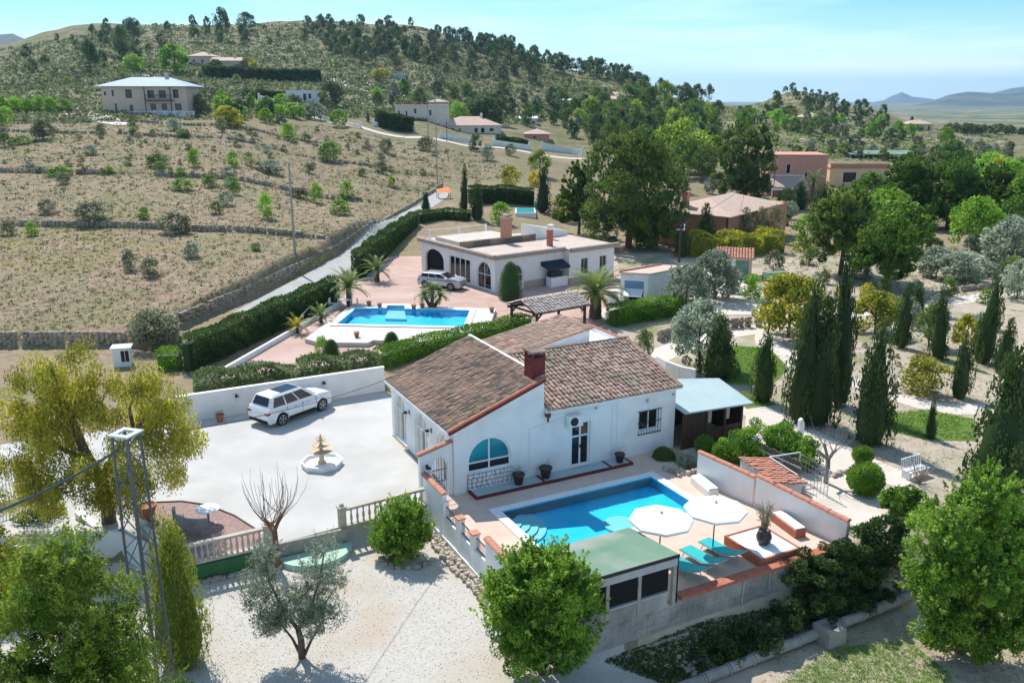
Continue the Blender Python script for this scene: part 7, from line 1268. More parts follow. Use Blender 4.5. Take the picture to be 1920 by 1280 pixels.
# garden post, seat, benches
x, y = P(1498, 838); t = gt('white_post', 'tall thin white garden post in front of the dark cypress clump', 'post', x, y, 0, .3); mb = MB(); mb.wallprism([(-.14, 0), (.14, 0), (.14, 1.3), (.0, 1.6), (-.14, 1.5)], -.1, .1); mb.build('post_body', M['white'], t)
x, y = P(1715, 893); t = gt('white_bench', 'white garden bench under the pale bare fig', 'bench', x, y, 0, .5); mb = MB(); mb.box(-.7, .7, -.25, .25, .36, .42); mb.build('seat', M['whitepaint'], t); mb = MB(); [mb.bar((-.68 + i * .15, .25, .42), (-.68 + i * .15, .32, .9), .04, .03) for i in range(10)]; mb.bar((-.7, .32, .9), (.7, .32, .9), .05, .05); mb.build('backrest', M['whitepaint'], t)
for sx in (-.6, .6): mb = MB(); mb.box(sx - .05, sx + .05, -.22, .24, 0, .36); mb.build('leg', M['whitepaint'], t)
x, y = P(1662, 735); t = gt('picnic_bench', 'dark bench on the pale path beside the tall single cypress', 'bench', x, y, .03, .2); mb = MB(); mb.box(-.7, .7, -.2, .2, .38, .44); mb.build('seat', M['wood'], t); mb = MB(); [mb.box(sx - .05, sx + .05, -.18, .18, 0, .38) for sx in (-.55, .55)]; mb.build('leg', M['wood'], t)
x, y = P(1452, 525); t = gt('green_boat', 'small green and white covered cart behind the yellow mimosa', 'cart', x, y, .03, .4); mb = MB(); mb.wallprism([(-1.2, .35), (1.2, .3), (1.35, .75), (-1.1, .8)], -.5, .5); mb.build('cart_body', M['greenroof'], t); mb = MB(); [mb.lathe([(.28, -.06), (.28, .06)], 12) for _ in (0,)]; o = mb.build('wheel', M['tyre'], t); o.location = (.0, -.56, .28); o.rotation_euler = (R(90), 0, 0); o2 = o.copy(); COL.objects.link(o2); o2.parent = t; o2.location = (0, .56, .28)
# agave
def agave(label, px, pb, s=.9):
    x, y, z = G(px, pb); t = thing('agave', label, 'agave', (x, y, z)); r_ = random.Random(int(px)); mb = MB(); mb.a = []
    for i in range(22):
        th = 2.4 * i; el = 1.3 - .9 * i / 22; L_ = s * r_.uniform(.8, 1.1); d = Vector((math.cos(th) * math.cos(el), math.sin(th) * math.cos(el), math.sin(el))); sd_ = d.cross(Vector((0, 0, 1))).normalized(); up = sd_.cross(d); w = .09 * s
        mb.add([sd_ * -w, sd_ * w, d * L_ * .5 + sd_ * w, d * L_ * .5 - sd_ * w, d * L_ + Vector((0, 0, -.05)), d * L_ * .5 - up * .05], [(0, 1, 5), (1, 2, 5), (2, 4, 5), (4, 3, 5), (3, 0, 5)]); mb.a += [r_.random()] * 6
    mb.build('leaves', LF['agave'], t); return t
agave('blue-grey agave in the sandy garden beside the left row cypress', 1660, 640, 1.2); agave('blue-grey agave at the foot of the stone field wall', 432, 352, 1.6)
# ---------------------------------------------------------------- listed plants: foot, top and width read off the photograph
def L1(name, cat, label, key, kind, px, pb, pt, w, seed=0, lod=1., **k):
    x, y, z, ww, h = at(px, pb, pt, w); return plant(name, cat, label, key, kind, x, y, z, ww, h, seed, lod, **k)
cyp = [(1430, 752, 630, 42, 'short thick cypress on a bare trunk beside the green lawn patch', .5), (1345, 708, 600, 62, 'dark shaggy cypress left of the lawn patch, behind the summerhouse', .6), (1500, 792, 545, 58, 'tall dark cypress at the left of the dense cypress clump', .7), (1528, 795, 572, 62, 'broad dark cypress in the middle of the dense cypress clump', .7), (1572, 760, 492, 46, 'tallest cypress of the dense clump, behind the others', .7), (1630, 832, 622, 66, 'tall single cypress standing right of the dense clump', .8), (1688, 652, 540, 30, 'slim leaning cypress beside the blue-grey agave', .5), (1720, 592, 535, 24, 'small distant cypress in front of the curved stone wall', .5), (1758, 672, 555, 30, 'slim cypress on a bare stem behind the yellow bush', .5), (1842, 680, 520, 40, 'tall slim cypress leaning left near the right edge', .6), (1798, 745, 640, 34, 'short cypress tapering to its foot beside the pale path', .5), (1878, 700, 605, 36, 'slender cypress behind the big dark cypress at the right', .5), (1745, 822, 755, 17, 'very small young cypress in the grass strip', .4), (1862, 935, 672, 110, 'very broad dark cypress at the right, shading the big green tree', 1.2), (1918, 905, 718, 64, 'dark cypress cut by the right edge', .8), (1320, 472, 390, 34, 'dark cypress before the pink brick house', .5), (870, 400, 315, 15, 'slim tall cypress behind the flat roofed villa', .4), (895, 412, 346, 24, 'short broad cypress behind the flat roofed villa chimney', .4), (1018, 398, 318, 26, 'cypress between the yellow bush and the big pine', .4), (800, 408, 358, 17, 'slim cypress at the top end of the lane', .4), (1277, 482, 415, 24, 'dark cypress behind the garage pole', .4), (1497, 392, 345, 34, 'dark clipped cypress before the terrace of the pink house', .4)]
for i, (px, pb, pt, w, lab, lod) in enumerate(cyp): L1('cypress_tree', 'cypress', lab, 'cypress', 'cypress', px, pb, pt, w * 1.42, i % 5, lod if lod >= .5 else .5, lean=random.uniform(-.06, .05))
def bigpine(label, px, pb, pt, wpx, key, seed, n=26000, size=.34, bare=.22, nl=22, name='pine_tree', cat='pine'):
    x, y, z, w, h = at(px, pb, pt, wpx); r_ = random.Random(seed); lobes = []
    for i in range(nl):
        t = (i + .5) / nl; th = 2.4 * i + r_.uniform(-.5, .5); prof = math.sqrt(max(.06, 1 - (2 * t - .85) ** 2 * .8)); q = w * .34 * prof * r_.uniform(.55, 1.05); lobes.append((q * math.cos(th), q * math.sin(th), h * (bare + (.90 - bare) * t), w * r_.uniform(.13, .21)))
    tr = [([(0, 0, -.3), (.1, 0, h * .3), (-.1, .1, h * .6), (0, 0, h * .9)], w * .032, w * .008)] + [([(0, 0, h * f), (l[0] * .6, l[1] * .6, (h * f + l[2]) / 2 + .1), l[:3]], w * .012, w * .004) for f, l in ((.25, lobes[2]), (.35, lobes[5]), (.45, lobes[9]), (.5, lobes[12]))]
    bigtree(name, label, cat, x, y, z, lobes, key, int(n / 170), n, w * .075, size, seed, tr, .34, .45, .8, shoots=int(n / 55), sl=w * .055)
bigpine('huge dark round pine behind the flat roofed villa', 1178, 465, 248, 215, 'pine', 51, 34000, .40, .16, 30); bigpine('broad pine left of the pink two storey house', 1395, 385, 235, 145, 'pine', 52, 22000, .5, .12); bigpine('large dark pine above the orchard right of the pink brick house', 1575, 515, 348, 155, 'pine', 53, 26000, .32, .22); bigpine('brighter green pine on a bare trunk beside the large dark orchard pine', 1660, 540, 412, 140, 'grove', 54, 20000, .30, .28); bigpine('pine at the left flank of the huge dark pine', 1085, 440, 300, 95, 'grove', 55, 15000, .36, .15); bigpine('dense dark green tree in the middle of the right hand grove', 1775, 430, 300, 140, 'grove', 56, 20000, .42, .1, name='broad_tree', cat='tree'); bigpine('dense green tree in the right hand grove nearest the yellow house', 1695, 425, 292, 125, 'grove', 57, 18000, .42, .1, name='broad_tree', cat='tree'); bigpine('dense green tree of the right hand grove near the right edge', 1850, 430, 312, 125, 'grove', 58, 18000, .42, .1, name='broad_tree', cat='tree')
named = [# name, category, label, leaf, kind, foot column, foot row, top row, width, lod

 ('pine_tree', 'pine', 'pine rising behind the huge dark pine on its right', 'pinelit', 'pine', 1275, 330, 225, 105, 1.4),
 ('broad_tree', 'tree', 'bright yellow-green tree of the right hand grove under the edge palm', 'lime', 'round', 1880, 390, 300, 110, 1.4), ('broad_tree', 'tree', 'lower bright green tree at the front of the right hand grove', 'green', 'round', 1690, 470, 375, 110, 1.3), ('broad_tree', 'tree', 'big green tree cut by the right edge behind the silver olives', 'green', 'round', 1935, 440, 315, 120, 1.4),
 ('olive_tree', 'olive tree', 'large grey olive tree right of the garage', 'olive', 'round', 1340, 562, 470, 96, 1.8), ('olive_tree', 'olive tree', 'grey olive tree directly in front of the garage wall', 'olive', 'round', 1285, 585, 492, 84, 1.5), ('olive_tree', 'olive tree', 'pale grey-green tree above the stone retaining wall', 'olive', 'round', 1310, 690, 562, 108, 2.0), ('olive_tree', 'olive tree', 'big silver olive at the right edge above the curved wall', 'olive', 'round', 1893, 505, 408, 105, 1.6), ('olive_tree', 'olive tree', 'silver olive left of the big edge olive', 'olive', 'round', 1805, 528, 470, 92, 1.3), ('olive_tree', 'olive tree', 'low silver olive between two others near the curved wall', 'olive', 'round', 1755, 520, 462, 70, 1.1), ('olive_tree', 'olive tree', 'silver olive at the right edge beside the pale path', 'olive', 'round', 1905, 560, 488, 70, 1.1),
 ('mimosa_tree', 'mimosa', 'large yellow flowering mimosa left of the dense cypress clump', 'mimosa', 'round', 1478, 632, 512, 128, 2.2), ('mimosa_tree', 'mimosa', 'airy yellow mimosa beside the curved garden wall', 'mimosa', 'round', 1640, 625, 545, 82, 1.2), ('mimosa_tree', 'mimosa', 'small yellow mimosa between the two right cypresses', 'mimosa', 'round', 1808, 655, 590, 46, .9),
 ('broom_bush', 'bush', 'green bush with yellow top beside the pale path', 'mimosa', 'bush', 1728, 738, 668, 94, 1.8), ('green_bush', 'bush', 'bushy olive-green shrub group behind the slim stemmed cypress', 'shrubg', 'bush', 1740, 650, 575, 66, 1.3),
 ('round_shrub', 'shrub', 'clipped round bright shrub in the gravel bed, larger of two', 'box', 'ball', 1620, 925, 868, 68, 2.0), ('round_shrub', 'shrub', 'small clipped round shrub in the gravel bed behind the larger one', 'box', 'ball', 1616, 868, 836, 40, 1.2), ('round_shrub', 'shrub', 'dark round shrub at the right end of the pool paving', 'shrubg', 'ball', 1243, 884, 838, 44, 1.4), ('round_shrub', 'shrub', 'round bright shrub in front of the summerhouse, right one', 'box', 'ball', 1355, 864, 826, 42, 1.2), ('round_shrub', 'shrub', 'round bright shrub in front of the summerhouse, left one', 'box', 'ball', 1320, 852, 816, 38, 1.2), ('low_shrub', 'shrub', 'low grey-green shrub in the stone edged bed by the pool', 'olive', 'bush', 1290, 882, 852, 50, .9),
 ('clipped_tree', 'topiary', 'dark egg shaped clipped tree before the flat roofed villa', 'hedge', 'dome', 957, 562, 491, 44, 1.8), ('clipped_shrub', 'topiary', 'dark clipped ball shrub at the foot of the far pool wall, right one', 'hedge', 'dome', 735, 660, 622, 34, 1.2), ('clipped_shrub', 'topiary', 'dark clipped ball shrub at the foot of the far pool wall, left one', 'hedge', 'dome', 622, 672, 636, 32, 1.2), ('yellow_shrub', 'shrub', 'yellow-green shrub beside the left clipped ball at the far pool', 'lime', 'bush', 605, 668, 632, 32, .9),
 ('leafy_shrub', 'shrub', 'bright green shrub in front of the grey outbuilding', 'lime', 'bush', 1407, 562, 516, 52, 1.2), ('ivy_stump', 'shrub', 'pale ivy covered stump behind the right end of the tiled roof', 'pinkish', 'bush', 1208, 672, 618, 42, 1.3), ('yellow_bush', 'bush', 'round yellow bush in the field behind the flat roofed villa', 'mimosa', 'bush', 958, 356, 312, 46, 1.0), ('yellow_bush', 'bush', 'bright yellow bush left of the pine trunk cypress', 'yellow', 'bush', 1003, 350, 322, 34, .8), ('conifer', 'tree', 'small green pine standing alone in the field below the roadside wall', 'pinelit', 'pine', 1012, 330, 282, 40, .9), ('dark_bush', 'bush', 'dark green bush in front of the huge pine', 'mimosa', 'bush', 1062, 412, 362, 70, 1.1), ('green_bush', 'bush', 'bright green bush behind the villa roof terrace', 'lime', 'bush', 940, 420, 380, 52, 1.0), ('grey_bush', 'bush', 'large dark grey bush at the corner of field wall and dark hedge', 'shrub', 'bush', 285, 652, 582, 108, 2.4), ('blue_conifer', 'tree', 'blue-grey conifer clump below the pink house', 'cypress', 'cypress', 1540, 420, 350, 60, .8), ('garden_bush', 'bush', 'leafy green bush on the orchard terrace left of the dark orchard pine', 'green', 'bush', 1508, 470, 405, 62, 1.1), ('dark_bush', 'bush', 'dark leafless bush behind the outbuilding', 'shrub', 'bush', 1450, 510, 470, 40, .8), ('orchard_bush', 'bush', 'green bush in the orchard below the tall cypress clump tip', 'shrubg', 'bush', 1545, 532, 505, 24, .7),
 ('dark_tree', 'tree', 'broad dark round tree beside the modern white house', 'hill', 'round', 622, 200, 153, 48, 1.0), ('lollipop_tree', 'tree', 'small bright green lollipop tree at the lane bend', 'lime', 'round', 636, 238, 205, 34, .9), ('lime_tree', 'tree', 'bright lime green tree in front of the modern white house', 'lime', 'round', 550, 222, 193, 52, .9), ('green_tree', 'tree', 'grey-green tree left of the lane bend', 'olive', 'round', 590, 224, 190, 44, .8), ('green_tree', 'tree', 'round bright green tree right of the cream house', 'lime', 'round', 858, 226, 192, 40, .9), ('dark_tree', 'tree', 'dark broad tree group above the pink roofed bungalow', 'hill', 'round', 915, 232, 175, 76, 1.2), ('dark_shrub', 'bush', 'dark round bush before the gate of the pink roofed bungalow', 'hill', 'bush', 892, 284, 252, 30, .8), ('green_tree', 'tree', 'big light green tree left of the terracotta roofed houses', 'green', 'round', 328, 136, 82, 60, 1.1), ('yellow_tree', 'tree', 'yellow-green tree left of the big light green hillside tree', 'lime', 'round', 256, 136, 102, 42, .9), ('yellow_tree', 'tree', 'yellow-green tree right of the terracotta roofed houses', 'mimosa', 'round', 466, 133, 107, 36, .8), ('round_bush', 'bush', 'dark bush in front of the terracotta roofed house', 'hill', 'round', 405, 130, 111, 28, .7), ('olive_tree', 'olive tree', 'lone dark olive in the upper left field', 'shrub', 'round', 83, 262, 224, 42, .9), ('field_tree', 'tree', 'broad yellow-green tree below the two storey house', 'mimosa', 'round', 430, 238, 198, 58, 1.0), ('pine_tree', 'pine', 'pair-topped tall pine left of the two storey house roof', 'hill', 'pine', 170, 138, 76, 34, .9), ('pine_tree', 'pine', 'dark pine on the left hill above the yellow-green tree', 'hill', 'pine', 232, 108, 50, 40, .9), ('pine_tree', 'pine', 'dark pine on the left crest', 'hill', 'pine', 250, 78, 35, 40, .9), ('pine_tree', 'pine', 'tall irregular pine standing out on the left crest', 'hill', 'pine', 417, 76, 16, 30, .9), ('pine_tree', 'pine', 'small single pine on the skyline left of the tall irregular pine', 'hill', 'pine', 361, 48, 28, 13, .6), ('pine_tree', 'pine', 'dark pine group right of the tall irregular crest pine', 'hill', 'pine', 462, 58, 23, 36, .8), ('yellow_tree', 'tree', 'yellow-green tree above the tiny blue-grey shed', 'mimosa', 'round', 715, 152, 128, 36, .8)]
for i, (nm, cat, lab, key, kind, px, pb, pt, w, lod) in enumerate(named): L1(nm, cat, lab, key, kind, px, pb, pt, w, i % 3, lod)
# bamboo-like reeds before the brick house, trees round the brick house and plaza
for i, (px, pb, pt, w) in enumerate(((1230, 470, 380, 60), (1290, 455, 395, 46))): L1('tall_reeds', 'reeds', ('light green weeping reeds at the right foot of the huge pine', 'yellow-green reeds left of the pink brick house')[i], 'mimosa' if i else 'shrubg', 'bush', px, pb, pt, w, i, 1.4)
for i, (px, pb) in enumerate(((1395, 462), (1425, 458), (1450, 455))): L1('tall_reeds', 'reeds', 'pale dry reeds standing before the pink brick wall', 'dry', 'bush', px, pb, pb - 68, 40, i, 1.0, group='pale dry reeds before the pink brick wall')
# scrub bushes scattered on the field: read-off positions
fieldb = [(345, 357, 48, 22), (435, 350, 40, 18), (650, 372, 34, 32), (594, 380, 30, 36), (560, 370, 62, 18), (638, 402, 46, 28), (175, 412, 80, 34), (327, 436, 76, 38), (282, 518, 44, 34), (362, 482, 40, 26), (245, 505, 34, 34), (500, 408, 34, 44), (405, 400, 32, 22), (425, 385, 36, 26), (437, 312, 28, 28), (365, 312, 30, 32), (295, 313, 44, 24), (508, 325, 54, 26), (620, 300, 52, 34), (540, 262, 36, 30), (250, 250, 26, 22), (190, 250, 24, 18), (115, 330, 60, 18), (60, 442, 30, 26), (15, 440, 36, 24), (90, 400, 40, 26), (270, 410, 26, 22), (800, 282, 40, 26), (725, 285, 30, 24), (715, 325, 34, 22), (915, 300, 34, 28), (958, 292, 28, 22), (715, 300, 20, 14), (345, 258, 34, 16), (325, 245, 40, 22), (415, 248, 26, 28), (45, 270, 40, 16), (10, 275, 30, 26), (170, 290, 34, 18), (395, 350, 34, 22), (735, 348, 16, 16), (480, 470, 24, 14), (118, 345, 30, 20), (440, 365, 26, 24), (205, 325, 24, 14), (580, 325, 30, 18), (680, 330, 26, 14), (340, 330, 26, 16)]
keys = ['shrub', 'shrubg', 'shrub', 'green', 'shrub', 'box', 'olive']
for i, (px, pb, w, h) in enumerate(fieldb):
    k = keys[(i * 5 + i // 3) % 7]; k = {2: 'green', 3: 'lime', 11: 'lime', 14: 'green', 15: 'lime', 0: 'box'}.get(i, k); col = {'shrub': 'grey-green scrub bush', 'shrubg': 'olive-green scrub bush', 'green': 'fresh green bush', 'box': 'dark green bush', 'olive': 'silvery scrub bush', 'lime': 'bright green bush'}[k]
    L1('scrub_bush', 'bush', ('large ' if w > 40 else 'small ') + col + (' on the lowest field terrace' if pb > 415 else ' on the second field terrace' if pb > 330 else ' on the upper field terraces') + (' toward the left edge' if px < 220 else ' near the lane' if px > 520 else ' in mid field'), k, 'bush', px, pb, pb - h, w, i % 3, 1., group=col + 'es of the dry field', parts=(w > 30))
# almond rows above the left field
for i, px in enumerate((8, 30, 52, 74, 96, 118)): L1('almond_tree', 'almond tree', 'bright green almond tree in the row at the left edge above the field', 'lime', 'round', px, 212 - (i % 2) * 3, 180 + (i % 3) * 2, 30, i % 3, .6, parts=False, group='almond row at the left edge')
for i, px in enumerate((-10, 12)): L1('almond_tree', 'almond tree', 'bright green almond tree below the row at the left edge', 'lime', 'round', px, 236, 200, 30, i % 3, .6, parts=False, group='lower almond trees at the left edge')
# ---------------------------------------------------------------- scattered woods: each tree its own thing
def inside(px, py, poly):
    c = False; j = len(poly) - 1
    for i in range(len(poly)):
        if (poly[i][1] > py) != (poly[j][1] > py) and px < (poly[j][0] - poly[i][0]) * (py - poly[i][1]) / (poly[j][1] - poly[i][1]) + poly[i][0]: c = not c
        j = i
    return c
def wood(poly, n, hr, key, kind, name, cat, label, group, seed, asp=(.55, .8), lod=.45, mind=8., keys=None):
    r_ = random.Random(seed); xs = [p[0] for p in poly]; ys = [p[1] for p in poly]; cand = []
    while len(cand) < n * 6:
        p = (r_.uniform(min(xs), max(xs)), r_.uniform(min(ys), max(ys)))
        if inside(*p, poly): cand.append(p)
    X, Y = march([c[0] for c in cand], [c[1] for c in cand]); got = []
    for (px, py), x, y in zip(cand, X, Y):
        if np.isnan(x) or len(got) >= n: continue
        if any(abs(px - q[0]) < mind and abs(py - q[1]) < mind * .45 for q in got): continue
        got.append((px, py)); h = r_.uniform(*hr); k = r_.choice(keys) if keys else key
        xm0, xm1, ym = min(xs) + (max(xs) - min(xs)) / 3, max(xs) - (max(xs) - min(xs)) / 3, (min(ys) + max(ys)) / 2
        lab = ('tall ' if h > (hr[0] + hr[1]) / 2 else 'small ') + label + (', left' if px < xm0 else ', right' if px > xm1 else ', mid') + (' upper' if py < ym else ' lower')
        if len(lab.split()) > 16: print('LONG', lab)
        plant(name, cat, lab, k, kind, float(x), float(y), Tz(x, y) - .1, h * r_.uniform(*asp), h, r_.randrange(3), lod, group, parts=False)
wood([(560, 60), (660, 28), (800, 36), (900, 66), (985, 100), (1060, 125), (1000, 150), (900, 128), (820, 120), (740, 112), (640, 105), (570, 90)], 72, (4.5, 8), 'hill', 'pine', 'pine_tree', 'pine', 'dark pine on the big hill, upper wood', 'pines on the upper slope of the big hill', 1)
wood([(850, 66), (900, 74), (990, 106), (1060, 122), (1150, 138), (1250, 160), (1360, 190), (1300, 195), (1200, 172), (1100, 148), (1000, 128), (900, 100)], 62, (5, 8.5), 'hill', 'pine', 'pine_tree', 'pine', 'dark pine on the wooded ridge falling right', 'pines on the falling ridge', 2)
wood([(590, 72), (760, 84), (900, 118), (1040, 138), (1000, 160), (860, 146), (700, 124), (600, 110)], 24, (4.5, 8), 'hill', 'pine', 'pine_tree', 'pine', 'scattered pine on the lower big hill slope', 'scattered pines low on the big hill', 27, mind=20)
wood([(40, 88), (200, 55), (360, 55), (560, 50), (560, 92), (380, 92), (200, 130), (60, 150)], 32, (3, 7), 'hill', 'pine', 'pine_tree', 'pine', 'scattered pine on the bare left hill', 'scattered pines on the bare left hill', 3, mind=22)
wood([(660, 20), (800, 26), (900, 58), (880, 66), (760, 40), (660, 34)], 14, (5, 9), 'hill', 'pine', 'pine_tree', 'pine', 'pine on the skyline of the big hill', 'skyline pines of the big hill', 4)
wood([(1430, 180), (1500, 172), (1580, 190), (1660, 215), (1720, 232), (1640, 238), (1540, 215), (1440, 205)], 42, (3.5, 6), 'hill', 'pine', 'pine_tree', 'pine', 'dark pine on the small wooded knoll at the right', 'pines on the right knoll', 5, mind=7)
wood([(1100, 205), (1200, 195), (1290, 200), (1350, 215), (1350, 275), (1250, 300), (1150, 300), (1095, 270)], 34, (7, 12), 'pine', 'pine', 'pine_tree', 'pine', 'pine between roadside wall and huge pine', 'pines of the mid wood', 6, lod=.8, mind=14, keys=['pine', 'pinelit', 'pine', 'hill'])
wood([(1090, 215), (1230, 205), (1400, 250), (1340, 330), (1230, 330), (1110, 290)], 24, (6, 10), 'pinelit', 'pine', 'pine_tree', 'pine', 'mid green pine above the huge pine', 'mid green pines above the huge pine', 23, (.7, 1.), .7, 16, ['pine', 'pinelit', 'green', 'hill'])
wood([(1180, 260), (1340, 250), (1350, 330), (1290, 360), (1240, 380)], 13, (6, 9), 'pinelit', 'pine', 'pine_tree', 'pine', 'bushy pine in the wood right of the huge pine', 'near bushy pines', 7, lod=1., mind=20, keys=['pine', 'pinelit', 'olive'])
wood([(700, 175), (1000, 175), (1100, 190), (1090, 260), (940, 250), (860, 215), (700, 200)], 38, (3, 7), 'green', 'round', 'garden_tree', 'tree', 'garden tree among the far houses by the roadside wall', 'garden trees round the far houses', 8, (.7, 1.), .5, 12, ['grove', 'hill', 'lime', 'olive', 'shrubg', 'hill'])
wood([(360, 185), (520, 200), (600, 222), (560, 236), (420, 228), (360, 215)], 22, (2.5, 5), 'green', 'round', 'garden_tree', 'tree', 'small tree on the slope right of the two storey house', 'small trees right of the two storey house', 9, (.7, 1.1), .5, 12, ['green', 'shrubg', 'lime', 'hill', 'shrub'])
wood([(1380, 210), (1500, 222), (1600, 232), (1780, 250), (1780, 270), (1600, 260), (1480, 255), (1390, 250)], 46, (3, 6), 'green', 'round', 'slope_tree', 'tree', 'leafy tree on the slope below the wooded knoll', 'leafy trees below the knoll', 10, (.7, 1.1), .5, 12, ['grove', 'shrubg', 'lime', 'hill', 'shrub'])
wood([(1480, 268), (1900, 275), (1900, 310), (1700, 305), (1480, 290)], 44, (1.5, 4), 'shrub', 'round', 'orchard_tree', 'tree', 'grey orchard tree on the terraces behind the pink and yellow houses', 'grey orchard trees on the right terraces', 11, (.9, 1.4), .45, 14, ['shrub', 'olive', 'shrubg', 'shrub'])
wood([(1790, 244), (1925, 246), (1925, 254), (1790, 252)], 26, (3, 5), 'hill', 'round', 'plain_tree', 'tree', 'dark tree in the belt at the edge of the plain', 'dark tree belt at the plain', 12, (.9, 1.3), .35, 6)
wood([(1600, 470), (1900, 460), (1920, 520), (1700, 535), (1560, 520)], 12, (1.2, 2.6), 'olive', 'round', 'orchard_tree', 'tree', 'low silver tree on the sandy orchard terrace at the right', 'low silver trees of the orchard', 13, (.9, 1.3), .8, 30, ['olive', 'shrubg', 'olive'])
wood([(1560, 650), (1650, 640), (1780, 690), (1900, 720), (1890, 760), (1650, 700)], 14, (.3, .7), 'shrub', 'bush', 'garden_shrub', 'shrub', 'tiny grey-green shrub on the sandy garden ground', 'tiny shrubs of the sandy garden', 14, (.9, 1.5), .5, 24, ['shrub', 'shrubg', 'dry'])
wood([(1560, 560), (1700, 545), (1900, 560), (1900, 640), (1780, 660), (1660, 640), (1580, 620)], 16, (.8, 2.0), 'shrubg', 'bush', 'garden_bush', 'bush', 'leafy bush among the slim cypresses of the sandy garden', 'leafy bushes among the slim cypresses', 25, (.9, 1.3), .8, 24, ['shrubg', 'mimosa', 'olive', 'green'])
wood([(1380, 470), (1500, 480), (1560, 560), (1440, 600), (1370, 560)], 9, (.8, 1.8), 'shrubg', 'bush', 'yard_bush', 'bush', 'green bush in the yard left of the big yellow mimosa', 'green bushes in the yard by the outbuilding', 26, (.9, 1.3), .8, 22, ['shrubg', 'green', 'olive'])
wood([(1280, 395), (1420, 300), (1480, 400), (1500, 440), (1400, 400)], 8, (2, 4), 'green', 'round', 'garden_tree', 'tree', 'garden tree behind the pink brick house', 'garden trees behind the pink brick house', 15, (.8, 1.1), .7, 20, ['green', 'olive', 'shrubg'])
wood([(1590, 330), (1700, 300), (1900, 300), (1920, 470), (1760, 470), (1640, 440)], 18, (4, 7.5), 'green', 'round', 'grove_tree', 'tree', 'dense green tree filling the right hand grove', 'trees filling the right hand grove', 21, (.9, 1.2), 1.0, 26, ['grove', 'grove', 'grove', 'lime', 'shrubg'])
wood([(1050, 400), (1290, 400), (1290, 470), (1130, 470)], 12, (1.5, 3.5), 'hedge', 'bush', 'garden_bush', 'bush', 'dark bush in the shade under the huge pine', 'dark bushes under the huge pine', 22, (1., 1.5), .8, 18, ['hedge', 'shrubg', 'pine'])
wood([(20, 110), (560, 95), (600, 160), (560, 200), (380, 180), (200, 150), (20, 175)], 70, (1., 2.6), 'shrub', 'bush', 'hill_shrub', 'shrub', 'round grey-green shrub on the bare slope round the hillside houses', 'shrubs on the bare hillside', 16, (.9, 1.5), .4, 12, ['shrub', 'shrubg', 'hill', 'shrub'])
wood([(0, 235), (560, 235), (900, 280), (860, 330), (500, 330), (0, 330)], 90, (.6, 1.6), 'shrub', 'bush', 'field_shrub', 'shrub', 'grey-green shrub on upper field terraces', 'low shrubs of the upper field terraces', 17, (1., 1.7), .4, 14, ['shrub', 'shrubg', 'olive', 'dry', 'shrub'])
wood([(820, 135), (1080, 150), (1180, 178), (1050, 180), (830, 172)], 60, (.8, 2.2), 'shrub', 'bush', 'hill_shrub', 'shrub', 'low shrub on the pale terraced slope under the ridge', 'low shrubs under the ridge', 18, (1., 1.6), .4, 10, ['shrub', 'hill', 'shrubg'])
# ---------------------------------------------------------------- countless small growth
def scatter(name, poly, n, size, key, seed, up=1.2, asp=.25, hz=.5, tuft=5, label=None):
    r_ = np.random.default_rng(seed); xs = [p[0] for p in poly]; ys = [p[1] for p in poly]; px = r_.uniform(min(xs), max(xs), n * 3); py = r_.uniform(min(ys), max(ys), n * 3); ok = np.array([inside(a, b, poly) for a, b in zip(px, py)]); px, py = px[ok][:n], py[ok][:n]
    X, Y = march(px, py); g = ~np.isnan(X); X, Y = X[g], Y[g]; Z_ = T(X, Y); s = size * r_.uniform(.5, 1.4, len(X)) * np.clip(Y / 70, .45, 4); C = np.repeat(np.stack([X, Y, Z_], 1), tuft, 0); ss = np.repeat(s, tuft); C = C + r_.normal(size=C.shape) * np.stack([ss, ss, ss * .25], 1) * .6; C[:, 2] += ss * hz * .6
    v = np.repeat(r_.random(len(X)), tuft); o = bpy.data.objects.new(name, leafcards(name, C, ss, LF[key], seed, asp, v, up)); link(o); return tag(o, label, None, None, 'stuff')
fld = [(0, 625), (330, 612), (480, 545), (600, 480), (700, 425), (830, 348), (1000, 330), (900, 290), (600, 235), (0, 232)]
scatter('dry_grass', fld, 16000, .11, 'dry', 1, .8); scatter('field_scrub', fld, 3600, .17, 'shrub', 2, .3, .6); scatter('field_greens', fld, 1500, .15, 'shrubg', 22, .5, .5); scatter('field_weeds', [(0, 440), (180, 430), (330, 470), (200, 500), (0, 510)], 500, .13, 'mimosa', 3, .6, .4)
scatter('hill_scrub', [(0, 235), (0, 95), (250, 48), (660, 30), (880, 70), (1000, 130), (1180, 175), (1000, 235), (600, 220)], 9000, .26, 'hillgreen', 4, .3, .7, .5, 5); scatter('hill_greens', [(0, 235), (0, 95), (250, 48), (660, 30), (880, 70), (1000, 130), (1180, 175), (1000, 235), (600, 220)], 5000, .26, 'hillgreen', 24, .3, .7, .5, 5); scatter('ridge_scrub', [(880, 75), (1360, 190), (1480, 175), (1700, 235), (1900, 260), (1900, 310), (1500, 300), (1350, 260), (1100, 200)], 4000, .22, 'shrubg', 5, .3, .6, .5, 5)
scatter('lawn_grass', [(1320, 668), (1370, 648), (1440, 655), (1475, 690), (1440, 722), (1360, 716)], 3000, .16, 'grass', 6, 1., .2); scatter('path_grass', [(1370, 735), (1420, 738), (1450, 758), (1400, 762)], 400, .15, 'grass', 7, 1., .2); scatter('bank_grass', [(1650, 775), (1740, 768), (1825, 785), (1830, 825), (1740, 822), (1660, 805)], 1100, .2, 'grass', 8, 1., .25)
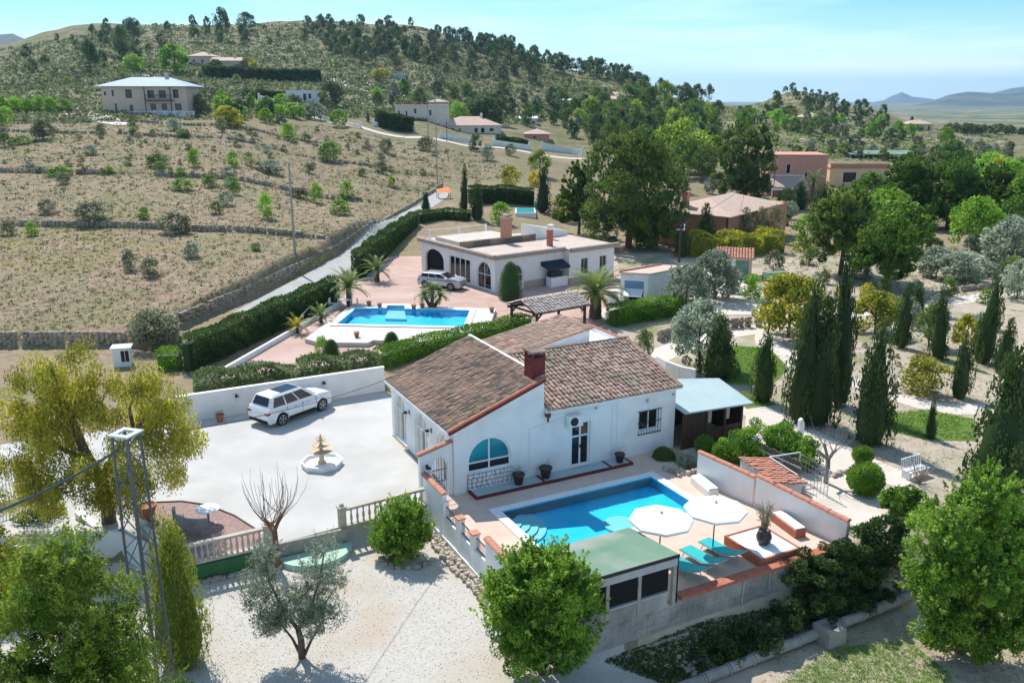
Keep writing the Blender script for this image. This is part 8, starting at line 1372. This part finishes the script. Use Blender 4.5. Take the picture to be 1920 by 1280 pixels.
scatter('corner_grass', [(1560, 1215), (1700, 1200), (1780, 1260), (1790, 1290), (1450, 1290)], 3800, .13, 'grass', 9, 1., .25, .5, 6); scatter('corner_dry_grass', [(1480, 1200), (1700, 1150), (1930, 1210), (1930, 1290), (1420, 1290)], 2600, .10, 'dry', 10, 1., .25); scatter('ditch_weeds', [(1130, 1240), (1330, 1160), (1560, 1120), (1700, 1120), (1540, 1180), (1340, 1260), (1250, 1285)], 7000, .15, 'ivy', 11, .3, .5, .6, 6); scatter('ditch_greens', [(1130, 1240), (1330, 1160), (1560, 1120), (1540, 1180), (1340, 1260), (1250, 1285)], 700, .13, 'shrubg', 23, .3, .5, .6, 6)
scatter('garden_weeds', [(1380, 680), (1560, 600), (1920, 580), (1920, 900), (1640, 880), (1500, 760)], 2600, .12, 'dry', 12, .8, .3); scatter('orchard_weeds', [(1400, 470), (1920, 460), (1920, 560), (1500, 590)], 1800, .16, 'dry', 13, .8, .3); scatter('lane_verge', [(480, 560), (600, 492), (700, 436), (800, 372), (808, 366), (690, 430), (590, 486)], 1200, .18, 'mimosa', 14, .6, .35)
r_ = np.random.default_rng(77); gx = r_.uniform(-13, 1.5, 9000); gy = r_.uniform(22, 33, 9000); la_ = (gx - O0[0]) * AX[0] + (gy - O0[1]) * AX[1]; lb_ = (gx - O0[0]) * BX[0] + (gy - O0[1]) * BX[1]; ok = (lb_ < -1.4) & ((la_ < -2.1) | (lb_ < -13.5)) & (la_ < 1); gx, gy = gx[ok], gy[ok]; gz = T(gx, gy); s = r_.uniform(.008, .019, len(gx))
V = bx[None] * s[:, None, None] * r_.uniform(.5, 1.1, (len(gx), 8, 3)) + np.stack([gx, gy, gz], 1)[:, None]; Fq = (bf[None] + 8 * np.arange(len(gx))[:, None, None]).reshape(-1, 4); o = bpy.data.objects.new('gravel_pebbles', npmesh('gravel_pebbles', V.reshape(-1, 3), Fq, mat('pebble', (.50, .46, .40), (.62, .58, .53), 2, .95, var=True), np.repeat(r_.random(len(gx)), 8))); link(o); tag(o, kind='stuff')
gx = np.concatenate([r_.uniform(3, 14, 900)]); la_ = gx; lb_ = r_.uniform(-13.0, -12.0, 900); s = r_.uniform(.03, .10, 900); wx = O0[0] + la_ * AX[0] + lb_ * BX[0]; wy = O0[1] + la_ * AX[1] + lb_ * BX[1]; gz = T(wx, wy); V = bx[None] * s[:, None, None] * r_.uniform(.5, 1.1, (900, 8, 3)) + np.stack([wx, wy, gz + .03], 1)[:, None]; Fq = (bf[None] + 8 * np.arange(900)[:, None, None]).reshape(-1, 4); o = bpy.data.objects.new('ditch_rubble', npmesh('ditch_rubble', V.reshape(-1, 3), Fq, M['stone'], np.repeat(r_.random(900), 8))); link(o); tag(o, kind='stuff')
# ================================================================ far mountains and air
def mountain(name, prof, dist, depth, seed, c1, c2):
    """a ridge at its own distance: prof gives skyline points (column, row); the far and near flanks run down to the plain"""
    xs = np.array([p[0] for p in prof], float); n = 160; px = np.linspace(xs[0], xs[-1], n); py = np.interp(px, xs, [p[1] for p in prof]); f = CP + (640 - py) / F * SP; X = (px - 960) / F / f * dist; Zt = np.array([zrow(dist, q) for q in py]); base = -35.
    rows = 26; V = []; 
    for j in range(rows):
        t = j / (rows - 1) * 2 - 1; y = dist + t * depth; k = (1 - abs(t)) ** 1.15; V.append(np.stack([X * (y / dist), np.full(n, y) + fbm(X * .002, np.full(n, j * .37), 3) * depth * .12, base + (Zt - base) * k + fbm(X * .0035 + seed, np.full(n, j * .55 + seed), 4) * (Zt - base) * .28 * k * (1 - k) * 2.2], 1))
    V = np.concatenate(V); ii = np.arange(n * rows).reshape(rows, n); q = np.stack([ii[:-1, :-1].ravel(), ii[:-1, 1:].ravel(), ii[1:, 1:].ravel(), ii[1:, :-1].ravel()], 1)
    o = bpy.data.objects.new(name, npmesh(name, V, q, mat(name + '_slope', c1, c2, .004, .95, detail=9, lo=.42, hi=.58), smooth=True)); link(o); tag(o, kind='structure')
mountain('far_mountain', [(1590, 196), (1640, 192), (1662, 188), (1676, 180), (1694, 172), (1712, 181), (1735, 184), (1770, 190), (1830, 192), (1900, 196)], 9500, 1300, 3, (.06, .07, .06), (.12, .11, .09)); mountain('near_mountain', [(1660, 206), (1700, 200), (1740, 190), (1775, 177), (1810, 171), (1850, 173), (1880, 176), (1910, 172), (1960, 165), (2050, 160), (2200, 190)], 5200, 900, 5, (.05, .065, .045), (.13, .11, .085)); mountain('right_mountain', [(1820, 190), (1860, 175), (1900, 164), (1950, 158), (2050, 150), (2200, 170), (2350, 195)], 7600, 1000, 9, (.06, .07, .06), (.13, .12, .10)); mountain('left_mountain', [(-300, 80), (-120, 52), (-40, 60), (10, 60), (30, 58), (60, 72), (120, 100), (220, 140)], 2500, 600, 11, (.06, .075, .05), (.12, .11, .08))
hz = MB(); hz.box(-9400, 9400, -60, 11300, -60, 250); hm = bpy.data.materials.new('haze'); hm.use_nodes = True; t_ = hm.node_tree; t_.nodes.clear(); ho = t_.nodes.new('ShaderNodeOutputMaterial'); pv = t_.nodes.new('ShaderNodeVolumePrincipled'); pv.inputs['Color'].default_value = (.48, .74, 1, 1); pv.inputs['Density'].default_value = HAZE; pv.inputs['Anisotropy'].default_value = .4; t_.links.new(pv.outputs[0], ho.inputs['Volume']); o = hz.build('haze', hm); tag(o, kind='stuff')
